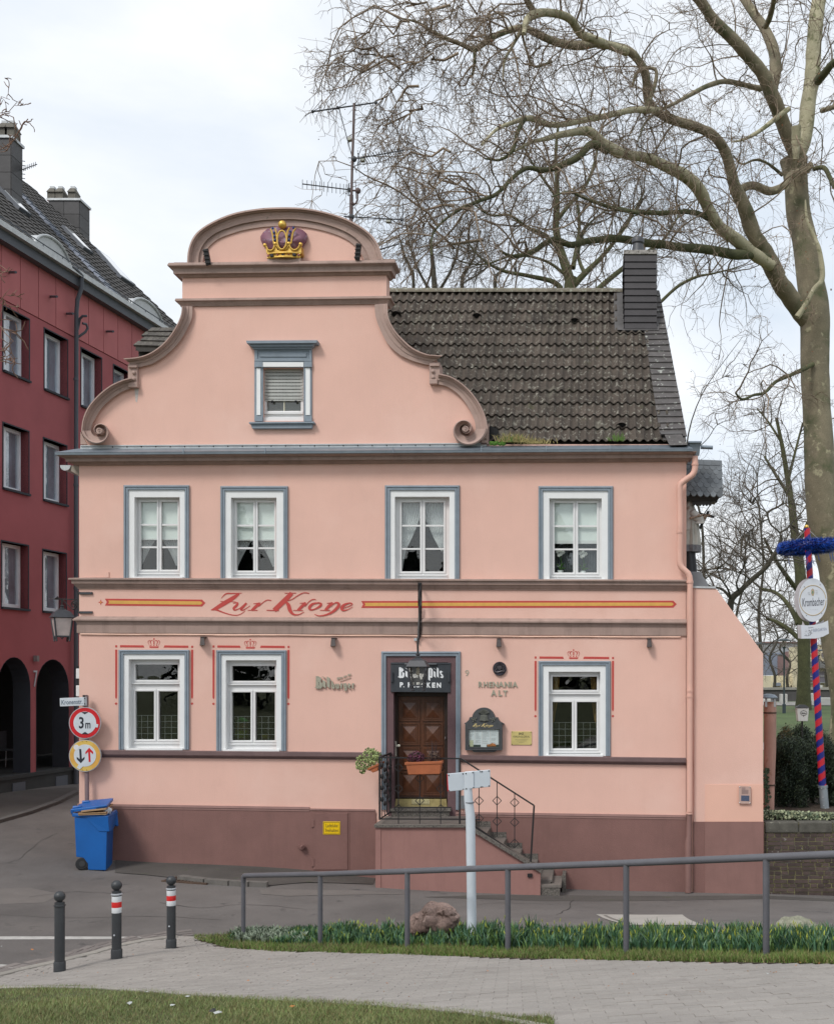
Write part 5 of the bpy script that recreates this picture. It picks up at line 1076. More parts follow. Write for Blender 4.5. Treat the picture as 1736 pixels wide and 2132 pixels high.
# memorial plaque on the buttress, made after it in the next part
# ---- illuminated sign over the door
zd = lambda x,y: (801.6 + x * .08327,1327.3 + y * .08327)
ds_ = thing('door_sign',FP(875,1441,0),'dark slate grey sign board Bit Pils P. Flecken mounted over the front door','sign')
sgm = mat('sign_slate',(.040,.046,.055),.45,.12,6,.1,60); sgw = mat('sign_white',(.78,.80,.82),.5,.05,8)
m = MB(); m.fprism([zd(140,625),zd(1640,632),zd(1632,1380),zd(140,1362)],-.28,.03); m.build('board',sgm,ds_,bevel=.008)
m = MB()
for a,b in (((145,1348),(1632,1362)),((145,655),(1638,655))): m.sbar(FP(*zd(*a),.035),FP(*zd(*b),.035),.012)
m.build('rim',sgm,ds_)
for (x0_,y0_,x1_,y1_) in ((490,645,800,700),(840,645,1290,700)): m = MB(); m.tube([FP(*zd(x0_,670),.06),FP(*zd(x1_,672),.06)],.022,8); m.build('top_scroll',sgm,ds_,smooth=40)
for x_ in (175,1595): m = MB(); m.tube([FP(*zd(x_,870),.045),FP(*zd(x_,1110),.045)],.024,8); m.build('side_scroll',sgm,ds_,smooth=40)
def lets(par,word,u0_,v_,h_,ws,nx,ny,o0,o1,mm3):
    u = u0_
    for ch in word:
        adv,pl = BL[ch]; m = MB(); nib(m,pl,(u,v_,h_ * ws,h_),o0,o1,nx,ny); m.build('letter',mm3,par); u += adv * h_ * ws
u,v = zd(318,1012); lets(ds_,'Bit',u,v,22.5,.88,.115,.06,.031,.036,sgw)
u,v = zd(600,1012); lets(ds_,'burger',u,v,13,1.04,.09,.06,.031,.036,sgw)
u,v = zd(1060,1020); lets(ds_,'Pils',u,v,22.5,.80,.105,.06,.031,.036,sgw)
for ch,a,b in (('P',368,452),('.',455,480),('F',570,640),('L',688,770),('E',785,868),('C',895,1020),('K',1045,1140),('E',1172,1255),('N',1290,1398)):
    y0_ = 1118 + (a - 368) * .012; m = MB(); text_on(m,ch,frectpts(*zd(a,y0_ if ch != '.' else 1222),*zd(b,1245 + (a - 368) * .012),.0335),bold=.045); m.build('letter',sgw,ds_,fix=False)
# ---- lanterns
lampglass = glassmat('lamp_glass',(.88,.86,.82),.8,.05); milk = mat('milky_pane',(.52,.44,.42),.4,.15,9); iron_l = mat('lantern_iron',(.045,.047,.055),.5,.2,15)
def lantern(t,top,S,w_top=.24,w_bot=.16,h=.39,rot=0.0,pm=None):
    """square tapering lantern hanging from point top; S scale"""
    R_ = Matrix.Rotation(rot,3,'Z'); 
    def q(x,y,z): return top + R_ @ Vector((x * S,y * S,z * S))
    def ring(w_,z): return [q(-w_,-w_,z),q(w_,-w_,z),q(w_,w_,z),q(-w_,w_,z)]
    m = MB(); a,b,c_ = ring(w_top * 1.24,-.235),ring(w_top * .85,-.13),ring(.05,-.085); m.add(a + b + c_,[(0,1,5,4),(1,2,6,5),(2,3,7,6),(3,0,4,7),(4,5,9,8),(5,6,10,9),(6,7,11,10),(7,4,8,11),(0,3,2,1)]); m.build('hood',iron_l,t,bevel=.004)
    m = MB(); m.lathe([(.05 * S,-.10 * S),(.055 * S,-.07 * S),(.025 * S,-.05 * S),(.04 * S,-.02 * S),(.01 * S,0)],top,10); m.build('finial',iron_l,t,smooth=50)
    A,B = ring(w_top,-.245),ring(w_bot,-.245 - h)
    for i in range(4):
        j = (i + 1) % 4; m = MB(); m.add([A[i],A[j],B[j],B[i]],[(0,1,2,3)]); m.build('pane',pm or lampglass,t,fix=False)
        m = MB(); m.sbar(A[i],B[i] + Vector((0,0,-.07 * S)),.022 * S); m.ball(B[i] + Vector((0,0,-.08 * S)),.018 * S,6,5); m.build('corner_bar',iron_l,t)
    m = MB(); 
    for i in range(4): m.sbar(B[i],B[(i + 1) % 4],.025 * S)
    for i in range(4): m.tube([(B[i] * .7 + B[(i + 1) % 4] * .3) + Vector((0,0,-.01)),(B[i] * .6 + B[(i + 1) % 4] * .4) + Vector((0,0,-.05 * S)),(B[i] * .5 + B[(i + 1) % 4] * .5) + Vector((0,0,-.02))],.008 * S,5)
    m.build('bottom_frame',iron_l,t)
    m = MB(); m.lathe([(.012 * S,-.24 * S),(.025 * S,-.27 * S),(.022 * S,-.30 * S),(.03 * S,-.33 * S),(.03 * S,-.36 * S),(.012 * S,-.38 * S)],top,12); m.build('bulb',mat('frosted_bulb',(.5,.48,.4),.3) if 'frosted_bulb' not in MATS else MATS['frosted_bulb'],t,smooth=60)
dl = 19.15; ln = thing('lantern',P(870,1362,dl),'square iron lantern hanging on a tall wrought bracket right over the front door','lantern')
lantern(ln,P(870,1360,dl),1.0,.15,.098,.315)
m = MB(); y1 = D0 - .01
m.sbar(P(874,1213,dl + .45),P(874,1262,dl + .55),.07,.015); m.sbar(P(874,1255,19.9),P(873,1327,19.95),.05,.02)
for k,(v0_,v1_,ya,yb) in enumerate(((1216,1216,19.98,dl + .3),(1325,1262,19.98,dl + .25))): m.sbar(P(874,v0_,ya),P(873,v1_,yb),.022)
m.tube([P(874 + 1.5 * math.sin(k * 1.3),1214 + k * 6.5,19.6 - .35 * math.sin(k / 18 * math.pi)) for k in range(19)],.016,6); m.tube([P(877,1230 + k * 6,19.7 + .12 * math.sin(k)) for k in range(15)],.012,5)
m.tube([P(870,1326,dl + .02),P(869.5,1345,dl),P(870,1360,dl)],.018,6); m.tube([P(873,1318,19.5),P(872,1334,dl + .1),P(869,1352,dl)],.010,5); m.sbar(P(873,1262,dl + .25),P(870,1330,dl),.02)
m.build('bracket',iron,ln); m = MB(); m.frect(861.5,1328.5,871,1334.5,.01,.07); m.build('junction_box',mat('grey_plastic',(.42,.44,.45),.5),ln,bevel=.006)
# corner lantern
zk = lambda x,y: (85.4 + x * .07398,1195.9 + y * .07398)
dk = 20.1; l2 = thing('lantern',P(*zk(600,900),dk),'iron lantern with milky panes on a scrolled bracket at the left corner of the inn','lantern')
lantern(l2,P(*zk(600,855),dk),1.0,.152,.108,.33,rot=.62,pm=milk)
m = MB(); pt = lambda x,y,d=dk: P(*zk(x,y),d)
m.sbar(pt(500,690),pt(1085,715),.035,.02); m.sbar(pt(1075,470),pt(1075,1095),.04); m.sbar(pt(620,730),pt(900,985),.012)
m.tube([pt(935 + (95 - k * 2.6) * math.cos(.9 - k * .33),845 + (110 - k * 2.8) * math.sin(.9 - k * .33)) for k in range(32)],.012,6); m.tube([pt(900,985),pt(980,960),pt(1030,870)],.012,6)
m.tube([pt(600,700),pt(600,855)],.015,6); m.tube([pt(270,680),pt(400,690),pt(480,655),pt(510,690),pt(400,695)],[.006,.01,.03,.02,.01],6)
m.build('bracket',iron,l2)
for y in (525,1065): m = MB(); q1,q2 = zk(1090,y - 30),zk(1445,y + 35); m.frect(q1[0],q1[1],q2[0],q2[1],0,.035); m.build('wall_strap',iron_l,l2,bevel=.004)
m = MB(); m.sbar(pt(1075,500),FP(*zk(1100,520),.02),.03); m.sbar(pt(1075,1070),FP(*zk(1100,1065),.02),.03); m.build('hinge_pin',iron_l,l2)
# ================================================================== THE RIGHT FLANK: buttress, saint under his canopy
bt = thing('buttress',P(1515,1857,19.92),'pink buttress wall with a sloping top and plum plinth right of the downpipe','buttress')
q = lambda lp,d: [(P(u,v,d).x,P(u,v,d).z) for u,v in lp]
m = MB(); m.prism(q([(1443,1223),(1490,1225),(1503,1243),(1588,1361),(1588,2010),(1443,2010)],19.95),[],19.95,20.6); m.build('wall',pink,bt,bevel=.015)
m = MB(); m.prism(q([(1443,1711),(1588.6,1711),(1588.6,2010),(1443,2010)],19.93),[],19.93,20.1); m.prism(q([(1588,1711),(1589.6,1711),(1589.6,2010),(1588,2010)],19.93),[],19.935,20.6); m.build('plinth',plinthm,bt)
m = MB(); m.prism(q([(1467,1633),(1588,1633),(1588,1710.5),(1467,1710.5)],19.945),[],19.942,20.0); m.build('render_patch',mat('pink_patch',(0.76,0.455,0.355),.9,.04,1,.3,50),bt)
m = MB(); m.prism(q([(1467,1711),(1588.2,1711),(1588.2,2005),(1467,2005)],19.92),[],19.922,20.0); m.build('plinth_patch',mat('plinth_patch',(.25,.135,.118),.85,.08,2,.4,50,streak=.08),bt)
m = MB(); m.box(P(1427,0,20).x,P(1446,0,20).x,20.0,20.5,-4.5,P(0,1224,20).z); m.build('infill',pink,bt)
m = MB(); m.hexa([P(1438,1220,19.93),P(1489,1221,19.93),P(1490,1225,19.93),P(1438,1224,19.93)],[P(1438,1220,20.65),P(1489,1221,20.65),P(1490,1225,20.65),P(1438,1224,20.65)]); m.build('coping_sheet',zinc_l,bt)
pl = thing('wall_plaque',P(1549,1672,19.92),'small acrylic history plaque on the pink buttress, right beside its outer edge','plaque')
acr = mat('acrylic',(.52,.36,.31),.15,.05,5,coat=.5); m = MB(); m.prism(q([(1537.5,1636.5),(1562,1637.5),(1562,1673.5),(1537.5,1673)],19.9),[],19.90,19.912); m.build('sheet',acr,pl)
m = MB(); m.prism(q([(1542,1656),(1559,1656.5),(1559,1668),(1542,1667.5)],19.897),[],19.897,19.90); m.build('photo',mat('plaque_photo',(.07,.09,.15),.5,.4,60),pl)
m = MB(); 
for k in range(6): m.prism(q([(1543,1640 + k * 2.4),(1543 + (8 if k < 2 else 14),1640 + k * 2.4),(1543 + (8 if k < 2 else 14),1641 + k * 2.4),(1543,1641 + k * 2.4)],19.897),[],19.898,19.90)
m.build('print_lines',mat('plaque_print',(.12,.08,.09),.6),pl,kind='stuff')
for u,v in ((1539,1638.5),(1560.5,1639),(1560.5,1672),(1539,1671.5)): m = MB(); m.ball(P(u,v,19.9),.012,8,5); m.build('screw',MATS['steel'],pl)
# pedestal, statue, canopy. The figure stands on the flank wall, 0.6 m behind the front, and looks to the right
pd = thing('statue_pedestal',P(1455,1222,20.6),'grey stepped slate pedestal carrying the saint on top of the pink buttress','pedestal'); pdm = mat('pedestal_slate',(.16,.165,.175),.7,.15,5,.3,40)
zz = lambda v,d=20.6: P(0,v,d).z; xx = lambda u,d=20.6: P(u,0,d).x
m = MB(); prof = [(1430,1222),(1430,1190),(1459,1190),(1462,1199),(1470,1209),(1476,1222)]; m.prism(q(prof,20.35),[],20.35,20.85); m.build('body',pdm,pd,bevel=.02)
zst = lambda x,y: (1412.7 + x * .13557,946.2 + y * .13557)
st = thing('saint_statue',P(1440,1190,20.6),'carved statue of a priest in white pleated surplice over black robe holding a crucifix','statue')
def SPt(x,y,dy=0.0): u,v = zst(x,y); p = P(u,v,20.6); p.y += dy; return p
robew = mat('surplice',(.42,.40,.36),.8,.15,6,.3,30,spots=[((.20,.15,.12),5,.58,.7)]); robeb = mat('black_robe',(.018,.018,.022),.6,.2,9); flesh = mat('carved_flesh',(.35,.24,.18),.7,.15,8)
def draped(name,rows,m_,pleat=0.02,npl=11,ny=.16):
    """closed cloth body from horizontal rings: rows = (y, x left, x right) in close-up coordinates"""
    mb = MB(); n = 44; vs = []
    for (y,xa_,xb_) in rows:
        a = SPt(xa_,y); b = SPt(xb_,y); c = (a + b) / 2; rx = (b.x - a.x) / 2
        for k in range(n):
            an = 2 * math.pi * k / n; pr = 1 + pleat / max(rx,.05) * math.sin(an * npl); vs.append((c.x + math.cos(an) * rx * pr,c.y + math.sin(an) * ny * pr,c.z))
    mb.add(vs,[(i * n + k,i * n + (k + 1) % n,(i + 1) * n + (k + 1) % n,(i + 1) * n + k) for i in range(len(rows) - 1) for k in range(n)] + [tuple(range(n)),tuple((len(rows) - 1) * n + k for k in range(n))]); return mb.build(name,m_,st,smooth=60)
draped('robe',[(1480,20,245),(1600,15,255),(1720,10,268),(1840,5,272)],robeb,.012,8,.15)
draped('surplice',[(1050,40,290),(1150,30,305),(1300,20,322),(1400,10,330),(1490,5,328)],robew,.018,12,.19)
draped('surplice_hem',[(1400,8,332),(1455,4,333),(1502,2,331)],mat('lace_hem',(.16,.155,.165),.8,.3,20),.019,12,.195)
draped('cape',[(735,90,200),(780,60,225),(850,30,262),(950,15,285),(1060,10,270),(1150,20,235),(1172,30,215)],mat('cape_cloth',(.46,.43,.40),.8,.12,6,.3,30,spots=[((.25,.17,.14),4,.6,.7)]),.006,6,.20)
m = MB(); m.ball(SPt(150,690),.105,14,10,sz=1.2,sx=.95); m.ball(SPt(192,700),.022,6,5); m.ball(SPt(182,725),.03,6,5,sz=.7); m.build('head',flesh,st,smooth=60)
m = MB(); m.ball(SPt(135,660),.115,12,8,sz=1.0,sx=.95); m.tube([SPt(100,620),SPt(205,625)],[.09,.075],10); m.build('biretta',robeb,st,smooth=60)
m = MB(); m.tube([SPt(180,900,-.16),SPt(250,975,-.15),SPt(300,1000,-.12),SPt(300,1060,-.10)],[.075,.09,.085,.11],10); m.tube([SPt(180,900,.16),SPt(270,985,.12)],[.07,.08],10); m.build('sleeve',MATS['cape_cloth'],st,smooth=60)
def hand(base,dirv,side=1,s=1.0):
    m = MB(); d = dirv.normalized(); lat = Vector((0,1,0)) * side; m.tube([base - d * .10 * s,base,base + d * .05 * s,base + d * .085 * s],[.030 * s,.026 * s,.036 * s,.030 * s],8,flat=.6)
    for k in range(4):
        b = base + d * .08 * s + lat * (-.024 + .016 * k) * s; L_ = (.055,.065,.06,.045)[k] * s; m.tube([b,b + d * L_ * .55 + Vector((0,0,.006)),b + d * L_ + Vector((0,0,.022 * s))],[.009 * s,.0085 * s,.006 * s],6)
    m.tube([base + lat * -.03 * s + d * .02 * s,base + lat * -.045 * s + d * .045 * s + Vector((0,0,.02)),base + d * .07 * s + lat * -.035 * s + Vector((0,0,.035))],[.011 * s,.010 * s,.007 * s],6)
    m.build('hand',flesh,st,smooth=60)
hand(SPt(345,985,-.05),SPt(430,955) - SPt(345,990),1,1.25); hand(SPt(240,985,-.22),Vector((1,.3,.25)),1,1.15)
cw = mat('dark_cross',(.012,.011,.012),.6); m = MB(); m.sbar(SPt(455,870),SPt(318,1140),.05,.04,up=(0,1,0)); m.sbar(SPt(290,905),SPt(545,962),.045,.035,up=(0,1,0)); cr_ = m.build('crucifix',cw,st,bevel=.004)
m = MB(); m.tube([SPt(420,935,-.03),SPt(385,1000,-.03),SPt(360,1060,-.03)],[.016,.02,.012],6); m.tube([SPt(340,925,-.03),SPt(420,935,-.03),SPt(490,955,-.03)],.009,6); m.build('corpus',flesh,cr_,smooth=60)
cn = thing('statue_canopy',P(1465,1030,20.6),'small fish scale slate canopy roof with scalloped wooden fringe above the saint statue','canopy')
d1,d2 = 20.25,20.75
ca_,cb_,cc_,cd_ = P(1428,1030,d1),P(1499.5,1033,d1),P(1497.5,962,d2),P(1428,958,d2)
m = MB(); m.hexa([ca_,cb_,cc_,cd_],[ca_ + Vector((0,1.0,0)),cb_ + Vector((0,1.0,0)),cc_ + Vector((0,.05,0)),cd_ + Vector((0,.05,0))]); m.build('roof',slate,cn)
vx = (cb_ - ca_); vy = (cd_ - ca_); nrm = vx.cross(vy).normalized(); nrm = nrm if nrm.y < 0 else -nrm
fsl = mat('scale_slate',(.095,.105,.115),.55,.15,8,.3,40,objr=.35,fine=.1); sm = MB(); W_ = 13.6 / 71.5; H_ = 10.2 / 71
exn = vx.normalized(); eyn = nrm.cross(exn); eyn = eyn if eyn.z > 0 else -eyn; wS = vx.length * W_; hS = vy.length * H_
pts = [(wS / 2 * 1.02 * math.cos(a),-hS * .25 + hS * 1.0 * math.sin(a)) for a in np.linspace(math.pi,2 * math.pi,9)] + [(wS / 2,hS * .9),(-wS / 2,hS * .9)]
sm.add([(x,y,.012 - (y / hS) * .006) for x,y in pts] + [(x,y,-.004) for x,y in pts],[tuple(range(11))] + [(i,(i + 1) % 11,11 + (i + 1) % 11,11 + i) for i in range(11)])
s0_ = sm.build('slate',fsl,cn,shift=False); sme = s0_.data; first = True
for r in range(7):
    for c in range(6):
        fx = (c + (.5 if r % 2 else 0)) * W_ + .02; fy = (r + .95) * .128
        if fx > .99 or fx < -.02: continue
        M = Matrix((exn,eyn,nrm)).transposed().to_4x4(); M.translation = ca_ + vx * min(fx,.965) + vy * fy + nrm * (.006 + random.uniform(0,.003))
        if first: s0_.matrix_local = Matrix.Translation(-wloc(cn)) @ M; first = False
        else: sub('slate',sme,fsl,cn,M)
for k in range(4): m = MB(); a = cd_ + vx * (.25 * k); b = cd_ + vx * (.25 * k + .246); o = nrm * .03; dn = -vy * .15; m.hexa([a + o,b + o,b + o + dn,a + o + dn],[a - o * .3,b - o * .3,b - o * .3 + dn,a - o * .3 + dn]); m.build('ridge_slate',fsl,cn)
wd = mat('canopy_wood',(.03,.026,.024),.7,.2,9); zf = lambda x,y,d=20.4: P(*zst(x,y),d)
m = MB(); m.hexa([zf(118,625,20.28),zf(640,640,20.28),zf(570,700,20.34),zf(118,720,20.34)],[zf(118,625,21.1),zf(640,640,21.1),zf(570,700,21.1),zf(118,720,21.1)]); m.build('soffit',wd,cn)
for (a,b,y0_,n_) in ((200,500,700,6),(500,590,650,2)):
    m = MB()
    fr = [(a + (b - a) * k / (n_ * 4),y0_ + 72 + (18 if k % 4 in (1,2,3) else 0) + (8 if k % 4 == 2 else 0)) for k in range(n_ * 4 + 1)]; 
    m.prism([(zf(x,y).x,zf(x,y).z) for x,y in [(a,y0_ - 30),(b,y0_ - 30)] + fr[::-1]],[],20.36,20.39); m.build('fringe_board',wd,cn)
# ================================================================== BRICK WALL AND PLANTER ON THE RIGHT
bw = thing('brick_wall',P(1680,1862,20),'old dark brick retaining wall with mossy joints beyond the plum plinth at the right','wall')
mort = mat('mossy_mortar',(.21,.195,.095),.95,.3,8,.8,50,fine=.3,spots=[((.12,.11,.10),6,.5,.65)])
brick = mat('brick',(.075,.052,.046),.85,.25,12,.7,50,objr=.35,fine=.25,spots=[((.28,.27,.25),13,.66,.7),((.07,.08,.03),5,.6,.75)])
yb = 20.05; x0,x1 = P(1589,0,yb).x,5.6; ztop = P(0,1712,yb).z; m = MB(); m.box(x0 - .3,x1,yb + .012,yb + .35,-4.6,ztop - .02); m.build('mortar',mort,bw)
cop_h = 22 / 115; xk = x0 + .02
for i in range(5):
    a = xk + i * .62; m = MB(); m.box(a,a + .605,yb - .02,yb + .36,ztop - cop_h,ztop + random.uniform(0,.006)); m.build('coping_stone',mat('coping_stone',(.095,.09,.075),.9,.3,7,.7,50,objr=.15,fine=.25,spots=[((.28,.28,.23),10,.62,.70)]) if i == 0 else MATS['coping_stone'],bw,bevel=.02)
bm_ = MB().box(0,1,0,.03,0,1); b0 = bm_.build('brick',brick,bw,shift=False); bme2 = b0.data
bmh = bmesh.new(); bmh.from_mesh(bme2); bmesh.ops.delete(bmh,geom=[f for f in bmh.faces if f.normal.y > .9],context='FACES'); bmh.to_mesh(bme2); bmh.free()
first = True; rnd = random.Random(3); z = ztop - cop_h - .012; r = 0
while z > -4.1:
    h = .060; x = x0 - .06 + (0 if r % 2 else -.12)
    header = r % 3 == 0
    while x < x1:
        w_ = (.112 if header else (.232 if rnd.random() < .8 else .112)); 
        if x + w_ > x0 + .02:
            xa_ = max(x,x0 + .015); sc = Matrix.Translation((xa_,yb - .0 + rnd.uniform(-.006,.005),z - h)) @ Matrix.Rotation(rnd.gauss(0,.008),4,'Y') @ Matrix.Diagonal((x + w_ - xa_,1,h,1))
            if first: b0.matrix_local = Matrix.Translation(-wloc(bw)) @ sc; first = False
            else: sub('brick',bme2,brick,bw,sc)
        x += w_ + .017
    z -= h + .0165; r += 1
# ivy and ground cover on top, soil, hedge
mb = MB(); mb.add([(x0 - .4,yb + .3,ztop + .03),(7.5,yb + .3,ztop + .03),(7.5,24,Zp(24) + .02),(x0 - .4,24,Zp(24) + .02)],[(0,1,2,3)]); mb.build('planter_soil',soil,kind='structure',fix=False)
ivm = [mat('ivy_leaf',(.12,.15,.09),.6,.2,20,island=.4),mat('ivy_variegated',(.30,.33,.20),.6,.2,20,island=.3),mat('ivy_dark',(.035,.06,.025),.55,.2,20,island=.4)]
rnd = random.Random(11); m = MB()
for i in range(3400):
    x = rnd.uniform(x0 - .02,5.2); k = rnd.random(); t_ = (x - x0); y = yb + .25 + k * (.55 - .12 * max(0,t_)) ; z = ztop + .02 + rnd.random() ** 1.5 * (.19 - .05 * t_) * (1 - k * .5) 
    s = rnd.uniform(.018,.034); n = Vector((rnd.gauss(0,.7),rnd.gauss(-.6,.5),rnd.gauss(.7,.4))).normalized(); a = n.orthogonal().normalized(); b = n.cross(a); c = Vector((x,y,max(z,ztop)))
    m.mi = rnd.choice((0,0,1,1,1,2)); m.add([c + a * s,c + b * s * .8,c - a * s,c - b * s * .8],[(0,1,2,3)])
tag(m.build('ground_ivy',ivm,fix=False),'pale variegated ivy spilling along the coping of the brick wall','ivy',kind='stuff')
# rusty pipe post with a cowl behind the buttress
pp = thing('vent_post',P(1600,1700,20.9),'thick pink pipe post with rust streaks and a metal cowl behind the buttress','post')
ppm = mat('rusty_pink_pipe',(.50,.28,.22),.75,.1,3,.3,40,spots=[((.26,.09,.03),2.2,.56,.66)],streak=.25)
m = MB(); m.tube([P(1602.3,1461,20.9),P(1602,1560,20.9),P(1600,1635,20.9),P(1598.5,1712,20.9)],[.118,.116,.108,.105],20); m.build('pipe',ppm,pp,smooth=50)
for v in (1484,1634): m = MB(); m.tube([P(1602 - (v - 1461) * .012,v - 1.5,20.9),P(1602 - (v - 1461) * .012,v + 1.5,20.9)],.126,18); m.build('collar',rust,pp,smooth=40)
m = MB(); m.lathe([(.17,-.02),(.175,0),(.12,.05),(.03,.07)],P(1599,1452,20.9),18); m.build('cowl',zinc,pp,smooth=40)
for du in (-8,4,10): m = MB(); m.sbar(P(1602 + du,1450,20.8),P(1602 + du,1472,20.8),.04,.01); m.build('cowl_leg',zinc_l,pp)
m = MB(); rnd = random.Random(9)
for i in range(120):
    c = P(1593 + rnd.gauss(2,3),rnd.uniform(1600,1700),20.76); s = rnd.uniform(.02,.035); a = Vector((rnd.gauss(0,1),.2,rnd.gauss(0,1))).normalized(); b = a.cross(Vector((0,1,0))); m.add([c + a * s,c + b * s,c - a * s,c - b * s],[(0,1,2,3)])
tag(m.build('climbing_ivy',ivm[2],fix=False),'thin ivy climbing the lower part of the rusty pipe post','ivy')
# ================================================================== TRAFFIC SIGNS AND BIN AT THE LEFT CORNER
zs = lambda x,y: (118.3 + x * .09246,1432.5 + y * .09246); ds0 = 19.8
def ZS(x,y,d=ds0): return P(*zs(x,y),d)
def disc(mb,cx,cy,r,d0,d1,n=40,rx=1.0):
    mb.prism([(ZS(cx + r * rx * math.cos(a),cy + r * math.sin(a),d0).x,ZS(cx + r * rx * math.cos(a),cy + r * math.sin(a),d0).z) for a in np.linspace(0,2 * math.pi,n,endpoint=False)],[],d0,d1); return mb
def zpoly(mb,pts,d0,d1): mb.prism([(ZS(x,y,d0).x,ZS(x,y,d0).z) for x,y in pts],[],d0,d1); return mb
pst = thing('sign_post',P(182,1790,19.86),'mauve painted post against the inn wall carrying the street and traffic signs','post')
m = MB(); m.tube([P(180.5,1448,19.86),P(181.5,1600,19.86),P(182.5,1800,19.86)],.038,14); m.build('post',mat('post_mauve',(.22,.15,.15),.6,.1,6),pst,smooth=50)
m = MB(); m.tube([P(178,1447,19.86),P(178,1471,19.86)],.042,12); m.build('post_top',iron,pst,smooth=40)
alu = mat('sign_rim',(.45,.47,.50),.4,.08,8,metal=.3); swhite = mat('sign_face',(.58,.62,.66),.45,.06,9,spots=[((.38,.40,.42),9,.62,.75)]); sred = mat('sign_red',(.55,.008,.015),.4,.05,8); sblk = mat('sign_black',(.015,.018,.028),.5)
t = thing('height_limit_sign',ZS(640,785),'round red bordered white traffic sign reading 3m, above the yellow bordered one','traffic sign')
disc(MB(),637,785,358,19.79,19.82).build('rim',alu,t); disc(MB(),637,785,342,19.786,19.79).build('border',sred,t); disc(MB(),637,785,255,19.782,19.786).build('face',swhite,t)
m = MB(); text_on(m,'3',[ZS(505,650,19.779),ZS(612,650,19.779),ZS(612,912,19.779),ZS(505,912,19.779)],bold=.02); m.build('number',sblk,t,fix=False)
m = MB(); text_on(m,'m',[ZS(648,780,19.779),ZS(765,780,19.779),ZS(765,910,19.779),ZS(648,910,19.779)],bold=.015); m.build('unit_letter',sblk,t,fix=False)
for tr in ([(553,540),(720,540),(635,592)],[(565,1036),(722,1040),(642,986)]): zpoly(MB(),tr,19.779,19.782).build('arrowhead',sblk,t)
zpoly(MB(),[(880,805),(940,818),(925,890),(872,880),(855,840)],19.778,19.786).build('sticker',swhite,t)
t = thing('priority_sign',ZS(640,1525),'round faded yellow bordered traffic sign with black down arrow and red up arrow','traffic sign')
disc(MB(),640,1525,360,19.795,19.825).build('rim',alu,t); disc(MB(),640,1525,345,19.791,19.795).build('border',mat('sign_orange',(.64,.34,.065),.45,.06,9,spots=[((.66,.45,.10),3,.45,.6)]),t); disc(MB(),640,1520,250,19.787,19.791,rx=1.0).build('face',swhite,t)
zpoly(MB(),[(512,1375),(555,1375),(570,1600),(630,1545),(630,1600),(545,1692),(455,1600),(455,1550),(522,1600)],19.784,19.787).build('arrow',sblk,t)
zpoly(MB(),[(735,1345),(825,1440),(822,1492),(755,1435),(768,1662),(725,1666),(712,1435),(652,1492),(652,1440)],19.784,19.787).build('arrow',sred,t)
disc(MB(),443,1335,60,19.783,19.788,20).build('sticker',mat('sticker_white',(.68,.68,.70),.5),t); zpoly(MB(),[(500,1720),(560,1690),(600,1760),(520,1835),(455,1790)],19.783,19.79).build('sticker',swhite,t)
for y_,cc in ((468,785),(1107,785),(1203,1525),(1843,1525)):
    for x_ in (580,675): m = MB(); m.ball(ZS(x_,y_,19.785),.006,6,4); m.build('screw',rust,t if y_ > 1150 else bpy.data.objects['height_limit_sign'])
t = thing('street_name_sign',ZS(400,300),'white enamel street name plate Kronenstr. fixed sideways to the sign post','street sign')
m = MB(); m.hexa([ZS(75,228,19.78),ZS(620,205,19.78),ZS(620,395,19.78),ZS(80,415,19.78)],[ZS(75,228,19.80),ZS(620,205,19.80),ZS(620,395,19.80),ZS(80,415,19.80)]); m.build('plate',swhite,t,bevel=.004)
m = MB(); m.hexa([ZS(618,203,19.77),ZS(682,210,19.79),ZS(685,398,19.79),ZS(618,397,19.77)],[ZS(618,203,19.9),ZS(682,210,19.9),ZS(685,398,19.9),ZS(618,397,19.9)]); m.build('clamp',alu,t,bevel=.003)
m = MB(); text_on(m,'Kronenstr.',[ZS(112,272,19.777),ZS(585,250,19.777),ZS(585,355,19.777),ZS(112,378,19.777)],bold=.012); m.build('text_line',mat('sign_bluegrey',(.10,.14,.19),.5),t,fix=False)
for y_ in (232,352): m = MB(); m.ball(ZS(633,y_,19.77),.011,6,4); m.build('bolt',iron,t)
t = thing('box_sign',P(159,1400,20.9),'stack of two plain white box signs on the alley side of the inn','sign')
for v0,v1 in ((1392,1413),(1427,1450)): m = MB(); m.hexa([P(159,v0,20.9),P(169,v0,20.9),P(169,v1,20.9),P(159,v1,20.9)],[P(159,v0,21.3),P(169,v0,21.3),P(169,v1,21.3),P(159,v1,21.3)]); m.build('box',whitep,t,bevel=.01)
for v0,v1 in ((1386,1392),(1413,1427)): m = MB(); m.hexa([P(160,v0,20.92),P(169,v0,20.92),P(169,v1,20.92),P(160,v1,20.92)],[P(160,v0,21.25),P(169,v0,21.25),P(169,v1,21.25),P(160,v1,21.25)]); m.build('spacer',iron,t)
# ---- blue wheelie bin
zb2 = lambda x,y: (131.4 + x * .08629,1642.7 + y * .08629); db = 19.25
bn = thing('waste_paper_bin',P(204,1812,db),'blue two wheeled waste paper bin with cardboard propping its lid open','bin')
bluep = mat('blue_plastic',(.004,.10,.36),.42,.08,3,.12,90,fine=.04); rub = mat('rubber',(.012,.012,.013),.7,.1,9)
def BP(x,y,d=db): return P(*zb2(x,y),d)
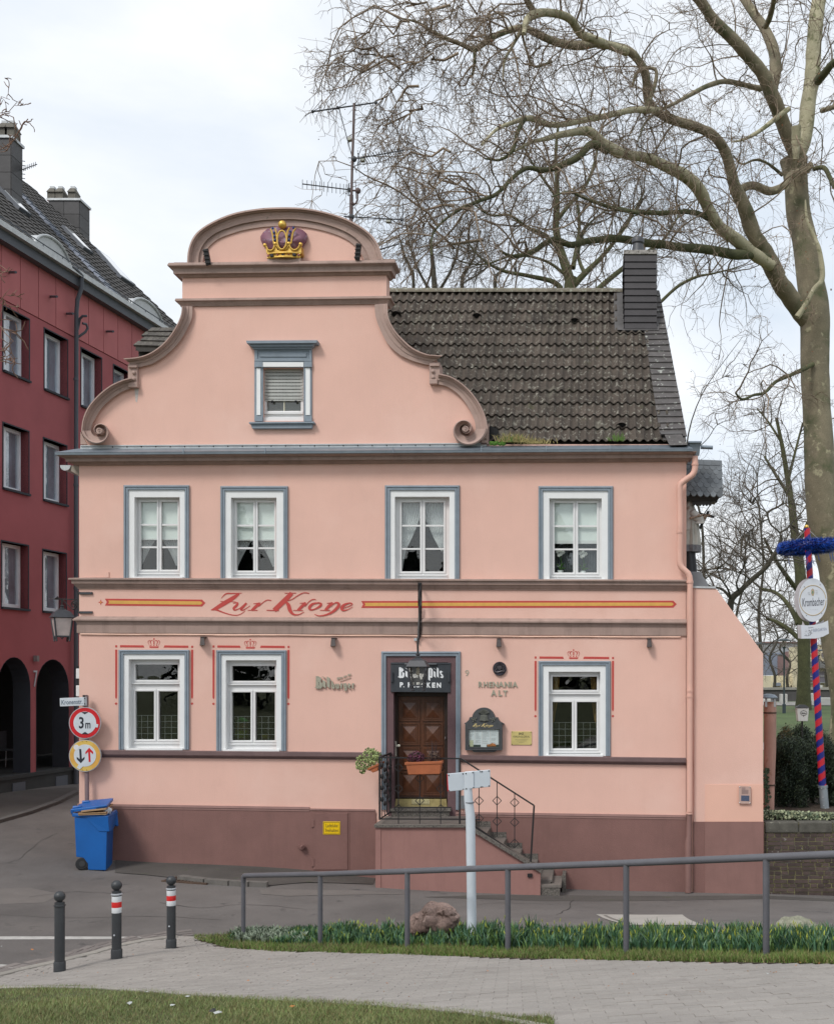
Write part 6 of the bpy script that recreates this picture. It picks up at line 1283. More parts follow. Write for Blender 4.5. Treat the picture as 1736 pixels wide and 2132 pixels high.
# body: side face seen frontally (275..1040), narrow right face going back
w1 = .58; F0 = [BP(275,680),BP(1075,690),BP(1040,1965),BP(605,1955),BP(600,1800),BP(480,1660),BP(318,1640)]
def back(p,sx=0.0,dy=w1,up=0.0): return Vector((p.x + sx,p.y + dy,p.z + up))
m = MB(); n = len(F0); B0 = [back(p,-.14 if p.x > BP(700,0).x else .0,w1) for p in F0]; m.add(F0 + B0,[tuple(range(n)),tuple(range(n,2 * n))[::-1]] + [(i,(i + 1) % n,n + (i + 1) % n,n + i) for i in range(n)])
m.build('body',bluep,bn,bevel=.012)
m = MB(); Q = [BP(215,585,db - .02),BP(1090,650,db - .02),BP(1090,700,db - .02),BP(220,670,db - .02)]; m.hexa(Q,[back(p,-.09 if p.x > BP(700,0).x else 0,w1 + .04) for p in Q]); 
m.build('rim',bluep,bn,bevel=.01)
m = MB(); Q = [BP(545,690,db - .012),BP(1090,655,db - .03),BP(1120,1030,db - .012),BP(865,1020,db - .012)]; m.hexa(Q,[back(p,0,.1) for p in Q]); 
Q = [BP(1085,655,db - .02),BP(1310,500,db + .58),BP(1350,890,db + .58),BP(1300,905,db + .57),BP(1265,870,db + .5),BP(1225,950,db + .4),BP(1180,1010,db + .2),BP(1115,1030,db - .01)]; Q2 = [p + Vector((-.05,.02,0)) for p in Q]; n = len(Q)
m.add(Q + Q2,[tuple(range(n)),tuple(range(n,2 * n))[::-1]] + [(i,(i + 1) % n,n + (i + 1) % n,n + i) for i in range(n)]); m.build('comb_lift',bluep,bn,bevel=.006)
m = MB(); a,b,c_,d_ = BP(185,540),BP(1065,430),BP(1220,262,db + .58),BP(560,325,db + .58); up = Vector((0,0,.035)); m.hexa([a + up,b + up,c_ + up,d_ + up],[a - up * .6,b - up * .6,c_ - up * .6,d_ - up * .6]); lid = m.build('lid',bluep,bn,bevel=.012)
m = MB(); 
m.hexa([BP(790,420,db - .03),BP(1035,390,db - .03),BP(1045,425,db - .03),BP(790,460,db - .03)],[BP(790,420,db + .05),BP(1035,390,db + .05),BP(1045,425,db + .05),BP(790,460,db + .05)]); m.build('lid_grip',bluep,lid,bevel=.006)
for t_ in (.15,.75):
    m = MB(); e = a * (1 - t_) + d_ * t_; f = b * (1 - t_) + c_ * t_; m.tube([e * .98 + f * .02 + up * 1.2,e * .75 + f * .25 + up * 1.4],[.03,.012],8); m.build('lid_rib',bluep,lid)
m = MB(); m.tube([BP(200,520,db - .02),BP(230,560,db - .02),BP(215,590,db + .55)],.02,8); m.build('handle',bluep,bn,smooth=40)
m = MB(); m.tube([BP(462,1805,db - .03),BP(462,1805,db + .03)],.105,28); w0 = m.build('wheel',rub,bn,bevel=.012); m = MB(); m.tube([BP(462,1805,db - .04),BP(462,1805,db - .02)],.05,18); m.build('hub',mat('hub_grey',(.03,.03,.032),.5),w0)
m = MB(); m.tube([BP(462,1805,db + .5),BP(462,1805,db + .56)],.105,24); m.build('wheel',rub,bn,bevel=.012)
card = mat('cardboard',(.38,.24,.13),.85,.15,8)
cd = thing('cardboard',BP(700,600),'flattened brown cardboard sheets sticking out under the blue bin lid','cardboard')
for (yl,yr,h) in ((545,480,18),(600,580,16),(620,598,10)):
    m = MB(); q4 = [BP(440 if yl < 560 else 370,yl,db - .05),BP(1040,yr,db - .05),BP(1215,yr - 110,db + .5),BP(600,yl - 110,db + .5)]; th = Vector((0,0,.012)); m.hexa([p + th for p in q4],[p - th for p in q4]); m.build('sheet',card,cd)
pb_ = thing('crumpled_bag',BP(1100,520),'small crumpled white and clear rubbish bag inside the open blue bin','bag'); rnd = random.Random(2)
m = MB(); m.ball(BP(1115,515,db + .15),.05,9,7,sz=1.1); m.ball(BP(1040,560,db + .1),.045,8,6); m.ball(BP(1000,600,db + .05),.035,8,6); m.v = [tuple(Vector(p) + Vector((rnd.gauss(0,.005),rnd.gauss(0,.005),rnd.gauss(0,.005)))) for p in m.v]; m.build('bag',mat('bag_white',(.6,.63,.68),.4),pb_)
# ================================================================== RAILING, POST, BOLLARDS
steel = mat('painted_steel',(.105,.105,.118),.45,.10,5,.1,60,fine=.08)
gr_ = thing('guard_rail',G(848,1978),'grey tubular guard rail on seven posts between daffodil bed and paved path','railing')
rl = [(507,1957,1823,15.3),(667,1970,1820,13.8),(848,1978,1814,12.7),(1057,1985,1806,11.6),(1303,1990,1797,10.7),(1594,1998,1785,9.7)]
tops = []
for (u,vb,vt,d) in rl:
    g = G(u,vb); p = P(u,vt,g.y); tops.append(p); m = MB(); m.tube([(g.x,g.y,g.z - .3),(p.x,p.y,p.z)],.030,14); m.build('post',steel,gr_,smooth=50)
ext = tops[-1] + (tops[-1] - tops[-2]) * 1.05; tops.append(ext); m = MB(); m.tube([(ext.x,ext.y,ext.z - 1.2),ext],.030,14); m.build('post',steel,gr_,smooth=50)
m = MB(); s0 = tops[0]; dirr = (tops[1] - tops[0]).normalized(); m.tube([s0 + Vector((0,0,-.09)),s0 + Vector((0,0,-.035)) + dirr * .006,s0 + dirr * .035,s0 + dirr * .1] + tops[1:] + [tops[-1] + (tops[-1] - tops[-2])],.034,14); m.build('handrail',steel,gr_,smooth=50)
m = MB(); j = tops[3]; m.tube([j - Vector((.012,0,0)) + dirr * 0,j + Vector((.001,0,0))],.0355,14); 
# white sign post seen from behind
wp = thing('signpost',G(983,1956),'white round post with two tilted sign boards seen from behind in the daffodil bed','signpost')
g = G(983,1958); dw = g.y; wm = mat('signpost_white',(.55,.60,.65),.4,.05,4,streak=.06); 
m = MB(); m.tube([(g.x,g.y,g.z - .3),P(981,1850,dw),P(979,1700,dw),P(975,1665,dw),P(974,1640,dw)],[.054,.053,.053,.05,.046],18); m.build('post',wm,wp,smooth=50)
zw = lambda x,y: (755.6 + x * .26495,1544.1 + y * .26495); bb = lambda x,y,d: P(*zw(x,y),d)
back_m = mat('sign_back',(.50,.55,.60),.4,.05,5); 
for pts_,dd in (([(660,252),(795,240),(800,380),(668,393)],.02),([(868,232),(998,220),(1000,355),(870,368)],-.03)):
    m = MB(); Q = [bb(x,y,dw + dd) for x,y in pts_]; m.hexa(Q,[p + Vector((0,.02,0)) for p in Q]); m.build('sign_board',back_m,wp,bevel=.006)
m = MB(); Q = [bb(x,y,dw - .045) for x,y in ((792,238),(870,232),(872,368),(797,378))]; m.hexa(Q,[p + Vector((0,.05,0)) for p in Q]); m.build('bracket',wm,wp,bevel=.008)
m = MB(); Q = [bb(x,y,dw + .018) for x,y in ((659,255),(664,254),(671,391),(664,390))]; m.hexa(Q,[p + Vector((0,.03,0)) for p in Q]); m.build('red_edge',sred,wp)
for (x,y) in ((673,265),(785,253),(675,385),(790,374),(808,250),(862,243),(812,370),(867,362),(922,236),(935,236),(926,357),(938,356),(988,230),(990,348)): m = MB(); m.ball(bb(x,y,dw - .048 if 800 < x < 868 else (dw + .018 if x < 800 else dw - .032)),.008,6,4); m.build('bolt',iron,wp)
m = MB(); m.tube([bb(838,474,dw),bb(838,480,dw)],.058,16); m.build('clamp',steel,wp)
# bollards
bol = mat('bollard_grey',(.035,.038,.042),.45,.12,9,.15,60,fine=.12); cwh = mat('reflective_white',(.62,.64,.66),.4,.04,9); crd = mat('reflective_red',(.60,.02,.02),.4,.08,9)
def bollard(u,vb,vt,lab,bands,base):
    g = G(u,vb); H = (vb - vt) / F * g.y; t = thing('bollard',g,lab,'bollard','dark grey ball topped bollards on the path corner'); r = .055
    H0 = H - .125; m = MB(); m.lathe([(r * 1.18,-.05),(r * 1.18,H * .135),(r * 1.08,H * .15),(r,H * .152),(r,H0 - .035),(r * .98,H0 - .03),(r * .98,H0 - .005),(r * .8,H0)],g,24); m.build('shaft',bol,t,smooth=35)
    m = MB(); m.lathe([(r,H0 - .052),(r * 1.16,H0 - .048),(r * 1.16,H0 - .036),(r,H0 - .03)],g,24); m.build('ring',alu if bands else bol,t,smooth=35)
    m = MB(); m.ball(g + Vector((0,0,H - .062)),.062,20,14); m.lathe([(.028,H0 - .01),(.028,H0 + .03)],g,12); m.build('ball_top',bol,t,smooth=60)
    if bands:
        for k,(a,b,mm) in enumerate(((.60,.666,cwh),(.666,.735,crd),(.735,.805,cwh))): m = MB(); m.lathe([(r * 1.015,H * a),(r * 1.02,H * a + .001),(r * 1.02,H * b - .001),(r * 1.015,H * b)],g,24); m.build('band',mm,t,smooth=35)
    if base: m = MB(); m.lathe([(r * 2.1,-.01),(r * 2.05,.012),(r * 1.3,.03),(r * 1.18,.03)],g,24); m.build('foot_plate',bol,t,smooth=35)
    if bands: m = MB(); m.ball(g + Vector((-.005,-.056,H * .33)),.012,8,5); m.build('bolt',alu,t)
bollard(125,2027,1855,'plain dark grey ball topped bollard without reflective bands, leftmost of three',0,0); bollard(243.5,2001,1832.5,'ball topped bollard with red and white bands between the plain one and the rightmost',1,1); bollard(357,1978,1823,'ball topped bollard with red and white bands nearest the guard rail',1,1)
# ================================================================== FLOWERBED, STONES, GRASS
def rock(name,c,rx,ry,rz,m_,lab,seed):
    bm = bmesh.new(); bmesh.ops.create_icosphere(bm,subdivisions=4,radius=1)
    for v in bm.verts:
        n = v.co.normalized(); f = 1 + .28 * mnoise.noise(n * 1.3 + Vector((seed,0,0))) + .22 * abs(mnoise.noise(n * 2.6 + Vector((seed,2,0)))) + .05 * abs(mnoise.noise(n * 6 + Vector((seed,2,0)))) + .06 * mnoise.noise(n * 15)
        if abs(n.x) > .5: f *= .97
        v.co = Vector((n.x * rx * f,n.y * ry * f,n.z * rz * f))
    me = bpy.data.meshes.new(name); bm.to_mesh(me); bm.free(); me.materials.append(m_); me.polygons.foreach_set('use_smooth',[True] * len(me.polygons)); me.set_sharp_from_angle(angle=.5)
    o = bpy.data.objects.new(name,me); COL.objects.link(o); o.location = c; return tag(o,lab,'boulder')
rk = mat('red_boulder',(.19,.13,.11),.85,.3,5,.6,25,fine=.25,fscale=40,spots=[((.30,.22,.19),4,.55,.65),((.07,.04,.03),9,.6,.66)]); rk2 = mat('pale_boulder',(.22,.22,.16),.85,.3,7,1.0,25,fine=.25,fscale=50,spots=[((.34,.33,.28),8,.55,.65),((.10,.13,.05),4,.55,.7)])
g = G(905,1936); rock('boulder',P(911,1912,13.1),.25,.2,.19,rk,'reddish brown boulder in the daffodil bed left of the white signpost',1.7)
rock('boulder',P(868,1925,13.15),.11,.12,.12,rk,'smaller red rock at the left foot of the reddish brown boulder',4.2)
rock('boulder',P(1655,1944,12.35),.29,.2,.16,rk2,'low pale lichen covered boulder in the bed behind the last railing post',8.1)
def blades(name,n,place,h,w_,mats,lab,cat,lean=.35,seed=1,segs=1,hv=.5):
    rnd = random.Random(seed); V = []; Fc = []; MI = []
    for i in range(n):
        p = place(rnd)
        if p is None: continue
        x,y,z,sc = p; H = h * sc * rnd.uniform(1 - hv,1); a = rnd.uniform(0,math.pi); dx,dy = math.cos(a) * w_ / 2,math.sin(a) * w_ / 2; lx,ly = rnd.gauss(0,lean) * H,rnd.gauss(0,lean) * H; k = len(V)
        mi = rnd.randrange(len(mats))
        if segs == 1: V += [(x - dx,y - dy,z),(x + dx,y + dy,z),(x + lx,y + ly,z + H)]; Fc.append((k,k + 1,k + 2)); MI.append(mi)
        else:
            mx_,my_ = x + lx * .35,y + ly * .35; V += [(x - dx,y - dy,z),(x + dx,y + dy,z),(mx_ + dx * 1.1,my_ + dy * 1.1,z + H * .6),(mx_ - dx * 1.1,my_ - dy * 1.1,z + H * .6),(x + lx,y + ly,z + H)]; Fc += [(k,k + 1,k + 2,k + 3),(k + 3,k + 2,k + 4)]; MI += [mi,mi]
    me = bpy.data.meshes.new(name); me.from_pydata(V,[],Fc); [me.materials.append(m_) for m_ in mats]; me.polygons.foreach_set('material_index',MI); me.update(); o = bpy.data.objects.new(name,me); COL.objects.link(o); return tag(o,lab,cat,kind='stuff')
gmats = [mat('grass_a',(.14,.20,.055),.7,.2,1.0,island=.35),mat('grass_b',(.19,.215,.085),.7,.2,1.0,island=.35),mat('grass_dry',(.19,.165,.07),.8,.2,1.0,island=.3)]
bmats = [mat('bedgrass_a',(.085,.16,.022),.7,.2,1.0,island=.3),mat('bedgrass_b',(.12,.17,.035),.7,.2,1.0,island=.3),gmats[2]]
def lawn_place(rnd):
    u = rnd.uniform(-30,1150); v = rnd.uniform(2056,2150); 
    if v < float(np.interp(u,[0,151,265,378,492,643,855,1079],[2061,2059,2067,2076,2085,2093,2105,2129])) - 0: return None
    g = Gfast(u,v); b = mnoise.noise(Vector((g[0] * .8,g[1] * .8,0))); return (g[0],g[1],g[2] + .02,1.0 + .5 * b)
blades('lawn_grass',70000,lawn_place,.045,.007,gmats,'short winter lawn in the lower left foreground','grass',.5,3)
bl_u = [413,473,568,650,921,1250,1736,1800]; bl_v = [1959,1976,1984,1985,1994,2003,2011,2013]; bu_v = [1952,1947,1941,1938,1938,1949,1953,1953]
def strip_place(rnd):
    u = rnd.uniform(405,1790); v = float(np.interp(u,bl_u,bl_v)) + 1.5 - abs(rnd.gauss(0,12))
    if v < float(np.interp(u,bl_u,bu_v)): return None
    g = Gfast(u,v); return (g[0],g[1],g[2] + .02,.8 + .6 * mnoise.noise(Vector((g[0] * 1.5,g[1] * 1.5,3))))
blades('verge_grass',26000,strip_place,.085,.009,bmats,'grass fringe along the near edge of the daffodil bed','grass',.45,5)
dm = [mat('daffodil_leaf',(.035,.095,.042),.5,.2,3,island=.4),mat('daffodil_leaf_blue',(.07,.15,.085),.5,.2,3,island=.35),mat('daffodil_leaf_light',(.11,.19,.05),.5,.2,3,island=.3)]
cl = []
rr_ = random.Random(12)
while len(cl) < 950:
    u = rr_.uniform(480,1800); lo = float(np.interp(u,bl_u,bl_v)) - 16; hi = float(np.interp(u,bl_u,bu_v)) + 1; v = rr_.uniform(hi,lo)
    if lo <= hi: continue
    g = Gfast(u,v); cl.append((g,.55 + .5 * min(1,max(0,(u - 500) / 350)) + .12 * rr_.random()))
def daf_place(rnd):
    g,s = cl[rnd.randrange(len(cl))]; return (g[0] + rnd.gauss(0,.03),g[1] + rnd.gauss(0,.03),g[2],s * (1 + .45 * mnoise.noise(Vector((g[0] * 2.2,g[1] * 2.2,1)))))
blades('daffodil_leaves',13000,daf_place,.175,.017,dm,'dense green daffodil leaves behind the guard rail','daffodils',.24,8,segs=2,hv=.45)
budm = mat('daffodil_bud',(.33,.36,.05),.5,.2,3,island=.3); m = MB()
for i in range(420):
    g,s = cl[rr_.randrange(len(cl))]
    if s < .8 or rr_.random() < .25: continue
    H = .175 * s * rr_.uniform(.75,1.05); x,y = g[0] + rr_.gauss(0,.04),g[1] + rr_.gauss(0,.04); c = Vector((x,y,g[2] + H)); ln_ = Vector((rr_.gauss(0,.3),rr_.gauss(0,.3),1)) * .022
    m.tube([c - ln_,c,c + ln_],[.003,.006,.002],5)
tag(m.build('daffodil_buds',budm,fix=False),'closed yellow green daffodil buds standing among the leaves','daffodils',kind='stuff')
pm = [mat('pale_rosette',(.17,.21,.15),.6,.2,4,island=.3)]
def ros(rnd):
    u = rnd.gauss(545,38); v = rnd.uniform(1944,1966); 
    if u > 640 or u < 490: return None
    g = Gfast(u,v); return (g[0],g[1],g[2] + .01,1)
blades('pale_rosettes',1500,ros,.13,.03,pm,'pale grey green leaf rosettes at the left end of the bed','plants',.5,6,segs=2)
# litter and leaves
rnd = random.Random(21); lm = {'w': mat('litter_white',(.42,.44,.43),.6),'o': mat('leaf_orange',(.45,.17,.05),.8),'b': mat('leaf_brown',(.20,.11,.05),.8),'d': mat('litter_dark',(.03,.03,.03),.7)}
def scrap(u,v,s,k,lab):
    g = G(u,v); m = MB(); n = 6; c = g + Vector((0,0,.045 if k != 'p' else .03)); m.add([c + Vector((math.cos(a) * s * rnd.uniform(.6,1.2),math.sin(a) * s * rnd.uniform(.6,1.2),rnd.uniform(0,s * .6))) for a in np.linspace(0,6.28,n,endpoint=False)] + [c + Vector((0,0,s * .7))],[(i,(i + 1) % n,n) for i in range(n)])
    tag(m.build('litter',lm[k],fix=False),lab,'litter')
scrap(270,2103,.03,'w','white paper scrap on the lawn below the middle bollard, the one farthest left'); scrap(359,2107,.02,'w','tiny white scrap on the lawn below and right of the larger left scrap')
scrap(392,2089,.025,'w','white scrap near the lawn edge below the banded bollard'); scrap(455,2124,.03,'w','white crumpled paper at the very bottom of the lawn'); scrap(306,2078,.018,'w','small pale scrap on the lawn edge between the bollards')
scrap(608,2110,.02,'o','orange leaf on the lawn at bottom left of centre'); scrap(517,2053,.018,'o','orange leaf lying on the paved path'); scrap(68,1985,.02,'o','orange leaf on the kerb left of the plain bollard'); scrap(443,2120,.035,'d','dark twig scrap on the lawn beside the white paper')
leafm = [lm['b'],lm['o']]
def lp(rnd):
    u = rnd.uniform(0,1736); v = rnd.uniform(1955,2090); g = Gfast(u,v); return (g[0],g[1],g[2] + .03,1)
blades('fallen_leaf_crumbs',200,lp,.010,.015,leafm + [lm['w']],'crumbs of dead leaf and litter scattered over the path','leaf litter',1.2,31)
# ---- planters on the stair railing
terra = mat('terracotta',(.36,.105,.038),.7,.12,6,.1,50)
def planter(pts_f,dback,lab):
    t = thing('flower_box',pts_f[3],lab,'flower box'); m = MB(); m.hexa(pts_f,[p + Vector((0,dback,0)) for p in pts_f]); m.build('trough',terra,t,bevel=.008)
    m = MB(); a,b = pts_f[0],pts_f[1]; m.hexa([a + Vector((-.012,-.012,.012)),b + Vector((.012,-.012,.012)),b + Vector((.012,-.012,-.03)),a + Vector((-.012,-.012,-.03))],[a + Vector((-.012,dback + .012,.012)),b + Vector((.012,dback + .012,.012)),b + Vector((.012,dback + .012,-.03)),a + Vector((-.012,dback + .012,-.03))]); m.build('rim',terra,t,bevel=.006); return t
yp = yF - .22; t = planter([P(844,1589,yp),P(918.5,1586.5,yp),P(915,1611.5,yp),P(850,1613,yp)],.19,'terracotta flower box with dark violet heather on the railing before the door')
def leafball(name,c,rx,ry,rz,n,s,mats,lab,cat,par=None,seed=1,kind=None,hollow=.45,fuzz=.05):
    rnd = random.Random(seed); m = MB()
    for i in range(n):
        d = Vector((rnd.gauss(0,1),rnd.gauss(0,1),rnd.gauss(0,1))).normalized(); k = (hollow + (1 - hollow) * rnd.random() ** .5) * (1 + abs(rnd.gauss(0,fuzz))); p = Vector(c) + Vector((d.x * rx,d.y * ry,d.z * rz)) * k
        n_ = (d + Vector((rnd.gauss(0,.6),rnd.gauss(0,.6),rnd.gauss(0,.6)))).normalized(); a = n_.orthogonal().normalized(); b = n_.cross(a); ss = s * rnd.uniform(.5,1.2); m.mi = rnd.randrange(len(mats)); m.add([p + a * ss,p + b * ss * .5,p - a * ss,p - b * ss * .5],[(0,1,2,3)])
    o = m.build(name,mats,par,fix=False)
    if lab: tag(o,lab,cat,kind=kind)
    return o
hm = [mat('heather',(.13,.03,.07),.8,.2,9,island=.4),mat('heather_dark',(.05,.03,.03),.8,.2,9,island=.4)]
hp = thing('heather_plant',P(866,1588,yp + .1),'dark violet heather filling the left half of the middle flower box','heather'); leafball('foliage',P(866,1578,yp + .1),.15,.09,.11,900,.018,hm,None,None,hp,3)
hp = thing('dead_plant',P(900,1588,yp + .1),'withered brown twiggy plant in the right half of the middle flower box','plant'); leafball('foliage',P(902,1576,yp + .1),.11,.08,.10,350,.016,[hm[1],mat('dead_leaf',(.12,.075,.05),.9,.2,9)],None,None,hp,4)
m = MB(); rnd = random.Random(6)
for i in range(26): b = P(902 + rnd.gauss(0,4),1586,yp + .1); m.tube([b,b + Vector((rnd.gauss(0,.04),rnd.gauss(0,.03),rnd.uniform(.15,.38)))],[.004,.002],4)
m.build('stem',hm[1],hp)
y3 = yF + .35; t = planter([P(767,1601,y3),P(788,1590,y3),P(786,1605,y3),P(776,1609,y3)],.5,'terracotta flower box hung outside the left end of the landing railing')
sm_ = [mat('sedum',(.30,.36,.14),.7,.15,9,island=.25),mat('sedum_dark',(.15,.20,.08),.7,.15,9,island=.25)]
sd = thing('sedum_plant',P(770,1600,y3),'pale yellow green succulent bush overflowing the left flower box','plant'); m = MB(); rnd = random.Random(14)
for i in range(420):
    d = Vector((rnd.gauss(0,1),rnd.gauss(0,1),rnd.gauss(0,1))).normalized(); k = .55 + .45 * rnd.random() ** .5; dx_ = d.x * .235 * k; c = P(767,1580,y3 + .2) + Vector((dx_,d.y * .2 * k,d.z * .20 * k - (.08 if dx_ < -.05 else 0))); m.mi = 0 if rnd.random() < .75 else 1; m.ball(c,rnd.uniform(.010,.020),6,4)
m.build('foliage',sm_,sd,fix=False)
m = MB(); m.frect(959,1657,968,1684,.02,.07); tag(m.build('intercom_box',mat('intercom_grey',(.16,.17,.18),.5)),'grey box on the wall beside the door surround behind the signpost','box')
# ================================================================== THE RED HOUSE ACROSS THE ALLEY
RN_ = Vector((0.9943,-0.1064,0))
def Xw(d): return -13.4 + .107 * (d - 25)
def RD(u,o=0.0): return (16.075 - o * 1.0057) / (.107 - (u - CX) / F)
def RQ(d,z,o=0.0): return Vector((Xw(d),d,z)) + RN_ * o
def rprism(mb,outer,holes,o0,o1):
    """outer / holes in (distance along, height) on the house front"""
    loops = [outer] + list(holes); flat = [p for lp in loops for p in lp]; tris = tessellate_polygon([[Vector((p[0],p[1],0)) for p in lp] for lp in loops]); n = len(flat)
    vs = [RQ(p[0],p[1],o1) for p in flat] + [RQ(p[0],p[1],o0) for p in flat]; fs = [tuple(t) for t in tris] + [tuple(i + n for i in reversed(t)) for t in tris]; k = 0
    for lp in loops:
        m_ = len(lp); fs += [(k + i,k + (i + 1) % m_,k + (i + 1) % m_ + n,k + i + n) for i in range(m_)]; k += m_
    mb.add(vs,fs); return mb
def rr(a,b,z0,z1): return [(a,z0),(b,z0),(b,z1),(a,z1)]
redm = mat('red_render',(0.35,0.095,0.105),.9,.08,1.2,.5,60,fine=.06); redp = mat('red_panel',(0.44,0.135,0.14),.8,.06,1.5,objr=.05); greyf = mat('fascia_grey',(.085,.095,.115),.6,.06,3); revm = mat('reveal_slate',(.030,.034,.045),.8,.08,4); soc = mat('dark_socle',(.035,.038,.038),.8,.15,4,.4,40); winf = mat('window_frame_pale',(.78,.81,.86),.45,.04,5)
red = thing('red_house',(-13,27,-2.8),'dark red apartment house with arcade, grey fascia and tiled roof across the alley','house')
W = [(RD(7),RD(61),6.95,8.40),(RD(93),RD(140.7),6.93,8.38),(RD(169.5),RD(211.6),6.91,8.37),(RD(236.8),RD(272),6.90,8.37),(RD(7.2),RD(60),4.27,5.74),(RD(91.3),RD(139),4.25,5.72),(RD(4),RD(59),1.55,3.04),(RD(90),RD(138),1.55,3.02),(RD(168),RD(205),4.25,5.72),(RD(168),RD(205),1.55,3.02)]
def archp(a,b,zs_,zt_,z0): c = (a + b) / 2; return [(a,z0),(b,z0)] + [(c + (b - a) / 2 * math.cos(t),zs_ + (zt_ - zs_) * math.sin(t)) for t in np.linspace(0,math.pi,15)]
A1 = archp(24.95,26.18,-.34,.41,-2.32); A2 = archp(26.4,27.75,-.36,.38,-2.32); A0 = archp(23.1,24.5,-.34,.41,-2.32)
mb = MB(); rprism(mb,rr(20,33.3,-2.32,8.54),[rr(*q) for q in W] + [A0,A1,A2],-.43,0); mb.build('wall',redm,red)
mb = MB(); rprism(mb,rr(20,33.3,-3.3,-2.32),[],-3,.05); rprism(mb,rr(20,33.3,-2.40,-2.318),[],-.5,.09); mb.build('socle',soc,red)
for (a,b) in ((RD(22),RD(48)),(RD(112),RD(136))): m = MB(); rprism(m,rr(a,b,-2.75,-2.5),[],.05,.07); m.build('cellar_window',greyf,red)
mb = MB(); rprism(mb,rr(20,33.3,8.5,9.8),[],-.43,-.02); mb.build('wall',redm,red)
js = [RD(u) for u in (-130,-85,-42,2,42,80,116,156,184,215,245,274,300,325)] + [33.3]
for a,b in zip(js[:-1],js[1:]): m = MB(); rprism(m,rr(a + .012,b - .012,8.56,9.77),[],-.02,.015); m.build('panel',redp,red)
mb = MB(); rprism(mb,rr(20,33.4,9.77,10.08),[],-.4,.22); mb.build('fascia',greyf,red)
mb = MB(); rprism(mb,rr(20,33.45,10.0,10.13),[],.10,.34); mb.build('gutter',zinc_l,red)
mb = MB(); mb.tube([RQ(22,10.33,.12),RQ(33.4,10.33,.12)],.014,6)
for k in range(14): d = 22.5 + k * .8; mb.tube([RQ(d,10.1,.12),RQ(d,10.33,.12)],.012,5)
mb.build('snow_rail',greyf,red)
# windows
glass_s = glassmat('street_glass',(.95,.96,.97),.95,f0=2.1)
for (a,b,z0,z1) in W:
    m = MB(); rprism(m,rr(a - .03,b + .03,z0 - .03,z1 + .03),[rr(a + .0,b - .0,z0 + .0,z1 - .0)],-.42,.012); w0 = m.build('window',revm,red)
    m = MB(); rprism(m,rr(a - .02,b + .02,z0 - .05,z0),[],-.2,.06); m.build('sill',revm,w0)
    md_ = a + (b - a) * .36; L1,L2 = (a + .06,md_ - .03),(md_ + .05,b - .06); m = MB()
    rprism(m,rr(a,b,z0,z1),[rr(L1[0],L1[1],z0 + .10,z1 - .08),rr(L2[0],L2[1],z0 + .10,z1 - .08)],-.27,-.19); m.build('frame',winf,w0,bevel=.006)
    for l in (L1,L2): m = MB(); rprism(m,rr(l[0] - .01,l[1] + .01,z0 + .09,z1 - .07),[],-.245,-.24); m.build('pane',glass_s,w0)
    m = MB(); rprism(m,rr(a,b,z0,z1),[],-.275,-.272); m.build('curtain',mat('pane_sky_reflection',(.34,.40,.46),.9,.35,1.2,streak=.4) if 'pane_sky_reflection' not in MATS else MATS['pane_sky_reflection'],w0)  # no real cloth: blue-grey sheet coloured to stand in for sky reflected in the panes
# arcade jambs and the dim passage behind
for q in (A0,A1,A2):
    c = (q[0][0] + q[1][0]) / 2; inn_ = [(c + (p[0] - c) * .985,p[1] - (.006 if p[1] > -2 else 0)) for p in q]; m = MB(); rprism(m,q,[inn_],-.43,.006); m.build('arch_lining',revm,red)
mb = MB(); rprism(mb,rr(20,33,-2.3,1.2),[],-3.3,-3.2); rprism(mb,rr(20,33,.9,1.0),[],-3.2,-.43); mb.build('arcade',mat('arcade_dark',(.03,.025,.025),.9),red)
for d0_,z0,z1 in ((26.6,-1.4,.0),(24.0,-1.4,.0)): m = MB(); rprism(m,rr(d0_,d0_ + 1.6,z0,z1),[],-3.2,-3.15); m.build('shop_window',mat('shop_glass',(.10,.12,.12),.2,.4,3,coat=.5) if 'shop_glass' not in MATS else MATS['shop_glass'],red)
ch_ = thing('chair',RQ(27.2,-2.3,-1.2),'dark chair standing in the shadow behind the right arcade arch','chair'); m = MB(); c = RQ(27.2,-1.85,-1.2); m.box(c.x - .22,c.x + .22,c.y - .22,c.y + .22,c.z - .02,c.z + .02); m.build('seat',iron_l,ch_)
m = MB(); m.box(c.x - .24,c.x - .2,c.y - .22,c.y + .22,c.z,c.z + .45); m.build('backrest',iron_l,ch_)
for sx in (-.2,.2):
    for sy in (-.2,.2): m = MB(); m.bar((c.x + sx,c.y + sy,c.z),(c.x + sx * 1.15,c.y + sy * 1.15,-2.3),.012); m.build('leg',alu,ch_)
m = MB(); q4 = [RQ(RD(69),(CV - 1396) / F * RD(69),.03),RQ(RD(76.5),(CV - 1396) / F * RD(76.5),.03),RQ(RD(76.5),(CV - 1430) / F * RD(76.5),.03),RQ(RD(69),(CV - 1430) / F * RD(69),.03)]; text_on(m,'7',q4,depth=.02,bold=-.01); tag(m.build('house_number',alu,fix=False),'metal house number 7 between the arches of the red house','house number')
m = MB(); c = RQ(RD(72),(CV - 1371) / F * RD(72),.05); m.box(c.x - .04,c.x + .05,c.y - .05,c.y + .05,c.z - .07,c.z + .07); tag(m.build('wall_lamp',mat('small_lamp',(.2,.17,.17),.5)),'tiny box lamp above the house number on the red wall','wall lamp')
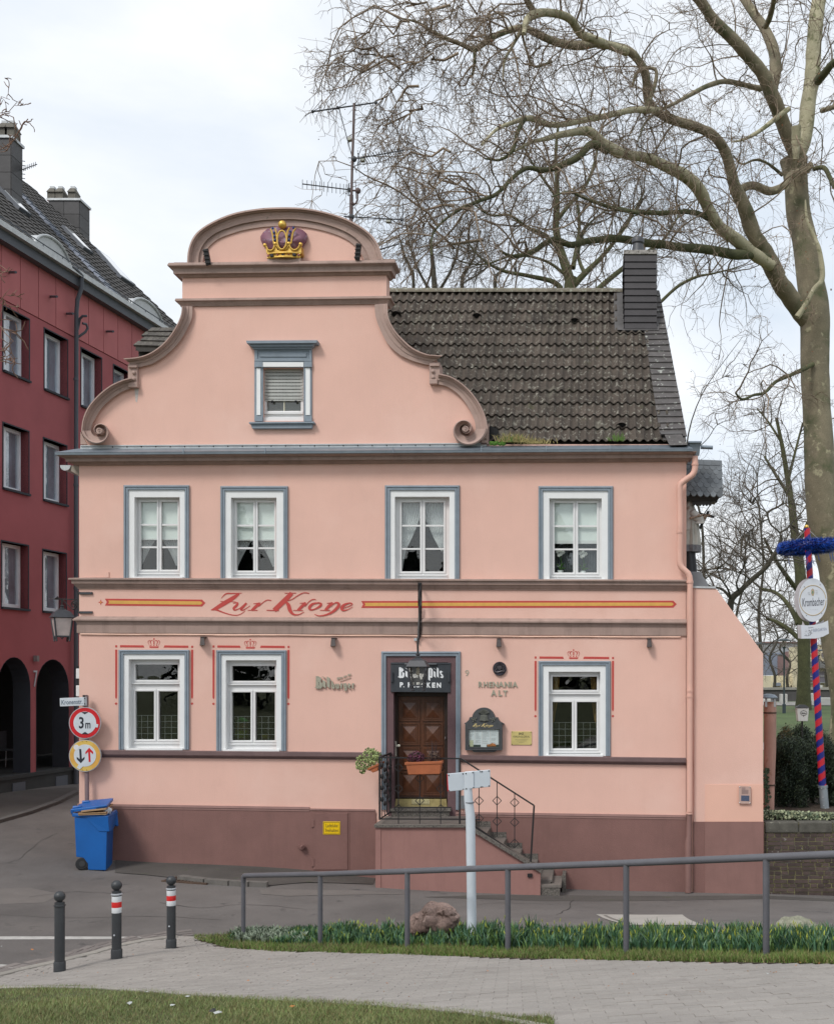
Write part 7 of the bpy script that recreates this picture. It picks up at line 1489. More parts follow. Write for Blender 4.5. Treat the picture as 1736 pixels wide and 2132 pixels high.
# downpipe with its odd spouts, spout stubs
rdp = thing('downpipe',RQ(RD(161),-2.8,.12),'slate grey downpipe running the full height of the dark red house','downpipe'); dd = RD(159.5,.12); pp3 = lambda u,v,o=.12: RQ(RD(u,o),(CV - v) / F * RD(u,o),o)
m = MB(); m.tube([pp3(150,556,.3),pp3(161,563,.32),pp3(172,575,.3),pp3(172,600,.28),pp3(163,625,.2),pp3(160.5,650),RQ(dd,5,.12),RQ(dd,0,.12),RQ(dd,-2.75,.12)],.052,10); m.build('pipe',greyf,rdp,smooth=50)
for v in (790,1010,1225): m = MB(); z = (CV - v) / F * dd; m.tube([RQ(dd,z - .03,.12),RQ(dd,z + .03,.12)],.062,10); m.build('collar',greyf,rdp)
m = MB(); m.tube([pp3(163,686),pp3(168,664,.2),pp3(174,659,.3),pp3(184,659,.4)],.032,8); m.tube([pp3(163,703),pp3(180,692,.3),pp3(185,684,.35),pp3(182,676,.35),pp3(174,674,.3)],.032,8); m.build('spout',greyf,rdp,smooth=50)
for u,v in ((28,567),(113,617.5),(147,653),(230,690)): m = MB(); m.tube([pp3(u - 8,v,.0),pp3(u + 8,v + 1,.35)],.03,8); m.build('spout_stub',greyf,red,smooth=50)
# roof plane
EV = 10.15
def RFp(d,t,h=0.0): return RQ(d,EV,.1) + Vector((-t,0,.95 * t)) + Vector((.69,0,.725)) * h
def RF(u,v,h=0.0):
    k = (u - CX) / F; kv = (CV - v) / F; d = -5.026 / (kv - .10165 + .95 * k); X = k * d; return d,(Xw(d) + .1 - X)
mb = MB(); mb.add([RFp(20,-.1,-.05),RFp(35.5,-.1,-.05),RFp(35.5,5.6,-.05),RFp(20,5.6,-.05),RQ(35.5,EV - .3,-11.5),RQ(20,EV - .3,-11.5),RQ(35.5,-3,-11.5),RQ(20,-3,-11.5),RQ(35.5,-3,-.43),RQ(35.5,EV,-.43)],[(0,1,2,3),(3,2,4,5),(5,4,6,7),(4,6,8,9),(1,2,4)]); rroof = mb.build('roof',mat('dark_roof',(.05,.047,.045),.85),red,fix=False)
redtile = mat('dark_roof_tile',(.062,.058,.056),.85,.2,5,.5,40,island=.22,fine=.15,spots=[((.30,.30,.28),14,.64,.70)])
mb = MB()
for r in range(24):
    t0_ = r * .24; t1_ = t0_ + .27
    for c in range(48):
        d0_ = 21 + c * .30
        if d0_ > 35.3: continue
        vs = []
        for (t,h) in ((t0_,.045),(t1_,.012)):
            for k in range(5): x = k / 4; vs.append(RFp(d0_ + x * .30,t,h + .03 * math.sin(math.pi * x)))
        vs += [RFp(d0_ + k / 4 * .30,t0_,.0) for k in range(5)]
        mb.add(vs,[(k,k + 1,6 + k,5 + k) for k in range(4)] + [(10 + k,11 + k,k + 1,k) for k in range(4)])
mb.build('roof_tiles',redtile,rroof,kind='stuff',fix=False)
blu = mat('bluish_flashing',(.20,.225,.28),.5,.1,5,metal=.3); p0 = RF(39,405); p1 = RF(241,621)
for i in range(20):
    f0 = i / 20; f1 = f0 + .046; a = [p0[j] * (1 - f0) + p1[j] * f0 for j in (0,1)]; b = [p0[j] * (1 - f1) + p1[j] * f1 for j in (0,1)]; m = MB(); m.hexa([RFp(a[0] - .16,a[1],.10),RFp(a[0] + .16,a[1],.10),RFp(b[0] + .16,b[1],.13),RFp(b[0] - .16,b[1],.13)],[RFp(a[0] - .16,a[1],.03),RFp(a[0] + .16,a[1],.03),RFp(b[0] + .16,b[1],.03),RFp(b[0] - .16,b[1],.03)]); m.build('flashing_slab',blu,rroof)
for (q1,q2,wd_) in (((209,533),(262,592),.75),((135,482),(180,528),.5),((0,398),(48,448),.5)):
    a,b = RF(*q1),RF(*q2); m = MB(); m.hexa([RFp(b[0] - wd_ / 2,b[1],.14),RFp(b[0] + wd_ / 2,b[1],.14),RFp(a[0] + wd_ / 2,a[1],.14),RFp(a[0] - wd_ / 2,a[1],.14)],[RFp(b[0] - wd_ / 2,b[1],.0),RFp(b[0] + wd_ / 2,b[1],.0),RFp(a[0] + wd_ / 2,a[1],.0),RFp(a[0] - wd_ / 2,a[1],.0)]); sk = m.build('skylight',greyf,rroof)
    m = MB(); e = .07; db_ = (a[1] - b[1]) * .06; m.hexa([RFp(b[0] - wd_ / 2 + e,b[1] + db_,.15),RFp(b[0] + wd_ / 2 - e,b[1] + db_,.15),RFp(a[0] + wd_ / 2 - e,a[1] - db_,.15),RFp(a[0] - wd_ / 2 + e,a[1] - db_,.15)],[RFp(b[0] - wd_ / 2 + e,b[1] + db_,.13),RFp(b[0] + wd_ / 2 - e,b[1] + db_,.13),RFp(a[0] + wd_ / 2 - e,a[1] - db_,.13),RFp(a[0] - wd_ / 2 + e,a[1] - db_,.13)]); m.build('skylight_glass',mat('sky_glass',(.45,.48,.5),.15,coat=1) if 'sky_glass' not in MATS else MATS['sky_glass'],rroof)
dom = mat('dormer_white',(.52,.54,.55),.6,.06,4)
for (da,db2) in ((RD(57,-.2),RD(134,-.2)),(RD(260,-.2),RD(329,-.2))):
    c = (da + db2) / 2; hw = (db2 - da) / 2; m = MB(); n = 18; A = [RQ(c + hw * math.cos(t),EV - .05 + .62 * math.sin(t) ** .8,-.05) for t in np.linspace(math.pi,0,n)]; B = [p + Vector((-1.1,0,0)) for p in A]
    m.add(A + B,[tuple(range(n))] + [(i,i + 1,n + i + 1,n + i) for i in range(n - 1)]); dm_ = m.build('dormer',dom,red,fix=True); m = MB(); m.tube([p + RN_ * .02 for p in A],.035,6); m.build('dormer_rim',zinc_l,dm_,smooth=50)
chm = mat('chimney_panel',(.062,.060,.062),.6,.12,5,objr=.15)
def chimney(par,u,vt,d,wx,wy,zb_,pots,name='chimney'):
    x = (u - CX) * d / F; zt_ = (CV - vt) / F * d; root = MB().box(x - wx + .01,x - .01,d + .01,d + wy - .01,zb_,zt_ - .01).build(name,chm,par); n = max(3,int((zt_ - zb_) / .42)); h = (zt_ - zb_) / n
    for i in range(n):
        z = zb_ + i * h; kx = 2; 
        for k in range(kx): a = x - wx + wx * k / kx; MB().box(a + .006,a + wx / kx - .006,d - .015,d + .012,z + .006,z + h - .006).build('slate_panel',chm,root)
        MB().box(x - .012,x + .015,d + .004,d + wy,z + .006,z + h - .006).build('slate_panel',chm,root)
    MB().box(x - wx - .05,x + .05,d - .05,d + wy + .05,zt_,zt_ + .07).build('cap',zinc_l,root)
    for (pu,n_) in pots:
        for k in range(n_):
            px = (pu - CX) * d / F + k * .27; m = MB(); m.box(px,px + .25,d + .05,d + .4,zt_ + .07,zt_ + .30); m.hexa([(px - .01,d,zt_ + .30),(px + .26,d,zt_ + .30),(px + .26,d + .45,zt_ + .30),(px - .01,d + .45,zt_ + .30)],[(px + .05,d + .1,zt_ + .46),(px + .2,d + .1,zt_ + .46),(px + .2,d + .3,zt_ + .46),(px + .05,d + .3,zt_ + .46)]); pt_ = m.build('chimney_pot',mat('pot_stone',(.14,.13,.11),.9,.2,8) if 'pot_stone' not in MATS else MATS['pot_stone'],root,bevel=.01); MB().box(px + .06,px + .2,d + .12,d + .28,zt_ + .46,zt_ + .53).build('pot_cap',dom,pt_)
chimney(rroof,24,288,29.0,1.2,.55,12.3,[(-6,1),(8,1)]); 
farh = thing('far_house',(-18,37,-3),'house behind the red one, only its slate clad chimney block showing over the roof','house'); mb = MB(); mb.box(-24,-16.1,36.3,46,-3,11.5); mb.build('wall',redm,farh); chimney(farh,166,418,36.0,1.0,.7,8,[(97,2),(140,1)])
yag = thing('antenna',P(45,380,29.2),'small yagi antenna on a short mast beside the left chimney of the red house','antenna'); m = MB(); m.tube([P(42.5,310,29.6),P(42.5,400,29.6)],.02,6); m.build('mast',iron,yag)
m = MB(); m.tube([P(42,355,29.6),P(78,342,29.6)],.012,5); [m.tube([P(46 + k * 4,358 - k * 1.6 ,29.2),P(47 + k * 4,347 - k * 1.4,30.2)],.008,4) for k in range(8)]; m.build('yagi',iron,yag); m = MB(); [m.tube([P(46,335 + k * 9,29.6),P(53,336 + k * 9,29.6)],.01,4) for k in range(5)]; m.build('dipole',iron,yag)
# ================================================================== ANTENNA MAST ON THE INN
za = lambda x,y: (604.5 + x * .1514,197.1 + y * .1514); da = 22.3
def AP(x,y,dy=0.0): return P(*za(x,y),da) + Vector((0,dy,0))
am = thing('antenna_mast',AP(835,1800),'tall rusty antenna mast with four aerials rising behind the gable arch','antenna'); rm = mat('mast_rust',(.11,.075,.07),.6,.2,9); am_i = mat('aerial_metal',(.055,.058,.065),.5,.1,9)
m = MB(); m.tube([AP(877,120),AP(868,500),AP(850,1000),AP(842,1400)],.026,10); m.tube([AP(840,1380),AP(835,2000)],.038,10); m.build('mast',rm,am,smooth=50)
def rod(t,*pts,r=.007): t.tube([AP(*p) for p in pts],r,5)
m = MB(); rod(m,(300,235),(1180,108),r=.016); rod(m,(105,125,.5),(510,338,-.5)); rod(m,(445,75,.5),(845,290,-.5)); rod(m,(1140,130),(922,577)); rod(m,(1195,110),(1500,545)); rod(m,(668,185),(850,860),r=.008); rod(m,(672,185),(910,1077),r=.006)
for x,y in ((308,232),(652,180),(1175,110)): m.ball(AP(x,y),.035,8,5)
m.build('aerial',am_i,am)
m = MB(); q = [AP(770,592),AP(835,580),AP(840,612),AP(780,628)]; m.hexa(q,[p + Vector((0,.1,0)) for p in q]); q = [AP(955,872),AP(1015,870),AP(1015,902),AP(958,905)]; m2 = MB(); m2.hexa(q,[p + Vector((0,.1,0)) for p in q]); q = [AP(1315,1712),AP(1370,1712),AP(1375,1745),AP(1310,1745)]; m3 = MB(); m3.hexa(q,[p + Vector((0,.1,0)) for p in q])
for k in (m,m2,m3): k.build('balun_box',mat('balun',(.42,.43,.38),.6) if 'balun' not in MATS else MATS['balun'],am)
m = MB(); rod(m,(860,890),(1570,762),r=.012); [rod(m,(1010 + k * 36,868 - k * 6.4,-.15),(1022 + k * 36,850 - k * 6.4,.35),r=.006) for k in range(15)]; rod(m,(930,800),(945,880),(925,970),r=.012); rod(m,(875,783,.3),(1020,832,-.3)); rod(m,(870,950,.3),(1012,983,-.3)); m.ball(AP(875,885),.06,8,6); rod(m,(800,868),(850,872),r=.01); m.build('aerial',am_i,am)
m = MB(); rod(m,(165,1228),(830,1310),r=.013)
for k,(x,a,b) in enumerate(((168,1168,1292),(232,1178,1300),(294,1182,1308),(353,1188,1317),(409,1194,1327),(464,1198,1334),(520,1205,1341),(575,1210,1350),(631,1217,1357),(687,1223,1364),(733,1229,1370),(770,1233,1375))): rod(m,(x,a),(x,b),r=.006)
rod(m,(795,1390),(797,1240),(808,1222),(810,1380),(800,1396),r=.007); q = [AP(785,1278),AP(833,1280),AP(833,1328),AP(785,1326)]; m.hexa(q,[p + Vector((0,.06,0)) for p in q]); m.build('aerial',am_i,am)
m = MB(); rod(m,(840,1320),(960,1320),r=.02); m.ball(AP(930,1322),.06,8,6); m.tube([AP(922,1340),AP(922,1450),AP(905,1490),AP(865,1520)],.02,7); rod(m,(898,1195),(903,1430)); rod(m,(825,1380),(850,1540),r=.02); m.ball(AP(845,1500),.05,8,5); m.build('rotor',rm,am)
m = MB(); rod(m,(735,1675),(1540,1720),r=.014); rod(m,(1548,1500),(1537,1850),r=.012); [rod(m,(x,y - 45),(x + 14,y + 80),r=.006) for x,y in ((755,1672),(908,1680),(1060,1690),(1215,1700),(1372,1690))]; m.ball(AP(840,1680),.06,8,6); m.ball(AP(1530,1718),.035,6,5); rod(m,(905,1740),(960,1712),(1310,1725),r=.004); m.build('aerial',am_i,am)
m = MB(); rod(m,(1080,2160),(1260,2120),(1500,2050),r=.014); rod(m,(1200,2110),(1205,2150)); rod(m,(1340,2070),(1345,2110)); m.build('aerial',am_i,am)
m = MB(); rod(m,(540,125),(760,352),r=.003); m.build('guy_wire',am_i,am)
# ================================================================== TREES
bark = mat('plane_bark',(.215,.185,.125),.9,.2,2.0,.5,20,fine=.15,fscale=30,spots=[((.10,.11,.055),1.2,.5,.66),((.38,.35,.23),3.0,.60,.66),((.30,.27,.19),5.5,.64,.67)])
bark_l = mat('plane_bark_pale',(.40,.37,.25),.9,.15,2.0,.5,20,fine=.12,fscale=30,spots=[((.20,.20,.11),2.8,.55,.62),((.54,.50,.36),4.0,.60,.63)])
twig = mat('twig',(.24,.185,.135),.9,.25,2.0,island=.3); twig_d = mat('twig_far',(.12,.10,.08),.9,.25,1.0,island=.3); bark_g = mat('mossy_bark',(.075,.078,.035),.9,.3,2.5,.5,20,fine=.2,fscale=20); bark_d = mat('dark_bark',(.055,.050,.036),.9,.3,2.0,.4,20)
class TW:
    """fast collector for twigs: three-sided tapering tubes"""
    def __init__(s): s.V = []; s.F = []; s.n = 0
    def add(s,pts,r0,r1,sides=3):
        k = len(pts); P_ = np.array(pts); t = np.gradient(P_,axis=0); t /= np.linalg.norm(t,axis=1)[:,None] + 1e-9; a = np.cross(t,np.array([.3,.2,.9])); a /= np.linalg.norm(a,axis=1)[:,None] + 1e-9; b = np.cross(t,a); r = np.linspace(r0,r1,k)[:,None]
        an = np.arange(sides) * 2 * math.pi / sides; V = (P_[:,None,:] + (a[:,None,:] * np.cos(an)[None,:,None] + b[:,None,:] * np.sin(an)[None,:,None]) * r[:,None,:]).reshape(-1,3); s.V.append(V); n0 = s.n
        i = np.arange(k - 1)[:,None] * sides; j = np.arange(sides)[None,:]; j2 = (j + 1) % sides; s.F.append(np.stack([n0 + i + j,n0 + i + j2,n0 + i + sides + j2,n0 + i + sides + j],-1).reshape(-1,4)); s.n += len(V)
    def build(s,name,m,par,off):
        V = np.concatenate(s.V) - np.array(off); Fc = np.concatenate(s.F).astype(np.int32); me = bpy.data.meshes.new(name); me.vertices.add(len(V)); me.vertices.foreach_set('co',V.astype(np.float32).ravel()); me.loops.add(len(Fc) * 4); me.loops.foreach_set('vertex_index',Fc.ravel()); me.polygons.add(len(Fc)); me.polygons.foreach_set('loop_start',np.arange(len(Fc),dtype=np.int32) * 4); me.materials.append(m); me.update(calc_edges=True); me.polygons.foreach_set('use_smooth',np.ones(len(Fc),bool)); o = bpy.data.objects.new(name,me); COL.objects.link(o); o.parent = par; o['kind'] = 'stuff'; return o
def wander(rg,p,d,L_,n,wig,grav):
    pts = [p]; st = L_ / n
    for i in range(n):
        d = d + rg.normal(0,wig,3) + np.array([0,0,grav]); d = d / np.linalg.norm(d); p = p + d * st; pts.append(p)
    return pts,d
def twigs(tw,rg,line,n1,L1,balls=None,r1=.03,n2=7,n3=6,grav=-.02,up=.1,side_bias=None,sub=2):
    """line: array of points on a limb; grows three generations of twigs from it"""
    A = np.array(line); seg = np.linalg.norm(np.diff(A,axis=0),axis=1); cum = np.r_[0,np.cumsum(seg)]
    for i in range(n1):
        s = cum[-1] * (0.08 + .92 * rg.random()); p = np.array([np.interp(s,cum,A[:,j]) for j in range(3)]); j = min(np.searchsorted(cum,s),len(A) - 1); t = A[j] - A[j - 1]; t = t / (np.linalg.norm(t) + 1e-9)
        d = rg.normal(0,1,3); d -= t * d.dot(t); d /= np.linalg.norm(d) + 1e-9; d = d * .8 + t * .5 + np.array([0,0,up]); 
        if side_bias is not None: d = d + side_bias
        d /= np.linalg.norm(d); L_ = L1 * rg.uniform(.45,1.2); q1,_ = wander(rg,p,d,L_,9,.26,grav); tw.add(q1,r1 * L_ / L1,.007,4)
        for a in range(n2):
            k = rg.integers(2,10); p2 = np.array(q1[k]); d2 = (q1[k] - q1[k - 1]); d2 = d2 / np.linalg.norm(d2) + rg.normal(0,.75,3); d2 /= np.linalg.norm(d2); L2 = L_ * rg.uniform(.25,.55); q2,_ = wander(rg,p2,d2,L2,6,.32,grav * 1.6); tw.add(q2,.0085,.005,3)
            if sub < 2: continue
            for b in range(n3):
                k2 = rg.integers(1,7); p3 = np.array(q2[k2]); d3 = (q2[k2] - q2[k2 - 1]); d3 = d3 / np.linalg.norm(d3) + rg.normal(0,.8,3); d3 /= np.linalg.norm(d3); q3,_ = wander(rg,p3,d3,L2 * rg.uniform(.25,.6),3,.35,grav * 2.5); tw.add(q3,.0055,.003,3)
                if balls is not None and rg.random() < balls[1]: balls[0].append(q3[-1])
def limb(name,uvw,d0,d1,m_,par,bow=0.0,seed=0,sides=12,npt=None,gnarl=.10):
    """limb measured as (u, v, width in pixels), running from distance d0 to d1"""
    R = catmull(uvw,npt or len(uvw) * 6); n = len(R); rnd = random.Random(seed); pts = []; rad = []
    for i in range(n):
        t = i / (n - 1); d = d0 + (d1 - d0) * t + bow * math.sin(t * math.pi); p = P(R[i,0],R[i,1],d); w_ = R[i,2] * d / F / 2 * (.88 if name == 'limb' else 1); q = mnoise.noise_vector(Vector((seed * 7.1 + t * n * .12,seed,0))); pts.append(p + q * w_ * .35); rad.append(max(w_ * (1 + gnarl * mnoise.noise(Vector((t * n * .4,seed * 3.3,0)))),.01))
    mb = MB(); mb.tube(pts,rad,sides); mb.build(name,m_,par,smooth=70,fix=False); return [tuple(p) for p in pts]
Z4_ = lambda L_: [(1248.4 + x * .4621,y * .4621,w_ * .4621) for x,y,w_ in L_]
R3_ = lambda L_: [(624.2 + x * .6404,y * .6404,w_ * .6404) for x,y,w_ in L_]
pt_ = thing('plane_tree',P(1762,1552,36),'huge bare plane tree with flaking pale bark, its boughs spreading over the inn roof','tree'); DT = 36.0
m0 = limb('trunk',[(1768,1580,96),(1766,1520,84),(1764,1440,76),(1757,1370,74),(1748,1300,73),(1737,1240,72),(1724,1150,71),(1714,1060,66),(1706,985,63),(1700,880,60),(1695,785,59),(1691,693,60),(1690,630,60),(1684,577,54),(1672,508,53),(1657,439,51),(1653,370,50),(1650,330,60)],DT,DT,bark,pt_,seed=1,sides=28,npt=90,gnarl=.06)
lines = []
def add(nm,uvw,d0,d1,m_,n1=10,L1=3.0,**k):
    ln_ = limb(nm,uvw,d0,d1,m_,pt_,seed=len(lines) + 3,**k); lines.append((ln_,n1,L1)); return ln_
add('limb',Z4_([(880,700,84),(840,600,74),(790,470,74),(745,350,70),(700,285,66),(640,225,64),(560,140,60),(500,80,56),(440,-10,52),(380,-90,46)]),DT,DT - 3,bark,26,3.2)
add('limb',Z4_([(770,420,60),(790,300,60),(775,210,56),(735,120,50),(690,60,46),(640,-20,44),(600,-100,40)]),DT,DT + 2,bark,20,3)
add('limb',Z4_([(890,700,80),(920,600,78),(935,470,76),(955,320,80),(968,160,76),(985,0,74),(995,-90,70)]),DT,DT + 1,bark_l,24,3.2)
add('limb',Z4_([(980,370,44),(1010,330,40),(1055,285,36),(1100,250,34)]),DT,DT - 2,bark_g,8,2.5)
add('limb',Z4_([(745,120,30),(765,80,30),(780,20,26),(790,-60,24)]),DT,DT - 2,bark,10,2.6)
add('limb',Z4_([(960,1470,96),(900,1400,92),(850,1330,90),(800,1250,86),(745,1170,76)]),DT,DT - 1.5,bark,8,2.6,sides=18)
add('limb',Z4_([(770,1200,60),(700,1150,62),(640,1100,66),(560,1035,62),(495,950,60),(450,860,64),(380,790,66),(300,750,56),(200,712,50),(100,690,48),(30,655,46)]) + R3_([(1040,500,40),(985,470,38),(945,432,34),(900,428,28),(840,440,22),(795,452,16),(750,462,12),(700,490,8),(650,500,4)]),DT - 1.5,DT - 9,bark_l,44,3.2,sides=16)
add('limb',R3_([(1000,490,30),(950,470,28),(905,512,25),(850,535,22),(795,555,20),(740,548,16),(695,575,15),(640,630,14),(580,655,13),(520,680,11),(470,715,9),(432,765,7),(428,830,5)]),DT - 7.5,DT - 12,bark_g,44,2.8)
add('limb',Z4_([(800,1240,80),(745,1150,78),(690,1060,78),(655,960,76),(625,880,68),(595,790,58),(560,690,54),(505,610,50),(430,575,48),(350,545,48),(280,515,46),(235,480,48),(215,420,44),(205,340,46),(180,280,42),(130,232,42),(60,205,42),(0,203,40)]) + R3_([(960,140,34),(900,148,32),(830,135,28),(770,112,26),(720,92,24),(650,110,21),(600,138,20),(565,160,20),(520,142,16),(470,122,15),(425,100,13),(380,72,9),(330,60,6)]),DT - 1,DT - 8,bark,70,3.4,sides=16)
add('limb',Z4_([(620,880,40),(650,845,42),(700,838,42),(770,862,42),(830,835,38),(860,790,40),(930,765,40),(950,740,30)]),DT - 1.5,DT - .6,bark,6,2)
add('limb',Z4_([(760,1170,46),(700,1150,46),(600,1150,52),(480,1125,46),(330,1108,42),(200,1094,40),(60,1074,38)]) + R3_([(980,778,24),(930,785,24),(880,796,23),(830,780,22),(795,790,20),(750,822,18),(690,834,14),(650,815,8)]),DT - 1.5,DT - 9,bark_g,46,2.8,sides=14)
add('limb',Z4_([(500,990,30),(455,968,28),(380,955,25),(250,958,25),(150,955,24),(60,935,22)]) + R3_([(1100,692,15),(1030,680,14),(970,662,13),(915,640,11),(870,625,8),(820,640,6)]),DT - 3,DT - 10,bark_g,36,2.6)
add('limb',Z4_([(720,400,30),(650,385,26),(560,368,26),(480,390,24),(400,430,20),(330,470,17),(260,500,14),(200,560,10),(170,640,6)]),DT,DT - 6,bark,30,2.6)
add('limb',R3_([(1165,360,24),(1100,355,22),(1020,372,21),(940,388,22),(860,402,21),(800,402,20),(750,385,22),(700,395,16),(640,420,12),(590,470,9)]),DT - 5,DT - 10,bark_l,42,2.8)
add('limb',R3_([(730,385,18),(705,440,15),(690,490,13),(650,520,9),(600,515,6)]),DT - 9,DT - 10,bark_g,14,2.2)
add('limb',R3_([(1060,170,30),(960,130,30),(915,110,30),(880,65,30),(830,45,27),(775,42,30),(740,60,26),(726,110,16)]),DT - 6,DT - 9,bark_l,30,2.8)
add('limb',R3_([(765,45,24),(745,20,24),(730,-20,22),(720,-70,20)]),DT - 8,DT - 9,bark,14,2.8)
add('limb',R3_([(570,160,14),(568,200,12),(560,245,8)]),DT - 8,DT - 8,bark_g,6,1.6)
add('limb',R3_([(1120,370,18),(1160,235,14),(1100,230,12),(1080,280,9)]),DT - 5,DT - 5,bark,8,2.2)
add('limb',R3_([(820,200,10),(760,215,9),(735,160,9),(722,110,10)]),DT - 8,DT - 8,bark,10,2.2)
add('limb',R3_([(720,95,16),(690,150,11),(665,200,9),(660,260,6)]),DT - 8,DT - 9,bark,10,2.2)
add('limb',Z4_([(880,570,50),(885,640,46),(880,720,30)]),DT - 1,DT - .8,bark_l,2,1.5)
add('limb',Z4_([(925,900,8),(935,1000,18),(985,1120,24),(1000,1250,28),(965,1300,26),(930,1370,26),(890,1430,30)]),DT - 1.2,DT - 1.2,bark_l,4,1.6)
add('limb',Z4_([(960,1640,24),(920,1660,24),(860,1690,20),(790,1720,18),(740,1770,16),(690,1780,14),(640,1800,14),(610,1770,8)]),DT - .5,DT - 4,bark_g,20,2.0)
add('limb',Z4_([(1000,500,26),(1060,480,24),(1120,470,22)]),DT,DT - 2,bark,6,2)
add('limb',Z4_([(590,640,5),(640,630,14),(700,600,19),(780,545,24),(850,490,24)]),DT - 2,DT - 1,bark_l,5,2)
add('limb',Z4_([(820,790,18),(760,740,14),(700,720,12),(640,740,10),(600,700,8)]),DT - 1,DT - 2,bark_g,8,2)
add('limb',Z4_([(960,760,22),(1010,760,24),(1050,830,24),(1080,870,22)]),DT - 1,DT - 2,bark_g,6,2)
rg = np.random.default_rng(5); tw = TW(); balls = []
for (ln_,n1,L1) in lines: twigs(tw,rg,ln_,max(2,int(n1 * .62)),L1,(balls,.045),r1=.026,n2=7,n3=5,grav=-.05,up=.05)
tw.build('twigs',twig,pt_,pt_.location)
# outermost hanging sprays that reach past the left edge of the crown
tw2 = TW()
for (u,v,d) in [(760,60,27),(720,110,27),(740,150,27),(780,200,26),(800,250,26),(850,320,26),(870,380,26),(850,450,25),(880,500,25),(930,90,28),(900,20,28),(980,60,29),(830,20,27),(860,130,27)]:
    a = np.array(P(u + 90,v - 10,d)); b = np.array(P(u,v,d)); ln_ = [a + (b - a) * t + rg.normal(0,.15,3) for t in np.linspace(0,1,6)]; tw2.add(ln_,.035,.015,5); twigs(tw2,rg,ln_,9,1.7,(balls,.05),r1=.016,n2=6,n3=5,grav=-.07,up=-.05,side_bias=np.array([-.35,0,-.1]))
tw2.build('hanging_twigs',twig,pt_,pt_.location)
m = MB()
for p in balls[:2600]:
    p = Vector(p) - Vector((0,0,.06)); r = .017; m.add([p + Vector((r,0,0)),p + Vector((0,r,0)),p + Vector((-r,0,0)),p + Vector((0,-r,0)),p + Vector((0,0,r)),p + Vector((0,0,-r))],[(0,1,4),(1,2,4),(2,3,4),(3,0,4),(1,0,5),(2,1,5),(3,2,5),(0,3,5)])
m.build('seed_balls',mat('seed_ball',(.10,.055,.035),.9),pt_,kind='stuff',fix=False)
rl_ = random.Random(2); m = MB(); lf = mat('dead_plane_leaf',(.22,.10,.05),.9,.2,4,island=.3)
for i in range(500):
    ln_,n1,L1 = lines[rl_.randrange(len(lines))]; p = Vector(ln_[rl_.randrange(len(ln_))]) + Vector((rl_.gauss(0,.35),rl_.gauss(0,.35),rl_.gauss(0,.35))); s = rl_.uniform(.02,.045); a = Vector((rl_.gauss(0,1),rl_.gauss(0,1),rl_.gauss(0,1))).normalized(); b = a.orthogonal().normalized(); m.add([p + a * s,p + b * s,p - a * s,p - b * s],[(0,1,2,3)])
m.build('dead_leaves',lf,pt_,kind='stuff',fix=False)
# ---- the trees farther back
def tree(name,lab,base,limbs,d,m_,n1,L1,seed,tm=twig_d,n2=7,n3=4,spread=2.0,grav=-.01,r1=.03,group=None):
    t = thing(name,P(base[0],base[1],d),lab,'tree',group); rg = np.random.default_rng(seed); tw = TW()
    for i,uvw in enumerate(limbs):
        ln_ = limb('trunk' if i == 0 else 'limb',uvw,d,d + (0 if i == 0 else rg.normal(0,spread)),m_,t,seed=seed * 10 + i,sides=10,npt=len(uvw) * 4); k = n1 if i else n1 // 3
        twigs(tw,rg,ln_[len(ln_) // (3 if i else 2):],k,L1,None,r1=r1,n2=n2,n3=n3,grav=grav,up=.25)
    tw.build('twigs',tm,t,t.location); return t
tree('bare_tree','bare green barked tree with a domed crown standing behind the inn roof',(1190,1500),[R3_([(868,2300,46),(875,1000,38),(880,930,34),(850,830,30),(830,760,24),(832,690,20),(835,600,15),(830,500,11),(840,400,8)]),R3_([(880,940,26),(925,890,22),(985,830,16),(1040,760,13),(1080,700,10),(1120,620,7)]),R3_([(850,940,20),(820,915,18),(740,895,15),(660,880,12),(590,840,9),(540,780,6)]),R3_([(840,810,18),(790,760,14),(740,740,12),(680,700,10),(620,700,8),(560,660,5)]),R3_([(830,720,18),(880,660,14),(930,600,12),(960,520,10),(970,440,7)]),R3_([(832,640,12),(790,580,10),(750,520,8),(720,460,6)]),R3_([(885,870,20),(905,760,14),(905,690,12),(890,610,9)]),R3_([(955,950,20),(1040,880,18),(1110,830,12),(1180,780,10),(1230,700,7)]),R3_([(870,900,12),(800,850,10),(700,830,8),(600,860,6),(520,850,5)]),R3_([(925,890,16),(905,830,12),(930,740,9),(1000,680,7)]),R3_([(1170,985,12),(1230,930,12),(1290,900,10),(1340,890,7),(1420,870,5)])],
     58,bark_g,15,4.0,21,n2=7,n3=4,r1=.045)
tree('bare_tree','fuzzy bare tree crown low behind the ridge, left part beside the gable',(905,1500),[[(905,1500,16),(905,640,12),(900,560,9),(895,500,6)],[(905,620,8),(870,560,6),(850,500,4)],[(905,620,8),(945,550,6),(960,480,4)],[(960,1400,14),(960,620,9),(985,540,6),(1000,480,4)],[(1040,1400,14),(1030,620,9),(1050,560,6),(1080,500,4)],[(870,1400,12),(862,600,8),(835,540,5),(830,490,3)]],72,bark_d,20,4.0,22,n2=7,n3=4,r1=.035,grav=.02)
zt4 = lambda L_: [(1432.5 + x * .1849,985.6 + y * .1849,w_ * .1849) for x,y,w_ in L_]
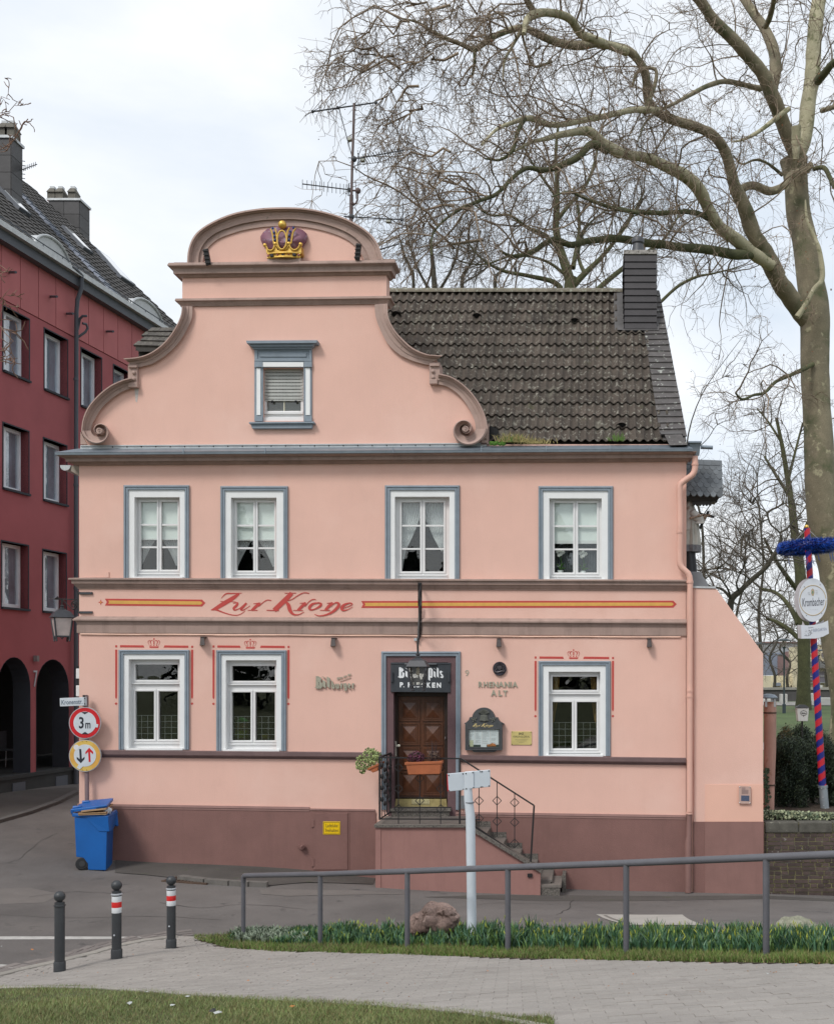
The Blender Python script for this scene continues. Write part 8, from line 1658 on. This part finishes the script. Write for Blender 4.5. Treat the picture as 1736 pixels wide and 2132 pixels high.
tree('bare_tree','dark leaning bare tree whose bough climbs to the right behind the buttress',(1518,1475),[zt4([(400,2600,90),(440,1800,85),(470,1480,78),(500,1390,72),(570,1330,62),(690,1220,58),(800,1130,54),(880,1050,52),(940,950,48),(990,870,40),(1030,770,34),(1040,690,32)]),zt4([(1040,680,26),(990,630,24),(930,580,24),(900,510,24),(895,440,28),(960,400,24),(1030,365,20),(1100,330,14),(1160,300,10)]),zt4([(1040,660,26),(1110,620,24),(1160,560,20),(1220,510,16),(1280,500,12)]),zt4([(470,1400,40),(400,1320,34),(340,1290,30),(240,1270,24),(150,1200,18),(60,1120,12)]),zt4([(890,1000,30),(840,930,24),(780,870,20),(700,820,16),(600,780,13),(520,820,9)]),zt4([(570,1330,28),(540,1240,22),(580,1130,18),(640,1020,14),(660,920,10)]),zt4([(700,1220,22),(640,1150,16),(520,1100,13),(420,1060,10),(300,1000,8)]),zt4([(890,520,16),(800,560,13),(700,640,10),(620,700,7)]),zt4([(890,440,14),(820,400,11),(740,360,8),(680,300,6)]),zt4([(480,1420,30),(440,1300,24),(360,1180,18),(330,1080,13),(350,960,9)]),zt4([(930,960,22),(1000,980,18),(1080,960,14),(1140,900,9)])],50,bark_d,10,2.8,23,n2=7,n3=4,r1=.035)
zt5 = lambda L_: [(1563.8 + x * .1387,1281.3 + y * .1387,w_ * .1387) for x,y,w_ in L_]
tree('bare_tree','upright mossy park tree on the lawn directly left of the maypole',(1672,1478),[[(1672,1482,36),(1672,1450,30),(1673,1400,27),(1674,1330,27),(1670,1280,26),(1664,1210,24),(1658,1140,20),(1650,1070,16),(1640,1000,12),(1628,930,9),(1615,870,6)],[(1670,1335,12),(1650,1318,11),(1630,1303,10),(1610,1292,8),(1596,1289,7)],[(1660,1300,14),(1640,1260,11),(1615,1235,9),(1580,1225,6)],[(1660,1230,12),(1630,1190,10),(1610,1160,8),(1590,1120,6)],[(1655,1150,10),(1680,1090,9),(1700,1030,6)],[(1645,1040,9),(1615,990,7),(1590,950,5)],[(1640,1000,8),(1655,940,6),(1670,880,4)],[(1625,920,6),(1600,880,5),(1575,850,3)]],57,bark_g,9,3.2,24,n2=7,n3=4,r1=.035)
for i,(u,v0,v1,d) in enumerate([(1608,1448,1210,85),(1530,1460,1060,70),(1640,1440,1260,90),(1722,1430,1290,95),(1470,1460,700,62),(1560,1460,900,66)]):
    labs = ['thin bare tree by the far promenade just right of the buttress slope','slender bare tree behind the buttress, mostly hidden by the leaning one','small bare tree in front of the grey hall beside the promenade','small bare tree before the cream building right of the maypole','tall fine bare tree rising right behind the roof verge and canopy','fine bare tree crown in the gap between the canopy and the plane trunk']
    rnd = random.Random(i + 3); w_ = 7 if d > 80 else 9; h = v0 - v1; L_ = [[(u + rnd.gauss(0,h * .015 * k),v0 - h * k / 6,w_ * (1 - k / 6.6)) for k in range(7)]]
    for k in range(9):
        t = .3 + .075 * k; s_ = (-1) ** k; n_ = rnd.uniform(.08,.2) * h; c0 = L_[0][min(6,int(t * 6))]; L_.append([(c0[0] + s_ * n_ * q_ + rnd.gauss(0,h * .012) * (q_ > 0),c0[1] - n_ * (1.2 * q_ - .5 * q_ * q_) + rnd.gauss(0,h * .012) * (q_ > 0),w_ * .5 * (1 - t * .6) * (1 - .8 * q_)) for q_ in (0,.25,.5,.75,1)])
    tree('bare_tree',labs[i],(u,v0),L_,d,bark_d,5,2.8,40 + i,n2=7,n3=3,r1=.03)
# reddish twigs of a tree outside the left edge
lt_ = thing('street_tree',(-12.6,15.5,T(-12.6,15.5)),'thin reddish twigs reaching in at the left edge before the red house','tree'); rg = np.random.default_rng(77); tw = TW(); tk = MB(); tk.tube([(-12.4,15.5,T(-12.6,15.5) - .2),(-12.3,15.5,1),(-12.4,15.4,4),(-12.5,15.5,8)],[.14,.11,.08,.03],10); tk.build('trunk',bark_d,lt_,smooth=60)
twr = mat('reddish_twig',(.20,.12,.085),.9,.2,3,island=.2)
for (u0,v0,u1,v1) in ((-40,560,30,555),(-60,660,25,600),(-50,650,30,700),(-50,280,30,215),(-50,320,35,290),(-40,240,20,200),(-50,760,20,740)):
    a,b = np.array(P(u0,v0,15.5)),np.array(P(u1,v1,15.3)); ln_ = [a + (b - a) * t + rg.normal(0,.03,3) for t in np.linspace(0,1,6)]; root_ = np.array([-12.45,15.45,a[2] - .5]); tw.add([root_,a],.02,.012,5); tw.add(ln_,.010,.004,4); twigs(tw,rg,ln_,6,.42,None,r1=.005,n2=3,n3=0,grav=0,up=.1,sub=1)
V_ = tw.V
tw.build('twigs',twr,lt_,lt_.location)
# ================================================================== PARK, HEDGE, MAYPOLE, FAR BANK
def psheet(name,pts,lift,m_): 
    mb = MB(); mb.add([(x,y,Zp(y) + lift) for x,y in pts],[tuple(range(len(pts)))]); return mb.build(name,m_,fix=False,kind='structure')
def pgrid(name,x0,x1,ys,lift,m_):
    mb = MB(); mb.add([p for y in ys for p in ((x0(y),y,Zp(y) + lift),(x1(y),y,Zp(y) + lift))],[(2 * i,2 * i + 1,2 * i + 3,2 * i + 2) for i in range(len(ys) - 1)]); return mb.build(name,m_,fix=False,kind='structure')
pgrid('park_lawn',lambda y: 3.3,lambda y: 60,[24,30,36,40,46,52,60,66,76],.0,parkturf)
pathm = mat('gravel_path',(.27,.26,.235),.9,.08,2,fine=.1)
c_ = [(9.0,38.5),(12.5,42),(17,46),(24,51)]; mb = MB()
vs = []
for (x,y) in c_: vs += [(x,y - 1.3,Zp(y - 1.3) + .03),(x,y + 1.3,Zp(y + 1.3) + .03)]
mb.add([(5,34.5,Zp(34.5) + .03),(5,36.8,Zp(36.8) + .03)] + vs,[(2 * i,2 * i + 2,2 * i + 3,2 * i + 1) for i in range(4)]); mb.build('park_path',pathm,fix=False,kind='structure')
pgrid('promenade',lambda y: 3.3,lambda y: 60,[61,64,68],.03,pathm)
fw_ = thing('flood_wall',(14,70,-1.6),'long dark grey promenade wall with pale coping behind the park lawn','wall'); fm = mat('flood_wall_stone',(.09,.085,.085),.9,.15,2); MB().box(3.3,60,70,70.4,-1.8,-.95).build('wall',fm,fw_); MB().box(3.3,60,69.9,70.5,-.95,-.80).build('coping',mat('pale_coping',(.30,.29,.26),.9),fw_)
wx = lambda u,d: (u - CX) * d / F; wz = lambda v,d: (CV - v) * d / F
stp = mat('white_stone',(.50,.50,.47),.8,.05,4)
def zz5(x,y): return (1563.8 + x * .1387,1281.3 + y * .1387)
for (x0_,x1_,y0_,y1_,d,lab) in ((440,475,1180,1300,66,'white stone pillar left behind the foot of the park lamp'),(505,540,1180,1295,66,'white stone pillar right behind the foot of the park lamp'),(150,295,1250,1305,64,'low white concrete block next to the buttress edge'),(1020,1225,1235,1315,62,'wide white utility box right of the maypole'),(915,960,1170,1300,66,'white stone pillar touching the maypole behind')):
    a,b = zz5(x0_,y0_),zz5(x1_,y1_); MBx = MB().box(wx(a[0],d),wx(b[0],d),d,d + .6,wz(b[1],d) - .3,wz(a[1],d)); tag(MBx.build('stone_block',stp,bevel=.04),lab,'stone')
def park_lamp(x,ytop,ybase,d,lab):
    u,vt = zz5(x,ytop); vb = zz5(x,ybase)[1]; zt_,zb_ = wz(vt,d),min(wz(vb,d),Zp(d)); X = wx(u,d); t = thing('park_lamp',(X,d,zb_),lab,'street lamp','park lamps with flat disc hoods'); h = zt_ - zb_; s = d / 55
    m = MB(); m.lathe([(.09 * s,0),(.09 * s,h * .12),(.045 * s,h * .13),(.04 * s,h * .86),(.10 * s,h * .89)],(X,d,zb_),10); m.build('post',mat('lamp_green',(.045,.065,.075),.5) if 'lamp_green' not in MATS else MATS['lamp_green'],t,smooth=40)
    m = MB(); m.lathe([(.11 * s,h * .89),(.13 * s,h * .97)],(X,d,zb_),12); m.build('lamp_glass',lampglass,t,smooth=40); m = MB(); m.lathe([(.02,h * .965),(.36 * s,h * .972),(.34 * s,h * .985),(.1 * s,h),(.02,h * 1.0)],(X,d,zb_),16); m.build('hood',MATS['lamp_green'],t,smooth=40)
park_lamp(487,350,1330,54,'tall park lamp with disc hood on the lawn between buttress and mossy tree'); park_lamp(105,405,1300,58,'park lamp top peeking over the sloping edge of the buttress'); park_lamp(870,960,1290,75,'small distant park lamp just left of the striped maypole'); park_lamp(1005,510,1200,70,'distant park lamp right of the striped maypole')
# far buildings
fg = mat('hall_grey',(.30,.31,.32),.9,.06,.3); fb = mat('hall_brick',(.22,.13,.125),.9,.1,.5); fc = mat('cream_wall',(.62,.55,.38),.9,.08,.3); fwd = mat('far_window',(.12,.11,.13),.4,.2,.5); fblue = mat('hall_blue',(.20,.23,.29),.8,.06,.3)
def fbox(par,name,x0_,x1_,y0_,y1_,d,dd,m_): a,b = zz5(x0_,y0_),zz5(x1_,y1_); return MB().box(wx(a[0],d),wx(b[0],d),d,d + dd,wz(b[1],d),wz(a[1],d)).build(name,m_,par)
h1 = thing('grey_hall',(wx(1620,150),150,-1.6),'large plain grey hall with bluish lower walls across the water','hall'); fbox(h1,'wall',0,780,400,560,150,30,fg); fbox(h1,'lower_wall',200,580,560,900,149,20,fblue); fbox(h1,'roof_edge',0,780,396,412,149.8,31,fb)
h2 = thing('brick_building',(wx(1650,140),140,-1.6),'narrow red brick building with tall slit windows left of the mossy tree','building'); fbox(h2,'wall',590,760,590,1010,138,10,fb); fbox(h2,'roof_hut',590,650,535,600,138.5,5,fb)
for x in (612,636,660): fbox(h2,'window',x,x + 12,700,830,137.8,.3,fwd)
h3 = thing('cream_building',(wx(1630,130),130,-1.6),'low cream building with graffiti scrawls along its wall behind the promenade','building'); w3 = fbox(h3,'wall',290,760,905,1140,128,8,fc); 
m = MB(); rnd = random.Random(6); pr = None
for k in range(9):
    cx3 = 520 + k * 17; pts3 = [(cx3 + rnd.gauss(0,6),1085 + rnd.gauss(0,16)) for _ in range(5)]; m.tube([P(*zz5(*q_),127.9) for q_ in pts3],.05,4)
m.build('graffiti',iron,h3); fbox(h3,'parapet',330,440,1010,1060,127.5,1,fblue)
h4 = thing('cream_house',(wx(1720,120),120,-1.6),'cream plastered house with dark ground floor openings right of the maypole','house'); fbox(h4,'wall',860,1500,440,1160,118,12,fc); fbox(h4,'roof_edge',850,1500,690,790,117,2,mat('flat_roof',(.16,.16,.16),.8))
for (a,b,c1,c2) in ((880,935,845,985),(1025,1175,840,1000),(1060,1110,560,620)): w4 = fbox(h4,'window',a,b,c1,c2,117.5,.6,fwd); fbox(w4,'frame',a,b,c1 + 68,c1 + 74,117.4,.1,stp)
fbox(h4,'bridge_band',860,1500,1005,1015,117.3,.8,fg); fbox(h4,'poster',1008,1065,1045,1105,117.2,.1,stp)
m = MB(); text_on(m,'2013',[P(*zz5(1080,1030),117.6),P(*zz5(1165,1030),117.6),P(*zz5(1165,1065),117.6),P(*zz5(1080,1065),117.6)]); m.build('painted_number',fg,h4,fix=False)
bl_ = thing('blue_board',P(1548,1380,45),'white and blue board just showing over the sloping edge of the buttress','board'); m = MB(); q = [P(1530,1296,30),P(1547,1297,30),P(1552,1330,30),P(1553,1400,30),P(1530,1400,30)]; m.add(q + [p + Vector((0,.2,0)) for p in q],[tuple(range(5)),tuple(range(5,10))[::-1]] + [(i,(i + 1) % 5,5 + (i + 1) % 5,5 + i) for i in range(5)]); m.build('board',stp,bl_)
m = MB(); q = [P(1530,1304,29.9),P(1545,1305,29.9),P(1548,1340,29.9),P(1530,1340,29.9)]; m.add(q,[(0,1,2,3)]); m.build('blue_field',mat('board_blue',(.10,.14,.30),.5),bl_)
# dark evergreen bushes, each its own
bu = [mat('yew_leaf',(.014,.026,.014),.7,.2,9,island=.5),mat('yew_leaf_light',(.035,.055,.024),.7,.2,9,island=.4),mat('bush_brown',(.11,.085,.035),.8,.2,9,island=.3)]
def bush(u,v,w_,h,d,lab,n,seed,mats,cat='bush'):
    g = Vector((wx(u,d),d,Zp(d))); t = thing('bush',g,lab,cat); rx = w_ * d / F / 2; rz = h * d / F / 2; c = P(u,v,d); rb = random.Random(seed)
    for q_ in range(11): a_ = rb.uniform(0,6.28); leafball('foliage',c + Vector((math.cos(a_) * rx * rb.uniform(.3,.7),math.sin(a_) * rx * .3 - .1,rz * rb.uniform(-.75,.68))),rx * rb.uniform(.3,.5),rx * .45,rz * rb.uniform(.25,.42),int(n * .3),.022,mats,None,None,t,seed * 9 + q_,hollow=.1,fuzz=.28)
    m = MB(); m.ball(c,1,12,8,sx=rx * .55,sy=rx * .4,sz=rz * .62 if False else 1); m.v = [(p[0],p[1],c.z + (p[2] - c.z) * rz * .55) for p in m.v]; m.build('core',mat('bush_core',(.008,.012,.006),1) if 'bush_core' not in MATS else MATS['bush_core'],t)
    m = MB(); m.tube([g,c],[.05,.03],6); m.build('stem',bark_d,t)
bush(1634,1612,88,176,22.3,'dark evergreen bush with brownish top beside the rusty pipe post',9000,1,[bu[0],bu[0],bu[1]]); bush(1628,1548,50,90,23.4,'brownish green bush tip behind the first evergreen',3500,2,[bu[1],bu[2]]); bush(1690,1612,100,178,22.9,'dense dark evergreen bush behind the foot of the maypole',10000,3,[bu[0],bu[0],bu[1]]); bush(1752,1628,96,150,22.6,'dark evergreen bush at the right picture edge beside the maypole',8000,4,[bu[0],bu[1]]); bush(1668,1556,66,96,24.0,'upright dark bush below the white beer lantern',5000,5,[bu[0],bu[1]]); bush(1712,1590,70,150,24.2,'dark bush partly hidden behind the lower striped maypole',5000,6,[bu[0],bu[1]])
# beer lantern
bl2 = thing('garden_lantern',P(1669,1600,23),'white beer garden lantern with black roof on a thin post above the bushes','lantern'); d = 23.0; q5 = lambda x,y: P(*zz5(x,y),d)
m = MB(); a4 = [q5(680,1385),q5(862,1385),q5(845,1590),q5(700,1590)]; m.hexa([a4[0],a4[1],a4[1] + Vector((0,.24,0)),a4[0] + Vector((0,.24,0))],[a4[3],a4[2],a4[2] + Vector((0,.19,0)),a4[3] + Vector((0,.19,0))]); m.build('lamp_body',mat('milky_plastic',(.56,.56,.54),.4,.04,5),bl2,bevel=.01)
m = MB(); m.hexa([q5(668,1382) + Vector((0,-.02,0)),q5(874,1382) + Vector((0,-.02,0)),q5(874,1382) + Vector((0,.27,0)),q5(668,1382) + Vector((0,.27,0))],[q5(735,1342) + Vector((0,.08,0)),q5(810,1342) + Vector((0,.08,0)),q5(810,1342) + Vector((0,.17,0)),q5(735,1342) + Vector((0,.17,0))]); m.build('roof',iron,bl2)
m = MB(); m.tube([q5(772,1592) + Vector((0,.1,0)),q5(772,1980) + Vector((0,.1,0)),q5(772,2300) + Vector((0,.1,0))],.02,8); m.build('post',iron,bl2)
m = MB(); pts6 = [q5(780 + 48 * math.cos(t),1465 + 36 * math.sin(t)) + Vector((0,-.004,0)) for t in np.linspace(0,2 * math.pi,22)]; m.tube(pts6,.004,4,cap=False); text_on(m,'Mühlen',[q5(748,1454) + Vector((0,-.006,0)),q5(812,1454) + Vector((0,-.006,0)),q5(812,1478) + Vector((0,-.006,0)),q5(748,1478) + Vector((0,-.006,0))],bold=.02); m.add([q5(768,1500),q5(792,1500),q5(780,1525)],[(0,1,2)]); m.add([q5(768,1432),q5(792,1432),q5(780,1420)],[(0,1,2)]); m.build('logo',iron,bl2,fix=False)
# maypole
mp = thing('maypole',P(1716,1690,22),'red and blue spiral striped maypole leaning slightly, with gilt ball and steel foot','maypole'); dm_ = 22.0
mr = mat('pole_red',(.52,.02,.035),.4,.05,5); mbb = mat('pole_blue',(.012,.02,.20),.4,.05,5)
pa,pb2 = P(1711.5,1640,dm_),P(1679,1100,dm_); ax_ = (pb2 - pa); Lm = ax_.length; ax_.normalize(); e1 = ax_.orthogonal().normalized(); e2 = ax_.cross(e1); nr,ns = 280,24; m = MB(); vs = []
for i in range(nr + 1):
    t = i / nr; r = .075 - .013 * t; c = pa + ax_ * Lm * t
    for k in range(ns): an = 2 * math.pi * k / ns; vs.append(c + e1 * math.cos(an) * r + e2 * math.sin(an) * r)
fr_,fb_ = [],[]
for i in range(nr):
    for k in range(ns):
        ph = ((i / nr) * Lm / .27 - k / ns) % 1.0; (fr_ if ph < .5 else fb_).append((i * ns + k,i * ns + (k + 1) % ns,(i + 1) * ns + (k + 1) % ns,(i + 1) * ns + k))
m.mi = 0; m.add(vs,fr_); k0 = len(m.v) - len(vs); m.f += [tuple(k0 + i for i in f) for f in fb_]; m.m += [1] * len(fb_); m.build('pole',[mr,mbb],mp,smooth=60,fix=False)
m = MB(); m.tube([P(1716.5,1692,dm_),P(1712,1636,dm_)],[.088,.086],18); m.tube([P(1712.2,1640,dm_),P(1712,1635,dm_)],.098,18); ft = m.build('steel_foot',mat('galvanised',(.30,.34,.37),.4,.15,9,metal=.4),mp,smooth=40)
for (x,y) in ((1709,1642),(1716.5,1643),(1712,1660),(1714,1678),(1717,1684),(1711.5,1690)): m = MB(); m.ball(P(x,y,dm_ - .09),.012,6,4); m.build('bolt',zinc_l,ft)
m = MB(); m.ball(P(1678,1097,dm_),.045,10,8); m.build('gilt_ball',gold,mp,smooth=60)
wr = thing('tinsel_wreath',P(1681,1143,dm_),'bright blue tinsel wreath hung level round the top of the maypole','wreath'); rg2 = random.Random(4); cw_ = P(1682,1141,dm_); Rw = .50; m = MB(); tl = .06
m.tube([cw_ + Vector((Rw * math.cos(a),Rw * math.sin(a),.02 + .03 * math.cos(a))) for a in np.linspace(0,2 * math.pi,40)],.085,8,cap=False); m.build('core',mbb,wr)
bt_ = [mat('tinsel',(.005,.07,.42),.35,.1,9,island=.5),mat('tinsel_dark',(.004,.03,.20),.4,.1,9,island=.4)]; m = MB()
for i in range(9000):
    a = rg2.uniform(0,2 * math.pi); b = rg2.uniform(0,2 * math.pi); c = cw_ + Vector((Rw * math.cos(a),Rw * math.sin(a),.02 + .03 * math.cos(a))); nd = (Vector((math.cos(a),math.sin(a),0)) * math.cos(b) + Vector((0,0,1)) * math.sin(b)); s_ = c + nd * .07; dd_ = (nd + Vector((rg2.gauss(0,.5),rg2.gauss(0,.5),rg2.gauss(0,.5)))).normalized(); w__ = dd_.orthogonal().normalized() * .009; L__ = rg2.uniform(.05,.10); m.mi = rg2.randrange(2); m.add([s_ - w__,s_ + w__,s_ + dd_ * L__],[(0,1,2)])
m.build('tinsel',bt_,wr,fix=False,kind='stuff')
for k,(x,y,l_) in enumerate(((1676,1157,24),(1679,1158,20),(1640,1160,22),(1702,1155,14),(1726,1152,18),(1731,1150,20),(1690,1160,18))):
    m = MB(); a = P(x,y,dm_ - .45 if k not in (2,) else dm_ - .1); m.tube([a,a + Vector((.02,0,-l_ / 105 * .6)),a + Vector((.05 - .03 * k % 3 * .02,.01,-l_ / 105))],[.02,.035,.008],5,flat=.15); m.build('ribbon',mat('ribbon_blue',(.01,.13,.52),.5) if 'ribbon_blue' not in MATS else MATS['ribbon_blue'],wr)
m = MB(); m.tube([P(1681,1101,dm_),P(1708,1128,dm_ - .2)],.003,4); m.tube([P(1678,1101,dm_),P(1650,1130,dm_ - .2)],.003,4); m.build('wire',alu,wr)
# oval beer sign
zo = lambda x,y: (1609.9 + x * .13566,1077.6 + y * .13566); ob = thing('oval_beer_sign',P(1690,1252,dm_ - .2),'white oval double sided beer sign Krombacher fixed to the maypole','sign'); od = dm_ - .22
oq = lambda x,y,dy=0.0: P(*zo(x,y),od + dy)
def oval(cx5,cy5,rx,ry,n=44,dy=0.0): return [oq(cx5 + rx * math.cos(a),cy5 + ry * math.sin(a),dy) for a in np.linspace(0,2 * math.pi,n,endpoint=False)]
wso = mat('sign_enamel',(.62,.66,.72),.35,.03,4); m = MB(); Fo = oval(600,1265,220,333); Bo = [oq(p_[0],p_[1],.16) for p_ in [(600 - 68 + 215 * math.cos(a),1265 + 330 * math.sin(a)) for a in np.linspace(0,2 * math.pi,44,endpoint=False)]]
Ff = [p + Vector((0,.02,0)) for p in Fo]; m.add(Fo + Ff,[tuple(range(44)),tuple(range(44,88))[::-1]] + [(i,(i + 1) % 44,44 + (i + 1) % 44,44 + i) for i in range(44)]); m.build('front_face',wso,ob,smooth=30)
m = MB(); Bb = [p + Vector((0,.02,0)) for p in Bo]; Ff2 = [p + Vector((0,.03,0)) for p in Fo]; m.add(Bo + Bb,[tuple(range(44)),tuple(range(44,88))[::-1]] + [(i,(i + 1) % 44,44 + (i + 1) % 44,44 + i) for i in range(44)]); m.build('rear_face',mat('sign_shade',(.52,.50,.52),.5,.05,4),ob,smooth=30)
m = MB(); m.tube(oval(600,1270,202,230,50,-.004),.006,5,cap=False); m.build('gold_ring',mat('sign_gold',(.50,.36,.14),.4),ob)
sk_ = mat('sign_ink',(.05,.055,.075),.5); m = MB(); text_on(m,'Krombacher',[oq(440,1240,-.004),oq(775,1222,-.004),oq(775,1345,-.004),oq(440,1368,-.004)],bold=.0); m.build('text_line',sk_,ob,fix=False)
m = MB(); m.add([oq(x,y,-.004) for x,y in ((575,1110),(597,1085),(620,1110),(622,1160),(610,1200),(585,1200),(572,1160))],[tuple(range(7))]); m.build('crest',mat('crest_tan',(.42,.33,.22),.5,.3,40),ob,fix=False); m = MB(); m.add([oq(x,y,-.006) for x,y in ((588,1125),(606,1125),(608,1165),(587,1165))],[(0,1,2,3)]); m.build('crest_core',mat('crest_green',(.12,.25,.17),.5),ob,fix=False)
m = MB(); [m.add([oq(x,y,-.004),oq(x + 34,y + 2,-.004),oq(x + 34,y + 6,-.004),oq(x,y + 4,-.004)],[(0,1,2,3)]) for x,y in ((520,1150),(524,1168),(530,1182),(638,1120),(640,1145),(640,1168))]; [m.ball(oq(565 + k * 25,1412,-.004),.004,5,4) for k in range(5)]; m.build('small_print',fg,ob,fix=False,kind='stuff')
for x,y in ((468,1062),(710,1030),(500,1503),(733,1468),(408,1068),(440,1508)): m = MB(); m.ball(oq(x,y,-.004),.008,6,4); m.build('screw',sk_,ob)
bg_ = thing('beer_garden_sign',P(1690,1318,dm_ - .2),'white wavy pennant sign BIERGARTEN below the oval beer sign','sign'); Q = [(418,1648),(520,1655),(630,1645),(740,1620),(832,1578),(846,1780),(760,1825),(640,1855),(425,1858)]
m = MB(); n = len(Q); m.add([oq(*q_) for q_ in Q] + [oq(*q_,.02) for q_ in Q],[tuple(range(n)),tuple(range(n,2 * n))[::-1]] + [(i,(i + 1) % n,n + (i + 1) % n,n + i) for i in range(n)]); m.build('front_board',wso,bg_)
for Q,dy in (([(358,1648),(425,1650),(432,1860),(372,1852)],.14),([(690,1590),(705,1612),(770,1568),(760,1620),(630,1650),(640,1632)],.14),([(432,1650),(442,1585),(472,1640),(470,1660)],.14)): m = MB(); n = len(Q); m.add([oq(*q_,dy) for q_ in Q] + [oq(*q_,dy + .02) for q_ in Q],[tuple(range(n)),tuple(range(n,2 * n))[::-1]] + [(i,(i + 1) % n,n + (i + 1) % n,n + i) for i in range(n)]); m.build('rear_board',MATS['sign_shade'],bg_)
m = MB(); text_on(m,'BIERGARTEN',[oq(605,1708,-.004),oq(810,1688,-.004),oq(812,1728,-.004),oq(607,1755,-.004)],bold=-.005); m.build('text_line',mat('sign_bluetext',(.20,.23,.33),.5),bg_,fix=False); m = MB(); text_on(m,'Zur Krone',[oq(530,1680,-.004),oq(605,1672,-.004),oq(605,1692,-.004),oq(530,1700,-.004)],shear=.3); m.build('script_line',sk_,bg_,fix=False)
m = MB(); rnd = random.Random(9)
for k in range(26): x,y = rnd.uniform(462,590),rnd.uniform(1715,1800); m.add([oq(x,y,-.004),oq(x + rnd.uniform(6,18),y + rnd.uniform(-8,8),-.004),oq(x + rnd.uniform(4,14),y + rnd.uniform(8,20),-.004)],[(0,1,2)])
m.tube([oq(470,1810,-.003),oq(530,1815,-.003),oq(590,1770,-.003)],.003,4); m.build('beer_wagon_drawing',mat('drawing_ink',(.16,.16,.18),.6),bg_,fix=False)

# dark evergreens across the lawn behind the viewer: what the window panes mirror
m = MB(); rnd = random.Random(15)
for i in range(11):
    x,y,H = -26 + i * 4.6 + rnd.uniform(-1,1),-30 + rnd.uniform(-3,3),rnd.uniform(9,14); z0 = -2.2; m.mi = 1; m.tube([(x,y,z0),(x,y,z0 + H * .8)],[.3,.08],6); m.mi = 0
    for k in range(900):
        t = rnd.random() ** .8; r = 3.1 * (1 - t) ** .6 * rnd.uniform(.6,1); a = rnd.uniform(0,6.28); p = Vector((x + r * math.cos(a),y + r * math.sin(a),z0 + .4 + H * t)); b = Vector((rnd.gauss(0,1),rnd.gauss(0,1),rnd.gauss(0,.6))).normalized(); c = b.orthogonal().normalized(); m.add([p + b * .45,p + c * .3,p - b * .45,p - c * .3],[(0,1,2,3)])
tag(m.build('tree_belt',[bu[0],bark_d],fix=False),'dark evergreens across the lawn behind the viewpoint, mirrored in the window panes','trees',kind='stuff')
